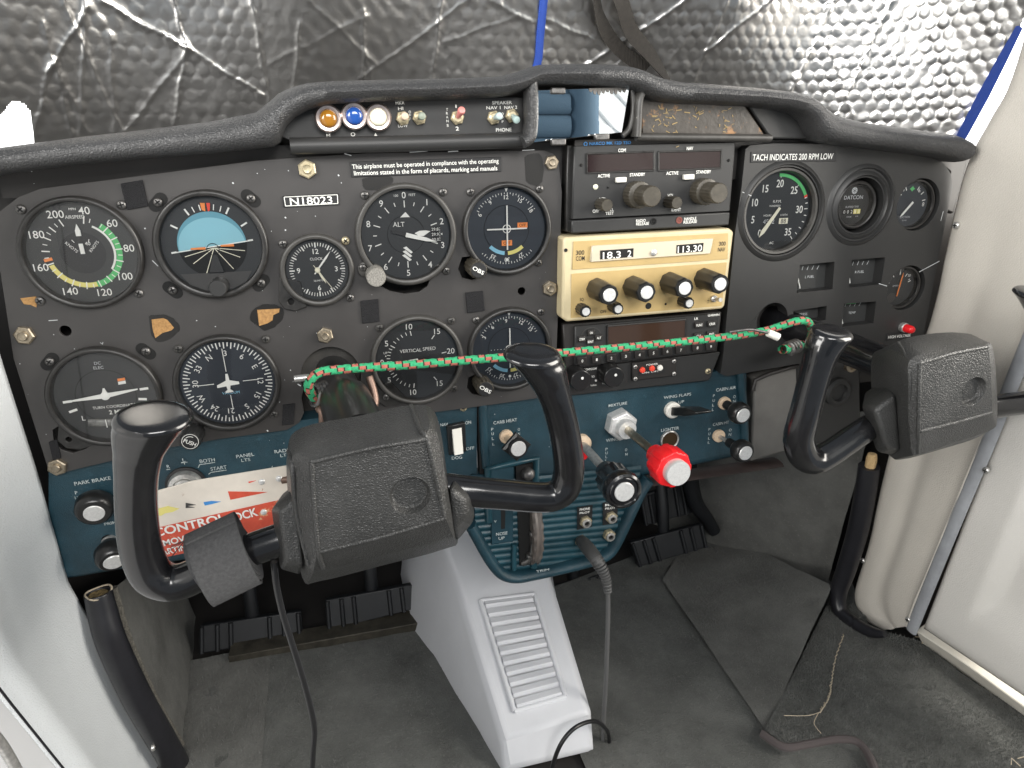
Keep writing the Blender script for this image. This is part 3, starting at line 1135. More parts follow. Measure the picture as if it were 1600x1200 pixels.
# scratches on the paint
mb = MB()
for u0, v0, u1, v1, wd in ((238, 407, 247, 416, .0006), (76, 501, 90, 500, .0005), (538, 240, 549, 243, .0007), (640, 238, 668, 236, .0006), (700, 237, 716, 236, .0008), (816, 235, 835, 234, .0005), (226, 356, 227, 358, .0010), (363, 285, 365, 287, .0010), (528, 273, 530, 275, .001), (445, 339, 447, 341, .0009), (445, 359, 447, 360, .0009), (465, 600, 470, 603, .001), (417, 672, 419, 674, .001)):
    a, b = px(u0, v0, YP - .0002), px(u1, v1, YP - .0002)
    d = (b - a).normalized().cross(Vector((0, 1, 0))) * wd / 2
    mb.add([a - d, a + d, b + d, b - d], [(0, 1, 2, 3)])
rg = random.Random(11)
for _ in range(90):
    q = px(rg.uniform(20, 860), rg.uniform(260, 700), YP - .0002)
    r_ = rg.uniform(.00015, .00045)
    mb.add([q + Vector((r_ * math.cos(a) * rg.uniform(.6, 1.4), 0, r_ * math.sin(a))) for a in np.linspace(0, 6.28, 7)[:-1]], [tuple(range(6))])
tag(part(mb, 'paint_chips', K['silver_print'], PLATE, smooth=0, fix=False), kind='stuff')

# ================================================================== INSTRUMENTS
def gauge(name, label, c, R, r, screws=(), bez='bezel', dial='dial', deep=.0075, y=None, cat='instrument', slot=(), glass=True, prof=None):
    """round instrument on the plate: bezel ring, dial, glass; returns the thing and a Print for its dial"""
    y = YP if y is None else y
    C = Vector((c[0], y, c[1]))
    t = thing(name, label, cat, C + Vector((0, 0, -R)))
    mb = MB()
    prof = prof or [(R, -.001), (R, deep * .75), (R - .0008, deep * .93), (R - .002, deep), (r + .0018, deep), (r + .0006, deep * .93), (r, deep * .6), (r - .0004, .0008)]
    mb.lathe(C, (0, -1, 0), prof, 72, False, False)
    part(mb, 'bezel', K[bez], t, smooth=40)
    mb = MB()
    mb.lathe(C, (0, -1, 0), [(r + .0005, .0005)], 64)
    part(mb, 'dial_face', K[dial], t, smooth=0, fix=False)
    if glass:
        mb = MB()
        mb.lathe(C, (0, -1, 0), [(r, deep * .70)], 64)
        part(mb, 'glass', K['glass'], t, smooth=0, fix=False)
    for i, s in enumerate(screws):
        u, v = s[0], s[1]
        kind = s[2] if len(s) > 2 else 'darksteel'
        if kind == 'slot':
            kind = 'darksteel'
            q = px(u, v, y)
            m2 = MB()
            d = Vector((c[0] - q.x, 0, c[1] - q.z)).normalized().cross(Vector((0, 1, 0)))
            an = math.atan2(d.z, d.x)
            st = [(.0034 + .0046 * math.cos(a), .0046 * math.sin(a)) for a in np.linspace(-1.57, 1.57, 9)] + [(-.0034 + .0046 * math.cos(a), .0046 * math.sin(a)) for a in np.linspace(1.57, 4.71, 9)]
            m2.plate([(q.x + a * math.cos(an) - b * math.sin(an), q.z + a * math.sin(an) + b * math.cos(an)) for a, b in st], [], y - .0003, y + .0005)
            part(m2, 'slot', K['black'], t, smooth=0)
        screw(t, u, v, y - .0003, kind, 1.0)
    return t, Print((c[0], y - .0010, c[1]))


def needle(t, c, y, pts, col='white', name='needle', th=.0006):
    mb = MB()
    mb.plate([(c[0] + a, c[1] + b) for a, b in pts], [], y - th, y)
    return part(mb, name, K[col], t, smooth=20)


def hand(ang, r0, r1, w0, w1, tip=.3):
    a = rad(ang)
    d, n = Vector((math.sin(a), math.cos(a))), Vector((math.cos(a), -math.sin(a)))
    L = r1 - r0
    m = r1 - L * tip
    P = [d * r0 + n * w0 / 2, d * m + n * w1 / 2, d * r1, d * m - n * w1 / 2, d * r0 - n * w0 / 2]
    return [(p.x, p.y) for p in P][::-1]


def knob_px(parent, u, v, y, length, r, m, name='knob', n=24, flute=0, cap=None, capm=None, taper=1.0, tilt=(0, 0), fa=.05):
    """knob standing on the panel with its axis towards the pilot; (u, v) is the centre of its front face"""
    p1 = px(u, v, y - length)
    p0 = Vector((p1.x + tilt[0], y, p1.z + tilt[1]))
    ax = p1 - p0
    L = ax.length
    mb = MB()
    prof = [(r / taper, -.001), (r / taper, L * .15), (r, L * .9), (r * .97, L * .97), (r * .9, L)]
    if flute:
        ax_ = ax.normalized()
        a = ax_.cross(Vector((0, .02, 1))).normalized()
        b = ax_.cross(a)
        rings = []
        nn = flute * 4
        for rr, h in prof:
            rings.append([p0 + ax_ * h + (a * math.cos(q) + b * math.sin(q)) * rr * (1 + fa * math.cos(flute * q)) for q in [2 * math.pi * i / nn for i in range(nn)]])
        mb.loft(rings, False, True)
    else:
        mb.lathe(p0, ax, prof, n)
    k = part(mb, name, m, parent, smooth=35)
    if cap:
        mb = MB()
        mb.lathe(p1, ax, [(cap, -.0005), (cap, .0004), (cap * .93, .0008)], 24)
        part(mb, 'cap', capm or K['alu'], k, smooth=35)
    return k


# ---- airspeed indicator
t, D = gauge('airspeed_indicator', 'airspeed indicator with green, white and yellow arcs', (-.1823, .0610), .0413, .0372, [(33, 327), (190, 320), (217, 458), (63, 470)], dial='dial_grey')
CA = (-.1823, .0610)
sp = {40: 12, 60: 48, 80: 86, 100: 127, 120: 164, 140: 207, 160: 253, 180: 298, 200: 336}
ks = sorted(sp)
A = lambda k: float(np.interp(k, ks, [sp[i] for i in ks]))
for k in ks:
    D.ptext(str(k), A(k), .0312, .0054, bold=.004)
for k in range(40, 205, 5):
    if k in (50,):
        continue
    lo = .0216 if k % 10 == 0 else .0232
    D.tick(A(k), lo, .0270 if k % 10 == 0 else .0262, .00085 if k % 10 == 0 else .0006, lift=.0003)
D.arc(A(54), A(122), .0222, .0263, 'green', .0001)
D.arc(A(48), A(100), .0204, .0219, 'white', .0001)
D.arc(A(122), A(159), .0222, .0258, 'yellow', .0001)
D.line(-.0266, -.0044, -.0210, -.0032, .0022, 'orange', .0004)
D.arc(0, 360, 0.0005, .0152, 'disc', -.0002)
D.text('MPH', -.001, .0318, .0017)
D.text('AIRSPEED', -.0004, .0262, .0024, w=.0128)
D.text('KNOTS', -.0068, .0045, .0021, rot=48)
D.text('KNOTS', .0080, .0045, .0021, rot=-48)
D.text('40', .0042, .0068, .0026)
D.line(-.0058, .0098, -.0044, .0078, .0005)
D.line(.0056, .0098, .0050, .0076, .0005)
D.done(t)
needle(t, CA, YP - .0022, [(-.0017, .0125), (.0017, .0125), (.0017, .0165), (0, .0212), (-.0017, .0165)], name='needle')
needle(t, CA, YP - .0022, [(-.0012, -.0005), (.0016, -.0005), (.0014, .0070), (-.0014, .0070)], name='needle_tail')

# ---- attitude indicator
CA = (-.0924, .0631)
t, D = gauge('attitude_indicator', 'attitude indicator with light blue sky and orange wing bars', CA, .0413, .0365, [(247, 316, 'slot'), (392, 310, 'slot'), (408, 442, 'slot'), (270, 453, 'slot')])
tilt = 7
zc = -.0035
rb = .0250


def clipped(a0, a1, r, n=24):
    return [(r * math.cos(rad(a0 + (a1 - a0) * i / n)), zc + .0035 + r * math.sin(rad(a0 + (a1 - a0) * i / n))) for i in range(n + 1)]


D.poly(clipped(tilt - 4, 180 + tilt + 4, rb, 30), 'sky_shade', .0001)  # darker arch: the ball's rounded shading put into the sky colour
D.poly([(x * .97, z * .86 - .0010) for x, z in clipped(tilt - 2, 180 + tilt + 2, rb, 30)], 'sky', .0003)
tt = math.tan(rad(tilt))
D.poly(clipped(180 + tilt + 4, 360 + tilt - 4, rb, 30), 'black', .0002)
D.line(-.0262, zc - .0262 * tt + .002, .0262, zc + .0262 * tt + .002, .0008, 'white', .0006)
for a in (112, 142, 205, 238):
    D.line(.0008, zc + .001, .0008 + .0195 * math.sin(rad(a)), zc + .001 + .0215 * math.cos(rad(a)), .00055, 'cream_print', .0006)
D.line(.0008, zc + .001, .0008 + .0225 * math.sin(rad(98)), zc + .001 + .0225 * math.cos(rad(98)), .00055, 'cream_print', .0006)
D.line(.0008, zc + .001, .0008 - .0225 * math.sin(rad(75)), zc + .001 - .0225 * math.cos(rad(75)), .00055, 'cream_print', .0006)
D.arc(0, 360, .0042, .0047, 'black', .0009, (0, zc))
for a in (-60, -30, -20, -10, 10, 20, 30, 60):
    D.tick(a, .0262, .0315 if abs(a) in (30, 60) else .0305, .0013 if abs(a) in (30, 60) else .0007, lift=.0004)
for s in (-1, 1):
    D.line(s * .0262, zc + s * .0262 * tt + .0022, s * .0300, zc + s * .030 * tt + .0022, .0013, 'white', .0005)
D.poly([(-.0042, .0315), (-.0008, .0312), (-.0012, .0250), (-.0036, .0262)], 'orange', .0006)
D.poly([(.0002, .0312), (.0030, .0312), (.0020, .0256), (.0006, .0248)], 'red_print', .0006)
# flat mask at the bottom
D.poly([(-.0262, -.0215), (.0262, -.0215), (.0205, -.0300), (.0095, -.0352), (-.0095, -.0352), (-.0205, -.0300)], 'grey_print', .0010)
D.done(t, {'white': 'bank_marks', 'cream_print': 'pitch_lines', 'black': 'ground_half', 'grey_print': 'lower_mask', 'orange': 'bank_pointer', 'red_print': 'bank_pointer'})
for s in (-1, 1):
    x0, x1 = (-.0155, -.0050) if s < 0 else (.0062, .0158)
    z = zc + (.0012 if s < 0 else .0026)
    needle(t, CA, YP - .0030, [(x0, z - .0006), (x1, z - .0008), (x1, z + .0010), (x0, z + .0006)], 'orange', 'wing_bar', .0008)
mb = MB()
mb.plate([(CA[0] + a, CA[1] + b) for a, b in ((-.0055, -.0215), (.0060, -.0215), (.0030, -.0085), (.0010, -.0072), (-.0010, -.0085))], [], YP - .0040, YP - .002)
part(mb, 'aircraft_stem', K['plastic'], t, smooth=20, bevel=.0005)
knob_px(t, 340, 451, YP - .002, .016, .0066, K['plastic'], 'caging_knob', flute=0)

# ---- clock
CA = tuple(getattr(px(496, 423, YP - .006), a) for a in 'xz')
t, D = gauge('panel_clock', 'small round quartz clock with white hands', CA, .0292, .0248, [(442, 381), (540, 376, 'brass'), (547, 465)], bez='bezel_worn', cat='clock')
mb = MB()
q = px(455, 470, YP)
mb.plate([(p[0], p[1]) for p in xz([(437, 430), (436, 470), (446, 482), (462, 485), (480, 478), (470, 440)], YP)], [circ2(q.x, q.z, .0026, 14)], YP - .0035, YP)
part(mb, 'lug', K['bezel'], t, smooth=30, bevel=.0006)
mb = MB()
mb.lathe(Vector((q.x, YP - .0003, q.z)), (0, -1, 0), [(.0026, 0)], 14)
part(mb, 'lug_hole', K['black'], t, smooth=0)
for i in range(60):
    D.tick(i * 6, .0190 if i % 5 else .0178, .0218, .0010 if i % 5 == 0 else .00055)
for s, a in (('12', 0), ('3', 90), ('6', 180), ('9', 270)):
    D.ptext(s, a, .0148, .0040, bold=.012)
D.text('CLOCK', 0, .0088, .0021, bold=.004)
D.text('QUARTZ', 0, -.0088, .0013)
D.done(t)
needle(t, CA, YP - .0024, hand(38, -.004, .0188, .0010, .0016, .3), name='minute_hand')
needle(t, CA, YP - .0030, hand(152, -.002, .0125, .0010, .0019, .35), 'cream_print', 'hour_hand')
needle(t, CA, YP - .0036, hand(146, -.005, .0195, .0004, .0004, .1), 'cream_print', 'second_hand')
mb = MB()
mb.lathe((CA[0], YP - .002, CA[1]), (0, -1, 0), [(.0022, 0), (.0022, .0022), (.0016, .0028)], 16)
part(mb, 'hub', K['cream_print'], t)

# ---- altimeter
CA = (.0570, .0645)
t, D = gauge('altimeter', 'altimeter with a pressure window and long white needle', CA, .0413, .0365, [(570, 305), (692, 300), (697, 423)], bez='bezel_worn')
for i in range(10):
    D.ptext(str(i), i * 36, .0315, .0050, bold=.006)
    D.tick(i * 36, .0218, .0272, .0008)
    D.tick(i * 36 + 18, .0238, .0268, .0007)
D.text('100', -.0062, .0312, .0019)
D.text('FEET', .0068, .0315, .0019)
D.text('ALT', -.0055, .0085, .0038)
D.arc(0, 360, .0150, .0154, 'black', .0001)
D.poly([(.0208, -.0070), (.0285, -.0070), (.0285, .0055), (.0208, .0055)], 'black', .0002)
for k, s in enumerate(('29.8', '29.9', '30.0')):
    D.text(s, .0240, .0035 - .0042 * k, .0025, lift=.0004, w=.0058)
for k in range(9):
    D.line(.0272, .0045 - .0013 * k, .0283, .0045 - .0013 * k, .0003, lift=.0004)
D.poly([(.0286, -.0006), (.0300, .0004), (.0300, -.0016)], lift=.0004)
D.poly([(-.0040, .0140), (.0040, .0140), (.0005, .0182)], lift=.0003)
for k in range(3):
    z = -.0118 - .0031 * k
    D.poly([(-.0032 - .0006 * k, z + .0012), (-.0005 - .0008 * k, z + .0022), (.0046 - .0006 * k, z - .0028), (.0030 - .0008 * k, z - .0038)], lift=.0003)
D.done(t)
needle(t, CA, YP - .0030, hand(105, -.0005, .0262, .0036, .0030, .35), name='long_needle')
needle(t, CA, YP - .0022, [(.0068, .0010), (.0108, .0028), (.0160, .0030), (.0200, .0022), (.0140, -.0016), (.0100, -.0012)][::-1], name='short_needle')
mb = MB()
mb.plate([(CA[0] - a, CA[1] + b) for a, b in ((-.001, -.0016), (.0118, .0018), (.0120, .0052), (-.001, .0020))], [], YP - .0026, YP - .0022)
part(mb, 'needle_tail', K['disc'], t, smooth=20)
k = knob_px(t, 588, 434, YP - .001, .020, .0078, K['bareknob'], 'setting_knob', n=28)
mb = MB()
q = px(571, 420, YP)
mb.lathe((q.x, YP, q.z), (0, -1, 0), [(.0062, -.001), (.0062, .0035), (.0052, .0040)], 18)
part(mb, 'lug', K['bezel_worn'], t)
screw(t, 567, 418, YP - .004, 'darksteel', .9)

# ---- course deviation indicators
def cdi(label, CA, top, sc, flags, knob, text_rot):
    t, D = gauge('course_deviation_indicator', label, CA, .0388, .0345, sc, dial='dial_blue')
    for k in range(72):
        a = text_rot + k * 5
        w = (a + 180) % 360 - 180
        if abs(w) < 62 or abs(w) > 128:
            D.tick(a, .0288 if k % 2 else .0278, .0300, .0005)
    for k, s in enumerate(('N', '3', '6', 'E', '12', '15', 'S', '21', '24', 'W', '30', '33')):
        pass
    for s, a in top:
        D.ptext(s, a, .0262, .0034, radial=True, bold=.01)
    D.poly([(-.0014, .0335), (.0014, .0335), (0, .0305)], lift=.0002)
    D.disc(0, -.0262, .0013, 'white', 14, .0002)
    D.arc(0, 360, .0195, .0199, 'black', .0001)
    D.arc(186, 226, .0190, .0222, 'ltblue', .0003)
    D.arc(138, 178, .0190, .0222, 'yellow', .0003)
    for k in range(1, 6):
        for s in (-1, 1):
            D.disc(s * .0030 * k + s * .002, 0, .00035, 'white', 8, .0003)
            D.disc(0, s * .0030 * k + s * .002, .00035, 'white', 8, .0003)
    if flags:
        D.poly([(.0095, .0005), (.0185, .0005), (.0185, .0048), (.0095, .0048)], 'orange', .0004)
        D.text('OFF', .0140, .0027, .0024, 'black', lift=.0006)
        D.poly([(-.0046, -.0142), (.0046, -.0142), (.0046, -.0096), (-.0046, -.0096)], 'orange', .0004)
        D.text('OFF', 0, -.0119, .0026, 'black', lift=.0006)
    D.arc(0, 360, .0030, .0037, 'white', .0006)
    D.done(t, {'black': 'flag_lettering', 'orange': 'warning_flag'})
    needle(t, CA, YP - .0026, [(-.0006, -.0175), (.0006, -.0175), (.0006, .0195), (-.0006, .0195)], name='course_needle')
    if flags:
        needle(t, CA, YP - .0022, [(-.0175, -.0006), (.0175, -.0006), (.0175, .0006), (-.0175, .0006)], name='glide_needle')
    k = knob_px(t, knob[0], knob[1], YP + .004, .024, .0076, K['knob_brown'], 'course_knob', flute=14, cap=.0066, capm=K['disc'])
    ptxt(k, [('OBS', knob[0] - 9, knob[1] - 4, knob[0] + 8, knob[1] + 5, 6)], YP + .004 - .0254, bold=.012)
    return t


cdi('course deviation indicator with two orange OFF flags', (.1426, .0658), [('6', -62), ('9', -32), ('12', 0), ('15', 28), ('18', 55), ('30', 180), ('27', 152), ('33', 208)],
    [(735, 300, 'darksteel'), (843, 295), (841, 410)], True, (748, 422), 2)
cdi('course deviation indicator partly behind the yoke horn and green cord', (.1436, -.0408), [('3', -62), ('6', -36), ('9', -6), ('12', 26), ('15', 50), ('27', 168), ('30', 196), ('33', 226)],
    [(744, 500), (845, 487)], False, (759, 608), 0)

# ---- turn coordinator
CA = (-.1884, -.0517)
t, D = gauge('turn_coordinator', 'turn coordinator with a white aeroplane symbol, behind the yoke horn', CA, .0413, .0370, [(78, 565, 'slot'), (228, 549, 'slot')], dial='dial_grey')
D.text('DC', -.001, .0275, .0024, 'silver_print')
D.text('ELEC', -.001, .0238, .0024, 'silver_print')
D.arc(0, 360, .0215, .0219, 'black', .0001)
D.text('TURN COORDINATOR', .0055, -.0092, .0023, w=.034)
D.text('2 MIN', .0055, -.0140, .0034, bold=.015)
D.text('L', -.0195, -.0168, .0040)
D.text('R', .0205, -.0150, .0040)
D.line(-.0312, -.0022, -.0248, -.0018, .0020)
D.line(.0248, .0030, .0312, .0034, .0020)
D.line(-.0285, -.0108, -.0225, -.0090, .0020)
D.line(.0285, -.0058, .0225, -.0050, .0020)
D.poly([(.0105, .0085), (.0160, .0090), (.0160, .0115), (.0105, .0110)], 'white', .0003)
D.poly([(.0105, .0113), (.0160, .0118), (.0160, .0140), (.0105, .0135)], 'orange', .0003)
D.done(t, {'orange': 'warning_flag'})
mb = MB()
mb.tube(spline([Vector((CA[0] + x, YP - .0015, CA[1] + z)) for x, z in ((-.0165, -.0210), (-.006, -.0222), (.0, -.0226), (.006, -.0222), (.0165, -.0205))], 5), .0034, 14, rd=.0018)
tb = part(mb, 'slip_tube', mat('slip_tube_liquid', (.16, .16, .15), .2, var=(200, .4)), t, smooth=60)
for x in (-.0035, .0035):
    mb = MB()
    mb.box((CA[0] + x, YP - .0034, CA[1] - .0224), (.0006, .0006, .0068))
    part(mb, 'tube_mark', K['white'], tb)
needle(t, CA, YP - .0028, [(-.0240, -.0016), (0, -.0012), (.0240, .0036), (.0240, .0046), (.0020, .0030), (.0006, .0072), (-.0006, .0072), (-.0020, .0026), (-.0240, -.0004)], name='aeroplane_symbol')
mb = MB()
mb.lathe((CA[0], YP - .0024, CA[1] + .0008), (0, -1, 0), [(.0034, 0), (.0034, .0014), (.0026, .0018)], 18)
part(mb, 'symbol_hub', K['white'], t)
mb = MB()
q = px(108, 686, YP)
mb.plate(xz([(92, 664), (90, 688), (104, 700), (126, 702), (150, 694), (118, 672)], YP), [circ2(q.x, q.z, .0022, 14)], YP - .001, YP + .006)
part(mb, 'lug', K['bezel'], t, smooth=30, bevel=.0005)
ptxt(t, [('V', 157, 537, 162, 536, 4)], YP - .0004, 'silver_print')

# ---- heading indicator
CA = (-.0969, -.0494)
t, D = gauge('heading_indicator', 'heading indicator compass rose with a white aeroplane outline', CA, .0413, .0370, [(279, 545, 'bezel_worn'), (415, 530, 'bezel_worn'), (428, 647, 'bezel_worn')], dial='dial_blue')
for k in range(72):
    D.tick(k * 5 + 1.5, .0310 if k % 2 else .0292, .0345, .0009, 'white')
for k, s in enumerate(('N', '3', '6', 'E', '12', '15', 'S', '21', '24', 'W', '30', '33')):
    a = -27.5 + 30 * k
    D.ptext(s, a, .0252, .0046, radial=True)
D.text('VACUUM', .0008, -.0090, .0023, 'ltblue')
for a, r0, r1 in ((0, .0095, .0292), (90, .0115, .0240), (180, .0110, .0230), (270, .0110, .0240)):
    D.tick(a - 1.5, r0, r1, .0006, 'white', .0003)
D.done(t, {'ltblue': 'blue_lettering'})
needle(t, CA, YP - .0024, [(-.0009, .0080), (-.0014, .0022), (-.0086, -.0012), (-.0086, -.0034), (-.0016, -.0026), (-.0010, -.0058), (-.0030, -.0072), (-.0030, -.0084), (.0030, -.0080), (.0030, -.0070), (.0010, -.0056), (.0016, -.0022), (.0086, -.0016), (.0086, .0004), (.0014, .0024), (.0009, .0080)][::-1], name='aeroplane_outline')
k = knob_px(t, 297, 690, YP - .001, .021, .0078, K['plastic'], 'setting_knob', flute=12, cap=.0068, capm=K['disc'])
ptxt(k, [('PUSH', 287, 688, 306, 695, 6.4)], YP - .001 - .0224, bold=.012)
mb = MB()
P = Print(px(297, 690, YP - .0234))
P.arc(0, 360, .0060, .0064, 'white')
P.arc(-40, 40, .0040, .0045, 'white')
P.done(k, {'white': 'ring_mark'})
mb = MB()
mb.tube(spline([px(u, v, yy) for u, v, yy in ((291, 655, YP - .002), (294, 664, YP - .004), (300, 668, YP - .004), (306, 664, YP - .002))], 5), .0018, 8)
part(mb, 'bracket', K['bezel'], t)

# ---- vertical speed indicator
CA = (.0598, -.0435)
t, D = gauge('vertical_speed_indicator', 'vertical speed indicator behind the stretched green cord', CA, .0405, .0362, [(593, 512, 'bezel_worn'), (705, 501, 'bezel_worn'), (709, 607, 'bezel_worn')], bez='bezel_worn')
vs_ = {0: 270, 5: 303, 10: 350, 15: 38, 20: 80}
for k, a in vs_.items():
    D.ptext(str(k), a, .0305, .0050, bold=.004)
    D.tick(a, .0222, .0265, .0008)
    if k not in (0, 20):
        D.ptext(str(k), 540 - a, .0305, .0050, bold=.004)
        D.tick(540 - a, .0222, .0265, .0008)
for i in range(1, 5):
    for lo, hi in ((270, 303), (303, 350)):
        a = lo + (hi - lo) * i / 5
        D.tick(a, .0236, .0265, .0006)
        D.tick(540 - a, .0236, .0265, .0006)
D.tick(94, .0222, .0265, .0008)
D.text('VERTICAL', -.0052, .0085, .0030)
D.text('SPEED', .0110, .0090, .0030)
D.text('UP', -.0270, .0082, .0020)
D.poly([(-.0277, .0048), (-.0263, .0048), (-.0270, .0062)])
D.done(t)
needle(t, CA, YP - .0026, hand(263, -.0005, .0240, .0026, .0034, .35), name='needle')
needle(t, CA, YP - .0024, [(.0, -.0012), (.0105, -.0002), (.0105, .0030), (.0, .0014)], 'disc', 'needle_tail')
mb = MB()
mb.plate(xz([(588, 600), (590, 626), (602, 634), (620, 632), (640, 626), (612, 596)], YP), [], YP - .003, YP)
part(mb, 'lug', K['bezel'], t, smooth=30, bevel=.0006)
screw(t, 603, 620, YP - .0032, 'darksteel', .9)

# ================================================================== GLARESHIELD
# padded top: for photo columns u the crest (v top) and the lower lip (v bottom)
GU = [-60, 0, 120, 220, 330, 400, 424, 434, 439, 444, 458, 480, 520, 600, 700, 780, 808, 824, 834, 842, 900, 960, 985, 997, 1010, 1030, 1060, 1120, 1180, 1225, 1250, 1264, 1272, 1282, 1300, 1340, 1400, 1450, 1485, 1500]
GT = [242, 230, 214, 203, 189, 175, 156, 147, 144, 141, 135, 129, 126, 124, 122, 119, 112, 106, 103, 101, 99, 101, 105, 109, 115, 122, 128, 132, 137, 142, 148, 155, 161, 168, 180, 190, 198, 205, 210, 218]
GB = [284, 273, 258, 249, 240, 232, 229, 222, 206, 196, 182, 170, 161, 157, 154, 150, 145, 138, 132, 131, 131, 134, 137, 141, 149, 157, 160, 162, 165, 170, 177, 188, 205, 219, 224, 229, 236, 242, 248, 254]
GS = thing('glareshield', 'padded black vinyl glareshield over the instrument panel', 'glareshield', (.18, 0, .12))
us = []
for a, b in zip(GU[:-1], GU[1:]):
    us += list(np.linspace(a, b, max(2, int((b - a) / 7) + 1))[:-1])
us.append(GU[-1])
mb = MB()
rings = []
for u in us:
    vt, vb = float(np.interp(u, GU, GT)), float(np.interp(u, GU, GB))
    T = px(u, vt, -.012)
    B = px(u, vb, -.030)
    x = T.x
    H = max(T.z - B.z, .010)
    mid = B.z + H * .5
    prof = [(.012, B.z + .001), (-.018, B.z), (-.027, B.z + .001), (-.0335, B.z + H * .16), (-.0365, B.z + H * .42), (-.0345, B.z + H * .66), (-.028, B.z + H * .84), (-.018, T.z - .0008), (-.008, T.z), (.012, T.z - .001), (.05, T.z - .006), (.11, T.z - .018), (.20, T.z - .040), (.20, T.z - .060)]
    rings.append([Vector((x + (B.x - T.x) * (1 - min(1, max(0, (zz - B.z) / H))) * .6, yy, zz)) for yy, zz in prof])
mb.loft(rings)
part(mb, 'pad', K['leather'], GS, smooth=60)
mb = MB()
mb.plate(xz([(1448, 240), (1500, 230), (1512, 240), (1510, 262), (1500, 300), (1490, 335), (1478, 330), (1484, 270)], -.001), [], -.001, .03)
part(mb, 'end_flap', K['base'], GS, bevel=.002)
# under-lip band behind the pad
mb = MB()
mb.box((.17, .018, .118), (.80, .02, .034))
part(mb, 'backing', K['base'], GS)
# switch strip, left
ST = thing('switch_strip', 'black strip of annunciator lights and toggle switches in the glareshield', 'switch panel', (.06, -.005, .13))
ys = -.010
mb = MB()
mb.plate(xz([(437, 204), (441, 190), (455, 176), (476, 166), (520, 158), (800, 151), (818, 152), (824, 160), (826, 200), (822, 208), (812, 212), (700, 214), (452, 219), (440, 214)], ys), [], ys, ys + .02)
part(mb, 'face', K['plastic'], ST, smooth=30, bevel=.0008)
mb = MB()
mb.tube([px(454, 228, -.016), px(600, 225, -.016), px(750, 221, -.016), px(822, 219, -.016)], .0060, 14, rd=.0065)
part(mb, 'lower_bar', mat('ribbed_bar', (.03, .03, .03), .4, bump=('weave', 420, .2, .0004)), ST, smooth=60)
mb = MB()
mb.tube(spline([px(u, v, -.022) for u, v in ((828, 128), (829, 150), (829, 190), (826, 214), (815, 222))], 5), .0052, 10, rd=.012)
part(mb, 'end_post', K['leather'], ST, smooth=60)
for u, v, m, l in ((513, 186, 'amber', 'amber'), (553, 182, 'bluelens', 'blue'), (590, 184, 'whitelens', 'white')):
    q = px(u, v, ys)
    mb = MB()
    mb.lathe(q, (0, -1, 0), [(.0100, -.001), (.0100, .0065), (.0098, .0085), (.0088, .0095), (.0066, .0090), (.0064, .0080)], 30, cap1=False)
    a = part(mb, 'light_bezel', K['nickel'], ST)
    mb = MB()
    mb.lathe(q, (0, -1, 0), [(.0064, .0075), (.0062, .0105), (.0050, .0120), (.0025, .0128)], 26)
    tag(part(mb, 'lens', K[m], a, smooth=60), l + ' light lens')
    P = Print(q + Vector((0, -.0097, 0)))
    for k, ch in enumerate('PRESS TO TEST'):
        P.ptext(ch, 110 + k * 11, .0081, .0013, radial=False)
    P.done(a)
TG = []


def toggle(u, v, tipu, tipv, m):
    q = px(u, v, ys)
    mb = MB()
    mb.lathe(q, (0, -1, 0), [(.0056, -.001), (.0056, .0022), (.0050, .0028)], 6, ph=.2)
    mb.lathe(q, (0, -1, 0), [(.0042, .002), (.0042, .0042), (.0030, .0050)], 18)
    a = part(mb, 'switch_nut', K['brass'], ST, smooth=30)
    tip = px(tipu, tipv, ys - .016)
    mb = MB()
    p0 = q + Vector((0, -.003, 0))
    d = tip - p0
    mb.lathe(p0, d, [(.0017, 0), (.0021, d.length * .4), (.0030, d.length * .85), (.0026, d.length * .96), (.0014, d.length)], 14)
    part(mb, 'lever', m, a, smooth=50)


toggle(629, 185, 633, 181, mat('lever_tan', (.55, .42, .32), .4))
toggle(655, 184, 660, 181, mat('lever_grey', (.22, .25, .20), .4))
toggle(714, 184, 722, 171, mat('lever_red', (.62, .22, .20), .4))
toggle(771, 184, 781, 181, mat('lever_pale', (.36, .45, .45), .4))
toggle(799, 181, 808, 188, mat('lever_pale_green', (.36, .47, .45), .4))
ptxt(ST, [('M', 510, 212, 516, 211.7, 5.5), ('O', 548, 210, 555, 209.7, 5.5), ('A', 584, 211, 590, 210.7, 5.5), ('MKR', 618, 161, 632, 160.5, 4.6), ('HI', 622, 169.5, 630, 169.2, 4.6), ('LOW', 622, 196.5, 637, 196, 4.6),
          ('O', 638.5, 175, 642, 175, 4), ('F', 639, 180.5, 642, 180.5, 4), ('F', 639, 186, 642, 186, 4), ('1', 711.5, 166, 713.5, 166, 4.6), ('2', 712, 201, 717, 200.7, 5.5),
          ('T', 697, 171, 700, 171, 3.6), ('R', 697, 177, 700, 177, 3.6), ('A', 697, 183, 700.5, 183, 3.6), ('N', 697.5, 189, 701, 189, 3.6), ('S', 698, 196, 701, 196, 3.6),
          ('SPEAKER', 769, 160.5, 800, 160, 4.8), ('NAV 1', 760, 168.5, 782, 168, 4.6), ('NAV 2', 788, 168, 808, 167.5, 4.6), ('O', 783.5, 178, 787, 178, 3.6), ('F', 784, 184, 787, 184, 3.6), ('F', 784, 190, 787, 190, 3.6), ('PHONE', 775, 203, 799, 202.5, 5)], ys - .0004, bold=.008)
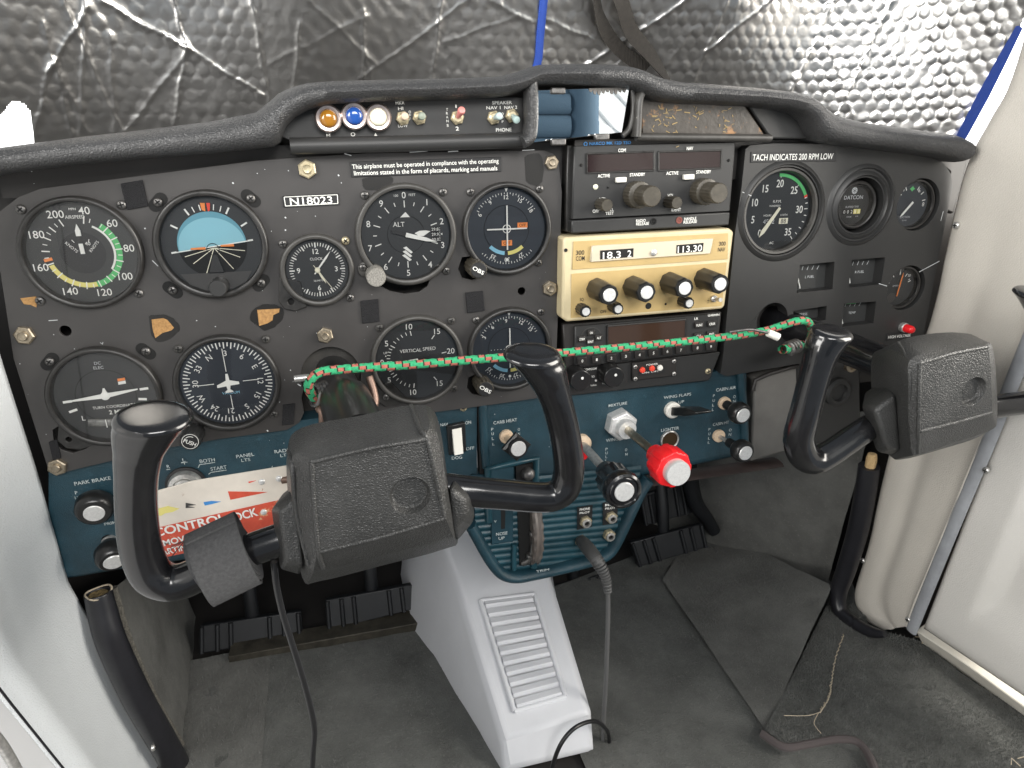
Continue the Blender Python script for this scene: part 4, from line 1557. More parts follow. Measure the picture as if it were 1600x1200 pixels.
# rear-view mirror clipped in the middle bay
MR = thing('rear_view_mirror', 'worn rear view mirror clipped into the glareshield, reflecting blue seat cloth', 'mirror', px(905, 215, -.012))
mc = [px(836, 141, -.018), px(984, 136, -.018), px(972, 207, -.0185), px(831, 223, -.0185)]
mn = (mc[1] - mc[0]).cross(mc[3] - mc[0]).normalized()
if mn.y > 0:
    mn = -mn
ct = sum(mc, Vector()) / 4
mb = MB()
mb.loft([mc, [p - mn * .003 for p in mc]])
part(mb, 'mirror_backing', K['mirror_edge'], MR, bevel=.0008)
mb = MB()
mb.add([ct + (p - ct) * .985 + mn * .0004 for p in mc], [(0, 1, 2, 3)])
part(mb, 'mirror_glass', K['mirror'], MR, smooth=0, fix=False)
mb = MB()
for k in range(9):
    s = .58 + .045 * k
    a = mc[0].lerp(mc[1], s)
    dn = (mc[3] - mc[0]).normalized()
    wd = .0022
    X = (mc[1] - mc[0]).normalized()
    h = .003 + .0026 * abs(math.sin(k * 2.3))
    mb.add([a - X * wd + mn * .0009, a + X * wd + mn * .0009, a + X * wd * .4 + dn * h + mn * .0009, a - X * wd * .5 + dn * h * .8 + mn * .0009], [(0, 1, 2, 3)])
part(mb, 'worn_silvering', K['mirror_edge'], MR, smooth=0, fix=False)
for u, v in ((871, 142), (872, 222), (940, 214)):
    mb = MB()
    mb.box(px(u, v, -.026 if v > 200 else -.018), (.012, .006, .005))
    part(mb, 'clip', K['darksteel'], MR, bevel=.001)
mb = MB()
mb.tube(spline([px(u, v, -.016) for u, v in ((988, 138), (990, 170), (984, 200), (972, 212))], 5), .0026, 8)
part(mb, 'side_bracket', K['bezel_worn'], MR, smooth=60)
# worn metal plate and blank on the right
PLB = thing('blanking_plate', 'worn brown blanking plate with flaking paint in the glareshield', 'blanking plate', px(1085, 217, -.01))
mb = MB()
mb.plate(xz([(1001, 152), (1160, 158), (1196, 212), (1003, 212)], -.013), [], -.013, .004)
part(mb, 'plate', K['brownplate'], PLB, bevel=.001)
mb = MB()
mb.tube([px(994, 214, -.017), px(1090, 215, -.017), px(1203, 216, -.017)], .0034, 10, rd=.0045)
part(mb, 'lower_bar', K['bezel_worn'], PLB, smooth=60)
mb = MB()
mb.tube(spline([px(u, v, -.017) for u, v in ((1001, 146), (996, 160), (994, 200), (993, 214))], 5), .0036, 10, rd=.008)
part(mb, 'side_bar', K['bezel_worn'], PLB, smooth=60)
# flaked patches of the old print
mb = MB()
rg = random.Random(3)
P = Print(px(1040, 185, -.0135))
for cx, cz, n_, sp_ in ((0, 0, 26, .011), (.030, -.002, 12, .006), (.055, -.003, 12, .008), (.010, -.017, 6, .012)):
    for _ in range(n_):
        a, l, b = rg.uniform(0, 3.14), rg.uniform(.002, .006), rg.uniform(.0003, .0007)
        x, z = cx + rg.gauss(0, sp_ * .55), cz + rg.gauss(0, .0065)
        P.line(x, z, x + l * math.cos(a), z + l * math.sin(a) * .6, b, 'resid')
K['resid'] = mat('flaked_print', (.34, .24, .10), .6)
P.done(PLB, {'resid': 'flaked_print'})
BL = part(MB().plate(xz([(1164, 158), (1230, 168), (1262, 184), (1268, 212), (1262, 217), (1206, 217), (1198, 208)], -.008), [], -.008, .01), 'blank_cover', K['plastic'], bevel=.0015)
tag(BL, 'plain black plastic cover filling the right end of the glareshield recess', 'cover')

# ================================================================== RADIOS
def face(parent, pts, y0, y1, m, name='face', bevel=.0012):
    mb = MB()
    mb.plate(xz(pts, y0), [], y0, y1)
    return part(mb, name, m, parent, smooth=25, bevel=bevel)


RAD = 'radios in the centre stack'
# top radio
K['dullred'] = mat('dull_red', (.22, .06, .045), .5)
y = -.012
t = thing('navigation_radio', 'black digital navigation and communication radio with two dark red displays', 'radio', px(1015, 365, 0), RAD)
face(t, [(897, 228), (1150, 222), (1141, 330), (893, 343)], y, .025, K['plastic'])
face(t, [(893, 344.5), (1141, 331.5), (1139, 352), (893, 365)], y - .001, .025, K['plastic'], 'tray_strip')
face(t, [(886, 226), (897, 227), (893, 364), (884, 362)], -.004, .025, K['bezel'], 'side_rail')
mb = MB()
mb.plate(xz([(898, 219), (1152, 213), (1152, 222), (898, 228)], -.006), [], -.006, .02)
o = part(mb, 'top_strip', K['base'], t)
ptxt(o, [('NARCO MK 12D TSO', 921, 224.5, 986, 222.5, 4.6)], -.0066, 'blue_print', bold=.012)
P = Print(px(915, 225, -.0066))
P.arc(0, 360, .0011, .0017, 'blue_print')
P.done(o, {'blue_print': 'logo'})
for pts in ([(917, 240.5), (1022, 237), (1022, 266), (917, 270.5)], [(1029, 237.5), (1127, 235), (1126, 262.5), (1029, 266.5)]):
    a = face(t, pts, y - .0006, y, K['window'], 'display', 0)
    fr = [px(u, v, y - .0006) for u, v in pts]
    mb = MB()
    for i in range(4):
        mb.tube([fr[i], fr[(i + 1) % 4]], .0008, 6)
    part(mb, 'display_frame', K['bezel'], a, smooth=60)
for u, v in ((971.5, 281), (1077.5, 276.5)):
    face(t, [(u - 8, v - 3.6), (u + 8, v - 4.4), (u + 8, v + 3.6), (u - 8, v + 4.4)], y - .004, y, K['white_plastic'], 'transfer_button', .0006)
for u, v, u2, v2 in ((1001, 305, 1019, 307), (1106, 300, 1124, 302)):
    k = knob_px(t, u, v, y, .012, .0112, K['knob_brown'], 'outer_knob', flute=24, fa=.022)
    knob_px(k, u2, v2, y - .010, .020, .0086, K['knob_brown'], 'inner_knob', flute=20, fa=.022)
for u, v in ((949, 321), (1058, 317)):
    k = knob_px(t, u, v, y, .016, .0052, K['knob_brown'], 'volume_knob', flute=12)
for u, v, r, m in ((930.5, 292, .0023, 'whitelens'), (908, 258, .0013, 'black'), (1138.5, 250.5, .0013, 'black'), (950, 293, .0009, 'black')):
    mb = MB()
    mb.lathe(px(u, v, y), (0, -1, 0), [(r, -.0005), (r, .0004), (r * .6, .0012)], 14)
    part(mb, 'indicator' if m != 'black' else 'hole', K[m], t)
for u, v, m in ((1021, 346, 'black'), (1061, 344, 'dullred')):
    mb = MB()
    mb.lathe(px(u, v, y - .001), (0, -1, 0), [(.0030, -.0005), (.0030, .0006), (.0022, .0006), (.0018, 0)], 16)
    part(mb, 'release_hole', K[m], t)
ptxt(t, [('COM', 966, 235, 978, 234.6, 5), ('NAV', 1073, 232, 1083, 231.6, 5), ('ACTIVE', 934, 275, 953, 274.2, 5), ('STANDBY', 984, 273.2, 1008, 272.2, 4.8), ('ACTIVE', 1041, 270.8, 1060, 270, 5), ('STANDBY', 1088, 268.8, 1111, 268, 4.8),
         ('VOL', 936.5, 311, 947, 310.5, 4.6), ('OFF', 926, 330, 936, 329.6, 4.8), ('PULL', 946, 328, 959, 327.5, 4), ('TEST', 946, 333.5, 959, 333, 4.4), ('VOL', 1043, 305.5, 1053, 305, 4.6), ('PULL', 1050, 323.5, 1063, 323, 4), ('IDENT', 1049, 328, 1064, 327.5, 4.4),
         ('RADIO', 994, 345, 1009, 344.3, 4.4), ('RELEASE', 994, 350, 1014, 349, 4.4), ('HANDLE', 1069, 342, 1088, 341, 4.4), ('RELEASE', 1068, 347.2, 1089, 346, 4.4)], y - .0018, bold=.014)
# cream radio
y = -.018
t = thing('navigation_radio', 'cream navigation and communication radio with mechanical number drums', 'radio', px(1010, 500, 0), RAD)
face(t, [(880, 371), (1140, 357), (1147, 362), (1133, 478), (1128, 483), (886, 503), (878, 497)], y, .03, K['cream_rim'], 'body', .0025)
face(t, [(896, 377.5), (1138, 364.5), (1137, 405), (894, 421.5)], y - .0008, y, K['cream'], 'upper_panel', .0004)
face(t, [(893, 428), (1136, 410), (1128, 478), (892, 497)], y - .0008, y, K['cream'], 'lower_panel', .0004)
a = face(t, [(925, 384), (1115.5, 372.5), (1111, 396), (922, 409.5)], y - .0030, y, K['silverface'], 'readout_plate', .001)
for pts, s in (([(938, 394.5), (990, 391), (989.5, 404.5), (938, 408.5)], None), ([(1057.5, 386), (1099.5, 382.5), (1098, 396), (1057, 399)], None)):
    pts = [(u, v - 3) for u, v in pts]
    w_ = face(a, pts, y - .0034, y - .003, K['black'], 'drum_window', 0)
ptxt(a, [('18.3', 942, 399.5, 970, 397.4, 10.5), ('2', 980.5, 396.5, 986.5, 396.1, 10.5), ('113.30', 1059, 390.2, 1097, 387.2, 10)], y - .0037, bold=.008, name='drum_digits')
mb = MB()
q = px(1021, 395, y - .003)
mb.lathe(q, (0, -1, 0), [(.0028, 0), (.0028, .0012), (.002, .0016)], 14)
part(mb, 'emblem', K['steel'], a)
ptxt(t, [('300', 900, 395, 913, 394.3, 7), ('COM', 900, 404, 913.5, 403.3, 7), ('300', 1123.5, 381, 1134, 380.3, 6.5), ('NAV', 1122, 390, 1133, 389.3, 6.5), ('SQ', 906, 468, 912, 467.7, 5), ('OFF', 938, 487, 947.5, 486.5, 5), ('T', 1105, 471.5, 1108, 471.3, 5)], y - .0012, 'disc', bold=.004)
for (u, v) in ((952, 461), (1010.5, 457), (1070, 450.5), (1125.5, 444)):
    knob_px(t, u, v, y, .030, .0088, K['knob'], 'knob', flute=8, cap=.0058, taper=.92, fa=.04)
for (u, v) in ((915.5, 487), (966, 483), (1077, 474)):
    knob_px(t, u, v, y, .014, .0052, K['knob'], 'small_knob', flute=12, cap=.0036)
mb = MB()
q = px(1114, 466, y)
mb.lathe(q, (0, -1, 0), [(.0032, -.001), (.0032, .003), (.0022, .004)], 14)
tip = px(1126, 468.5, y - .014)
mb.cyl(q + Vector((0, -.002, 0)), tip, .0013, .0020, 12)
part(mb, 'toggle', K['steel'], t)
for u, v, r in ((1013, 478, .0030), (1040, 475, .0011), (884, 391, .0016)):
    mb = MB()
    mb.lathe(px(u, v, y - .0008), (0, -1, 0), [(r, -.0002), (r, .0003)], 14)
    part(mb, 'hole', K['black'], t, smooth=0)
# transponder
y = -.007
t = thing('transponder', 'black transponder with a brown display and a row of numbered buttons', 'radio', px(1010, 578, 0), RAD)
face(t, [(879, 507), (1128, 487), (1121, 549), (882, 578)], y + .003, .03, K['base'], 'tray')
face(t, [(898, 510), (1126, 489.5), (1120, 548), (897, 574)], y, .03, K['plastic'], 'face')
a = face(t, [(949, 509.5), (1072, 499), (1071, 528), (949, 539)], y - .0006, y, K['window2'], 'display', 0)
fr = [px(u, v, y - .0006) for u, v in ((949, 509.5), (1072, 499), (1071, 528), (949, 539))]
mb = MB()
for i in range(4):
    mb.tube([fr[i], fr[(i + 1) % 4]], .0009, 6)
part(mb, 'display_frame', K['bezel'], a, smooth=60)


def button(t, s, u, v, w_=14, h_=10, hp=4.4, y=y, col='white'):
    sl = -.1 * w_ / 2
    b = face(t, [(u - w_ / 2, v - h_ / 2 - sl), (u + w_ / 2, v - h_ / 2 + sl), (u + w_ / 2, v + h_ / 2 + sl), (u - w_ / 2, v + h_ / 2 - sl)], y - .0022, y, K['base'], 'button', .0006)
    wd = min(w_ * .82, hp * .62 * len(s))
    ptxt(b, [(s, u - wd / 2, v + wd * .05, u + wd / 2, v - wd * .05, hp)], y - .0026, bold=.014)


for s, u, v in (('0', 910, 564), ('1', 932.5, 562), ('2', 955.5, 559.5), ('3', 978, 556.7), ('4', 999.5, 554.5), ('5', 1021.2, 551.5), ('6', 1043, 549), ('7', 1064, 547), ('8', 1090, 543.5), ('9', 1111, 541.5)):
    button(t, s, u, v, 15, 12)
for s, u, v in (('FUNC', 1093, 508), ('CRSR', 1113, 506), ('CLR', 1092, 525), ('ENT', 1112, 522)):
    button(t, s, u, v, 14, 9, 3.8)
for s, u, v in (('ON', 924, 520), ('STBY', 910, 530), ('ALT', 936, 528), ('IDNT', 923, 534)):
    button(t, s, u, v, 11.5, 9, 3.6)
P = Print(px(923.5, 528.5, y - .0004))
P.arc(-70, 70, .0100, .0106, 'grey_print')
P.done(t)
ptxt(t, [('GARMIN', 1106, 493, 1124, 491.5, 3.4), ('LR', 1085, 498, 1091, 497.6, 3.6)], y - .0004, bold=.02)
# intercom strip
y = -.004
t = thing('intercom_panel', 'black intercom panel with two knobs below the transponder', 'intercom', px(1000, 612, 0), RAD)
face(t, [(886, 578), (1126, 550), (1110, 592), (1108, 595), (889, 619)], y, .03, K['plastic'], 'face')
for u, v in ((908, 595), (960, 590)):
    k = knob_px(t, u, v, y, .018, .0102, K['knob'], 'knob', flute=0, taper=.95)
    mb = MB()
    q = px(u + 2, v - 4, y - .0182)
    mb.lathe(q, (0, -1, 0), [(.0014, 0), (.0012, .0004)], 10)
    part(mb, 'pointer_dot', K['white'], k, smooth=0)
for u, v in ((939, 587),):
    mb = MB()
    mb.lathe(px(u, v, y), (0, -1, 0), [(.0034, -.001), (.0034, .002), (.0016, .0026), (.0012, .0008)], 14)
    part(mb, 'jack', K['darksteel'], t)
ptxt(t, [('FLIGHTCOM', 910, 578.2, 932, 575.8, 3.6), ('403', 936, 575.3, 943, 574.6, 3.6), ('SQ', 924.5, 588.4, 929, 588, 3), ('Vol', 940.5, 599, 947, 598.4, 3.6), ('Isolate', 923, 602, 932, 601.2, 3)], y - .0004, bold=.012)
mb = MB()
mb.lathe(px(931, 594.5, y), (0, -1, 0), [(.0012, 0), (.001, .0006)], 10)
part(mb, 'indicator', K['white'], t)
b = face(t, [(988, 567.5), (1056, 560), (1057, 586.5), (988, 595)], y - .003, y, K['base'], 'hour_module', .001)
face(b, [(998.5, 576.5), (1038, 571.5), (1039, 582), (998.5, 587.5)], y - .0034, y - .003, K['disc'], 'module_window', 0)
for u, v, m in ((1003.5, 578, 'red_print'), (1018.5, 575.5, 'red_print'), (1031, 574.5, 'white_plastic')):
    mb = MB()
    mb.lathe(px(u, v, y - .0034), (0, -1, 0), [(.0030, 0), (.0026, .0016), (.0014, .0020)], 14)
    part(mb, 'module_light', K[m], b)
for u, v in ((992.5, 573), (992.5, 592), (1053, 564.5), (1053, 584)):
    screw(b, u, v, y - .003, 'steel', .62)
ptxt(b, [('POWER', 1010, 570.5, 1028, 568.3, 3), ('ON OFF', 1003, 583, 1030, 579.6, 2.4)], y - .0038)
screw(t, 1106, 580, y, 'nut' if 'nut' in SCREW else 'brass', .9)

# ================================================================== RIGHT PANEL
YR = -.004
out = [(1165, 233), (1172, 227), (1210, 224), (1300, 225), (1390, 233), (1450, 243), (1474, 254), (1486, 272), (1489, 292), (1480, 335), (1465, 410), (1444, 520), (1432, 580), (1400, 572), (1330, 575), (1249, 568), (1135, 588), (1126, 584), (1130, 557), (1138, 470), (1148, 368), (1159, 290)]


def hc(u, v, r, n=40):
    p = px(u, v, YR)
    return circ2(p.x, p.z, r, n)


TACH, HOUR, SUCT, AMP = (1222, 331), (1345, 321), (1435, 320), (1416, 450)
wins = {'L': [(1250, 414), (1304, 409), (1301, 452), (1245, 458)], 'R': [(1331, 406), (1383, 402), (1377, 444), (1326, 450)], 'P': [(1240, 486), (1292, 478), (1290, 500), (1238, 508)], 'T': [(1319, 475), (1369, 471), (1365, 505), (1315, 511)]}
holes = [hc(*TACH, .0408), hc(*HOUR, .0262), hc(*SUCT, .0255), hc(*AMP, .0235), hc(1207, 500, .0175)] + [xz(w_, YR) for w_ in wins.values()]
RP = thing('engine_panel', 'black moulded engine instrument panel with recessed gauges', 'instrument panel', px(1300, 580, 0))
mb = MB()
mb.plate(xz(out, YR), holes, YR, YR + .016)
part(mb, 'panel', K['plastic'], RP, smooth=25, bevel=.0022, seg=3)
for (u, v), r, dr in ((TACH, .0408, .0045), (HOUR, .0262, .0050), (HOUR, .0330, .0045)):
    p = px(u, v, YR)
    mb = MB()
    mb.lathe(p, (0, -1, 0), [(r + .001, -.001), (r + .0015, .0014), (r + dr * .5, .0026), (r + dr, .0016), (r + dr + .002, -.0006)], 56, False, False)
    part(mb, 'moulded_ring', K['plastic'], RP, smooth=70)
o = patch(RP, 'tach_placard', [(1173, 237), (1305, 237), (1306, 252), (1172, 254)], YR, .0008, K['disc'])
ptxt(o, [('TACH INDICATES 200 RPM LOW', 1176, 246, 1302, 244, 9)], YR - .0011, bold=.004)
o = patch(RP, 'high_voltage_placard', [(1385, 521), (1426, 518), (1426, 529), (1384, 532)], YR, .0008, K['disc'])
ptxt(o, [('HIGH VOLTAGE', 1388, 527, 1423, 523.5, 4.6)], YR - .0011, bold=.008)
mb = MB()
for a_, b_ in (((1436, 425), (1468, 408)), ((1386, 447), (1373, 443)), ((1160, 300), (1174, 306)), ((1474, 330), (1470, 345))):
    a, b = px(*a_, YR - .0003), px(*b_, YR - .0003)
    d = (b - a).normalized().cross(Vector((0, 1, 0))) * .0003
    mb.add([a - d, a + d, b + d, b - d], [(0, 1, 2, 3)])
part(mb, 'crack', K['silver_print'], RP, smooth=0, fix=False)
q = px(1410, 511, YR)
mb = MB()
mb.lathe(q, (0, -1, 0), [(.0052, -.001), (.0052, .004), (.0044, .0048)], 18)
a = part(mb, 'lamp_bezel', K['steel'], RP)
mb = MB()
mb.lathe(q, (0, -1, 0), [(.0044, .004), (.0042, .012), (.0028, .0145), (.001, .015)], 18)
part(mb, 'red_lamp', K['red'], a, smooth=50)
q = px(1331, 571, -.006)
mb = MB()
mb.lathe(q, (0, -1, 0), [(.0075, -.004), (.0075, .001), (.0045, .002), (.0035, -.001)], 18)
part(mb, 'lower_socket', K['nut'], RP)
YD = YR + .010
# tachometer
p = px(*TACH, YR)
CA = (p.x, p.z)
t, D = gauge('tachometer', 'tachometer with a green arc and hour drums', CA, .0404, .0362, y=YD, bez='bezel_worn', prof=[(.0404, -.001), (.0404, .0070), (.0396, .0090), (.0375, .0088), (.0366, .0060), (.0360, .0008)])
tk = {0: 218, 5: 254, 10: 290, 15: 326, 20: 2, 25: 42, 30: 88, 35: 142}
for k, a in tk.items():
    D.ptext(str(k), a, .0255, .0068, bold=.012, sx=.82)
rpm = lambda k: float(np.interp(k, list(tk), [218, 254, 290, 326, 362, 402, 448, 502]))
for k in range(20, 36):
    D.tick(rpm(k), .0318 if k % 5 else .0308, .0345, .0008)
D.arc(rpm(19.5), rpm(27.5), .0316, .0346, 'green', .0003)
D.arc(rpm(27.5), rpm(27.9), .0312, .0350, 'red_print', .0004)
D.text('R.P.M.', .0000, .0090, .0026)
D.text('HUNDREDS', -.0020, .0050, .0016)
D.text('HOURS', -.0090, -.0038, .0018)
D.text('1/10TH', .0090, -.0038, .0018)
D.text('4562', -.0070, -.0095, .0044, 'silver_print')
D.poly([(.0040, -.0122), (.0138, -.0122), (.0138, -.0068), (.0040, -.0068)], 'cream_print', .0003)
D.text('88', .0088, -.0095, .0042, 'black', lift=.0005)
D.text('AC', -.0015, -.0300, .0024, bold=.01)
D.done(t, {'cream_print': 'tenths_drum', 'silver_print': 'hour_drum', 'black': 'drum_digits'})
needle(t, CA, YD - .0026, hand(216, -.004, .0295, .0026, .0042, .18), 'cream_print')
# elapsed time meter
p = px(*HOUR, YR)
CA = (p.x - .002, p.z)
t, D = gauge('elapsed_time_meter', 'round elapsed time meter sunk in a double moulded ring', CA, .0232, .0195, y=YD, bez='bezel', dial='disc')
D.text('DATCON', 0, .0072, .0036, 'silver_print', bold=.006)
D.text('VOLTS', 0, .0030, .0012, 'grey_print')
D.text('ELAPSED TIME', 0, -.0018, .0017, 'silver_print')
for k in range(5):
    D.poly([(-.0105 + .0042 * k, -.0088), (-.0067 + .0042 * k, -.0088), (-.0067 + .0042 * k, -.0042), (-.0105 + .0042 * k, -.0042)], 'black' if k < 3 else 'yellow', .0002)
    D.text('00283'[k], -.0086 + .0042 * k, -.0065, .0032, 'white', lift=.0004)
D.text('HOURS', -.002, -.0115, .0013, 'silver_print')
D.text('1/10', .0070, -.0112, .0013, 'silver_print')
D.disc(0, .0135, .0032, 'silver_print', 18, .0002)
for a in range(0, 360, 60):
    D.line(0, .0135, .0026 * math.sin(rad(a)), .0135 + .0026 * math.cos(rad(a)), .0004, 'black', .0004)
D.done(t, {'yellow': 'tenths_drum', 'black': 'drum', 'white': 'drum_digits'})
# suction gauge
p = px(*SUCT, YR)
CA = (p.x - .002, p.z)
t, D = gauge('suction_gauge', 'small suction gauge beside the beige post panel', CA, .0246, .0222, y=YD, dial='dial_blue')
for a in (-78, -52, -26, 26, 52, 78):
    D.tick(a, .0150, .0188, .0009)
D.ptext('6', 34, .0162, .0040)
D.ptext('8', 90, .0150, .0040) if False else D.text('8', .0168, -.0005, .0040)
D.text('4', -.0105, .0145, .0036)
D.disc(0, .0150, .0020, 'green', 10, .0002)
D.line(-.003, .015, .003, .015, .0010, 'green', .0003)
D.line(0, .0125, 0, .0178, .0008, 'green', .0003)
D.text('SUCTION', -.003, -.0125, .0020, 'silver_print')
D.text('IN HG', -.003, -.0158, .0014, 'silver_print')
D.done(t)
needle(t, CA, YD - .0026, hand(222, -.003, .0165, .0022, .0020, .2))
# ammeter
p = px(*AMP, YR)
CA = (p.x - .002, p.z)
t, D = gauge('ammeter', 'small ammeter with an orange needle above the red lamp', CA, .0226, .0202, y=YD)
for a in (-70, -35, 0, 35, 70):
    D.tick(a, .0125, .0160, .0009)
D.text('0', 0, .0175, .0022)
D.text('30', .0120, .0110, .0026)
D.text('+', .0128, .0068, .0034)
D.text('AMPERES', -.002, .0010, .0018, 'silver_print')
D.disc(-.0065, -.0115, .0052, 'grey_print', 14, .0002)
D.done(t)
needle(t, CA, YD - .0026, hand(8, -.010, .0150, .0013, .0013, .15), 'orange')
# recessed window gauges
for nm, lab, key, txt in (('fuel_gauge', 'left recessed fuel gauge window in the black engine panel', 'L', 'L FUEL'), ('fuel_gauge', 'right recessed fuel gauge window in the black engine panel', 'R', 'R FUEL'),
                          ('oil_pressure_gauge', 'recessed oil gauge window half hidden behind the cord and passenger yoke', 'P', 'PRESS'), ('oil_temperature_gauge', 'recessed oil temperature gauge window above the passenger yoke hub', 'T', 'TEMP')):
    w_ = wins[key]
    cu, cv = sum(a[0] for a in w_) / 4, sum(a[1] for a in w_) / 4
    pts = [(cu + (a[0] - cu) * 1.25 + 4, cv + (a[1] - cv) * 1.25 + 2) for a in w_]
    c0 = px(cu, cv, YR)
    t = thing(nm, lab, 'gauge', c0, 'recessed engine gauges')
    mb = MB()
    mb.plate(xz(pts, YR + .013), [], YR + .0125, YR + .0175)
    part(mb, 'dial_face', K['dial_grey'], t, smooth=0)
    D = Print((c0.x + .001, YR + .0120, c0.z))
    for k in range(4):
        x = -.009 + .0058 * k
        D.line(x, .0055, x + .0008 + .0004 * k, .0095, .0006, 'silver_print')
    D.text(txt, .001, -.0015, .0026, 'silver_print')
    if key in 'PT':
        D.poly([(-.008, .0082), (.004, .0082), (.004, .0096), (-.008, .0096)], 'green', .0002)
    D.done(t)
    mb = MB()
    a, b = Vector((c0.x - .0085, YR + .0112, c0.z - .0125)), Vector((c0.x - .0125, YR + .0112, c0.z - .001))
    mb.cyl(a, b, .0008, .0005, 8)
    part(mb, 'needle', K['white'], t)

# ================================================================== LOWER TEAL PANEL
YB = .002


def panel_strip(us_, tops, bots, y, lipw, m, name, parent, roll=.010):
    """vinyl covered strip with a rolled lower edge"""
    mb = MB()
    rings = []
    for u, vt, vb in zip(us_, tops, bots):
        T, B = px(u, vt, y), px(u, vb, y)
        x = B.x
        prof = [(y + .014, T.z), (y, T.z), (y, B.z + roll * 1.6), (y - .0015, B.z + roll), (y - .001, B.z + roll * .45), (y + .003, B.z + roll * .1), (y + .009, B.z), (y + .03, B.z + .002), (y + .03, T.z)]
        rings.append([Vector((x + (T.x - x) * min(1, max(0, (zz - B.z) / (T.z - B.z))), yy, zz)) for yy, zz in prof])
    mb.loft(rings)
    return part(mb, name, m, parent, smooth=50)


LP = thing('lower_panel', 'teal vinyl covered lower panel carrying the push-pull controls', 'lower panel', px(600, 860, 0))
u1 = list(np.linspace(76, 745, 40))
panel_strip(u1, [np.interp(u, [76, 300, 480, 745], [738, 690, 655, 632]) for u in u1], [np.interp(u, [76, 125, 180, 740], [912, 905, 895, 812]) for u in u1], YB, 0, K['blue'], 'left_skin', LP, .012)
u2 = list(np.linspace(760, 1166, 30))
panel_strip(u2, [np.interp(u, [760, 900, 1166], [630, 606, 575]) for u in u2], [np.interp(u, [760, 1000, 1166], [790, 747, 713]) for u in u2], YB, 0, K['blue'], 'right_skin', LP, .010)
mb = MB()
mb.tube([px(754, 628, YB - .001), px(757, 700, YB - .001), px(760, 730, YB - .001)], .0042, 10)
part(mb, 'joint_bead', K['blue'], LP, smooth=60)
mb = MB()
mb.box(px(751, 680, YB + .004), (.006, .01, .08))
part(mb, 'joint_gap', K['black'], LP)
mb = MB()
mb.tube([px(1156, 580, YB - .001), px(1161, 640, YB - .001), px(1164, 706, YB - .001)], .0046, 10)
part(mb, 'end_bead', K['blue'], LP, smooth=60)
mb = MB()
ua = list(np.linspace(1010, 1215, 14))
mb.tube([px(u, np.interp(u, [1010, 1180, 1215], [752, 727, 722]), YB + .012) for u in ua], .0036, 8, rd=.012)
part(mb, 'under_edge', K['duct'], LP, smooth=60)
screw(LP, 724, 637, YB - .0005, 'nut' if 'nut' in SCREW else 'brass', 1.0)
ptxt(LP, [('PARK BRAKE', 116, 756, 173, 746.5, 6), ('P', 117, 770, 121, 769.5, 5.5), ('U', 117, 778, 121.5, 777.5, 5.5), ('L', 118, 785.5, 121.5, 785, 5.5), ('L', 119, 793, 122.5, 792.5, 5.5), ('PRIMER', 163, 819, 192, 814, 5),
          ('R', 260.5, 729, 265, 728.5, 5.5), ('L', 285, 719, 289.5, 718.5, 5.5), ('BOTH', 312, 721, 335.5, 718, 5.8), ('START', 329, 733, 354, 729.5, 5.8), ('PANEL', 369, 713.5, 397, 709.5, 5.6), ('LTS', 377, 719.5, 391, 717.6, 5.2), ('RADIO', 429, 706, 458, 702, 5.6), ('LTS', 438, 712, 452, 710, 5.2),
          ('ON', 727, 661, 736, 659.5, 5.6), ('OFF', 728, 701.5, 741, 699.5, 5.2), ('NAV', 688, 664, 700, 662.5, 5), ('DOG', 706, 716, 722, 714, 5.4),
          ('CARB HEAT', 771, 661, 808, 655.5, 5.4), ('P', 767.5, 671, 771, 670.5, 4.8), ('U', 768, 678, 771.5, 677.5, 4.8), ('L', 768.5, 685.5, 772, 685, 4.8), ('L', 769.5, 694, 773, 693.5, 4.8), ('O', 809, 671, 812.5, 670.6, 4.4), ('N', 809.5, 678, 812.5, 677.6, 4.4),
          ('MIXTURE', 951, 634, 980, 629.5, 4.8), ('WING LVLR', 947, 688.5, 983, 682.5, 5.4), ('P', 946, 702, 949.5, 701.5, 4.4), ('U', 946, 708, 949.5, 707.5, 4.4), ('L', 946, 714, 949, 713.5, 4.4), ('L', 946, 720, 949, 719.5, 4.4), ('O', 976.5, 703, 980, 702.6, 4.6), ('N', 977, 710, 980.5, 709.6, 4.6),
          ('WING FLAPS', 1037, 621.5, 1080, 615.5, 4.8), ('UP', 1060, 628.5, 1069, 627.2, 4.6), ('LIGHTER', 1033, 672.5, 1061, 668.5, 5.2),
          ('CABIN AIR', 1119, 609.5, 1150, 605, 5.2), ('P', 1114, 618.5, 1117, 618.2, 4.4), ('U', 1113.5, 626, 1117, 625.6, 4.4), ('L', 1113, 633, 1116, 632.6, 4.4), ('L', 1112.5, 640, 1115.5, 639.6, 4.4), ('O', 1145.5, 620, 1149.5, 619.6, 4.6), ('N', 1145.5, 627, 1149.5, 626.6, 4.6),
          ('CABIN HT', 1114, 663.5, 1139, 659.5, 5), ('P', 1107, 671, 1110, 670.7, 4.2), ('U', 1107, 678, 1110, 677.7, 4.2), ('L', 1106.5, 685, 1109.5, 684.7, 4.2), ('L', 1106, 691.5, 1109, 691.2, 4.2), ('O', 1139, 672, 1143, 671.6, 4.6), ('N', 1138.5, 679, 1142.5, 678.6, 4.6)], YB - .0019, 'faded', bold=.006)
mb = MB()
for a, b in (((283, 723), (293, 722)), ((288, 723), (288.5, 726)), ((312, 726), (336, 722.5)), ((312, 726), (309.5, 731)), ((330, 738), (354, 734.5)), ((330, 738), (326, 741)), ((260, 734), (266, 733)), ((361, 752), (365, 743)), ((421, 737), (426, 728))):
    p_, q_ = px(*a, YB - .0019), px(*b, YB - .0019)
    d = (q_ - p_).normalized().cross(Vector((0, 1, 0))) * .0003
    mb.add([p_ - d, p_ + d, q_ + d, q_ - d], [(0, 1, 2, 3)])
part(mb, 'pointer_lines', K['faded'], LP, smooth=0, fix=False)

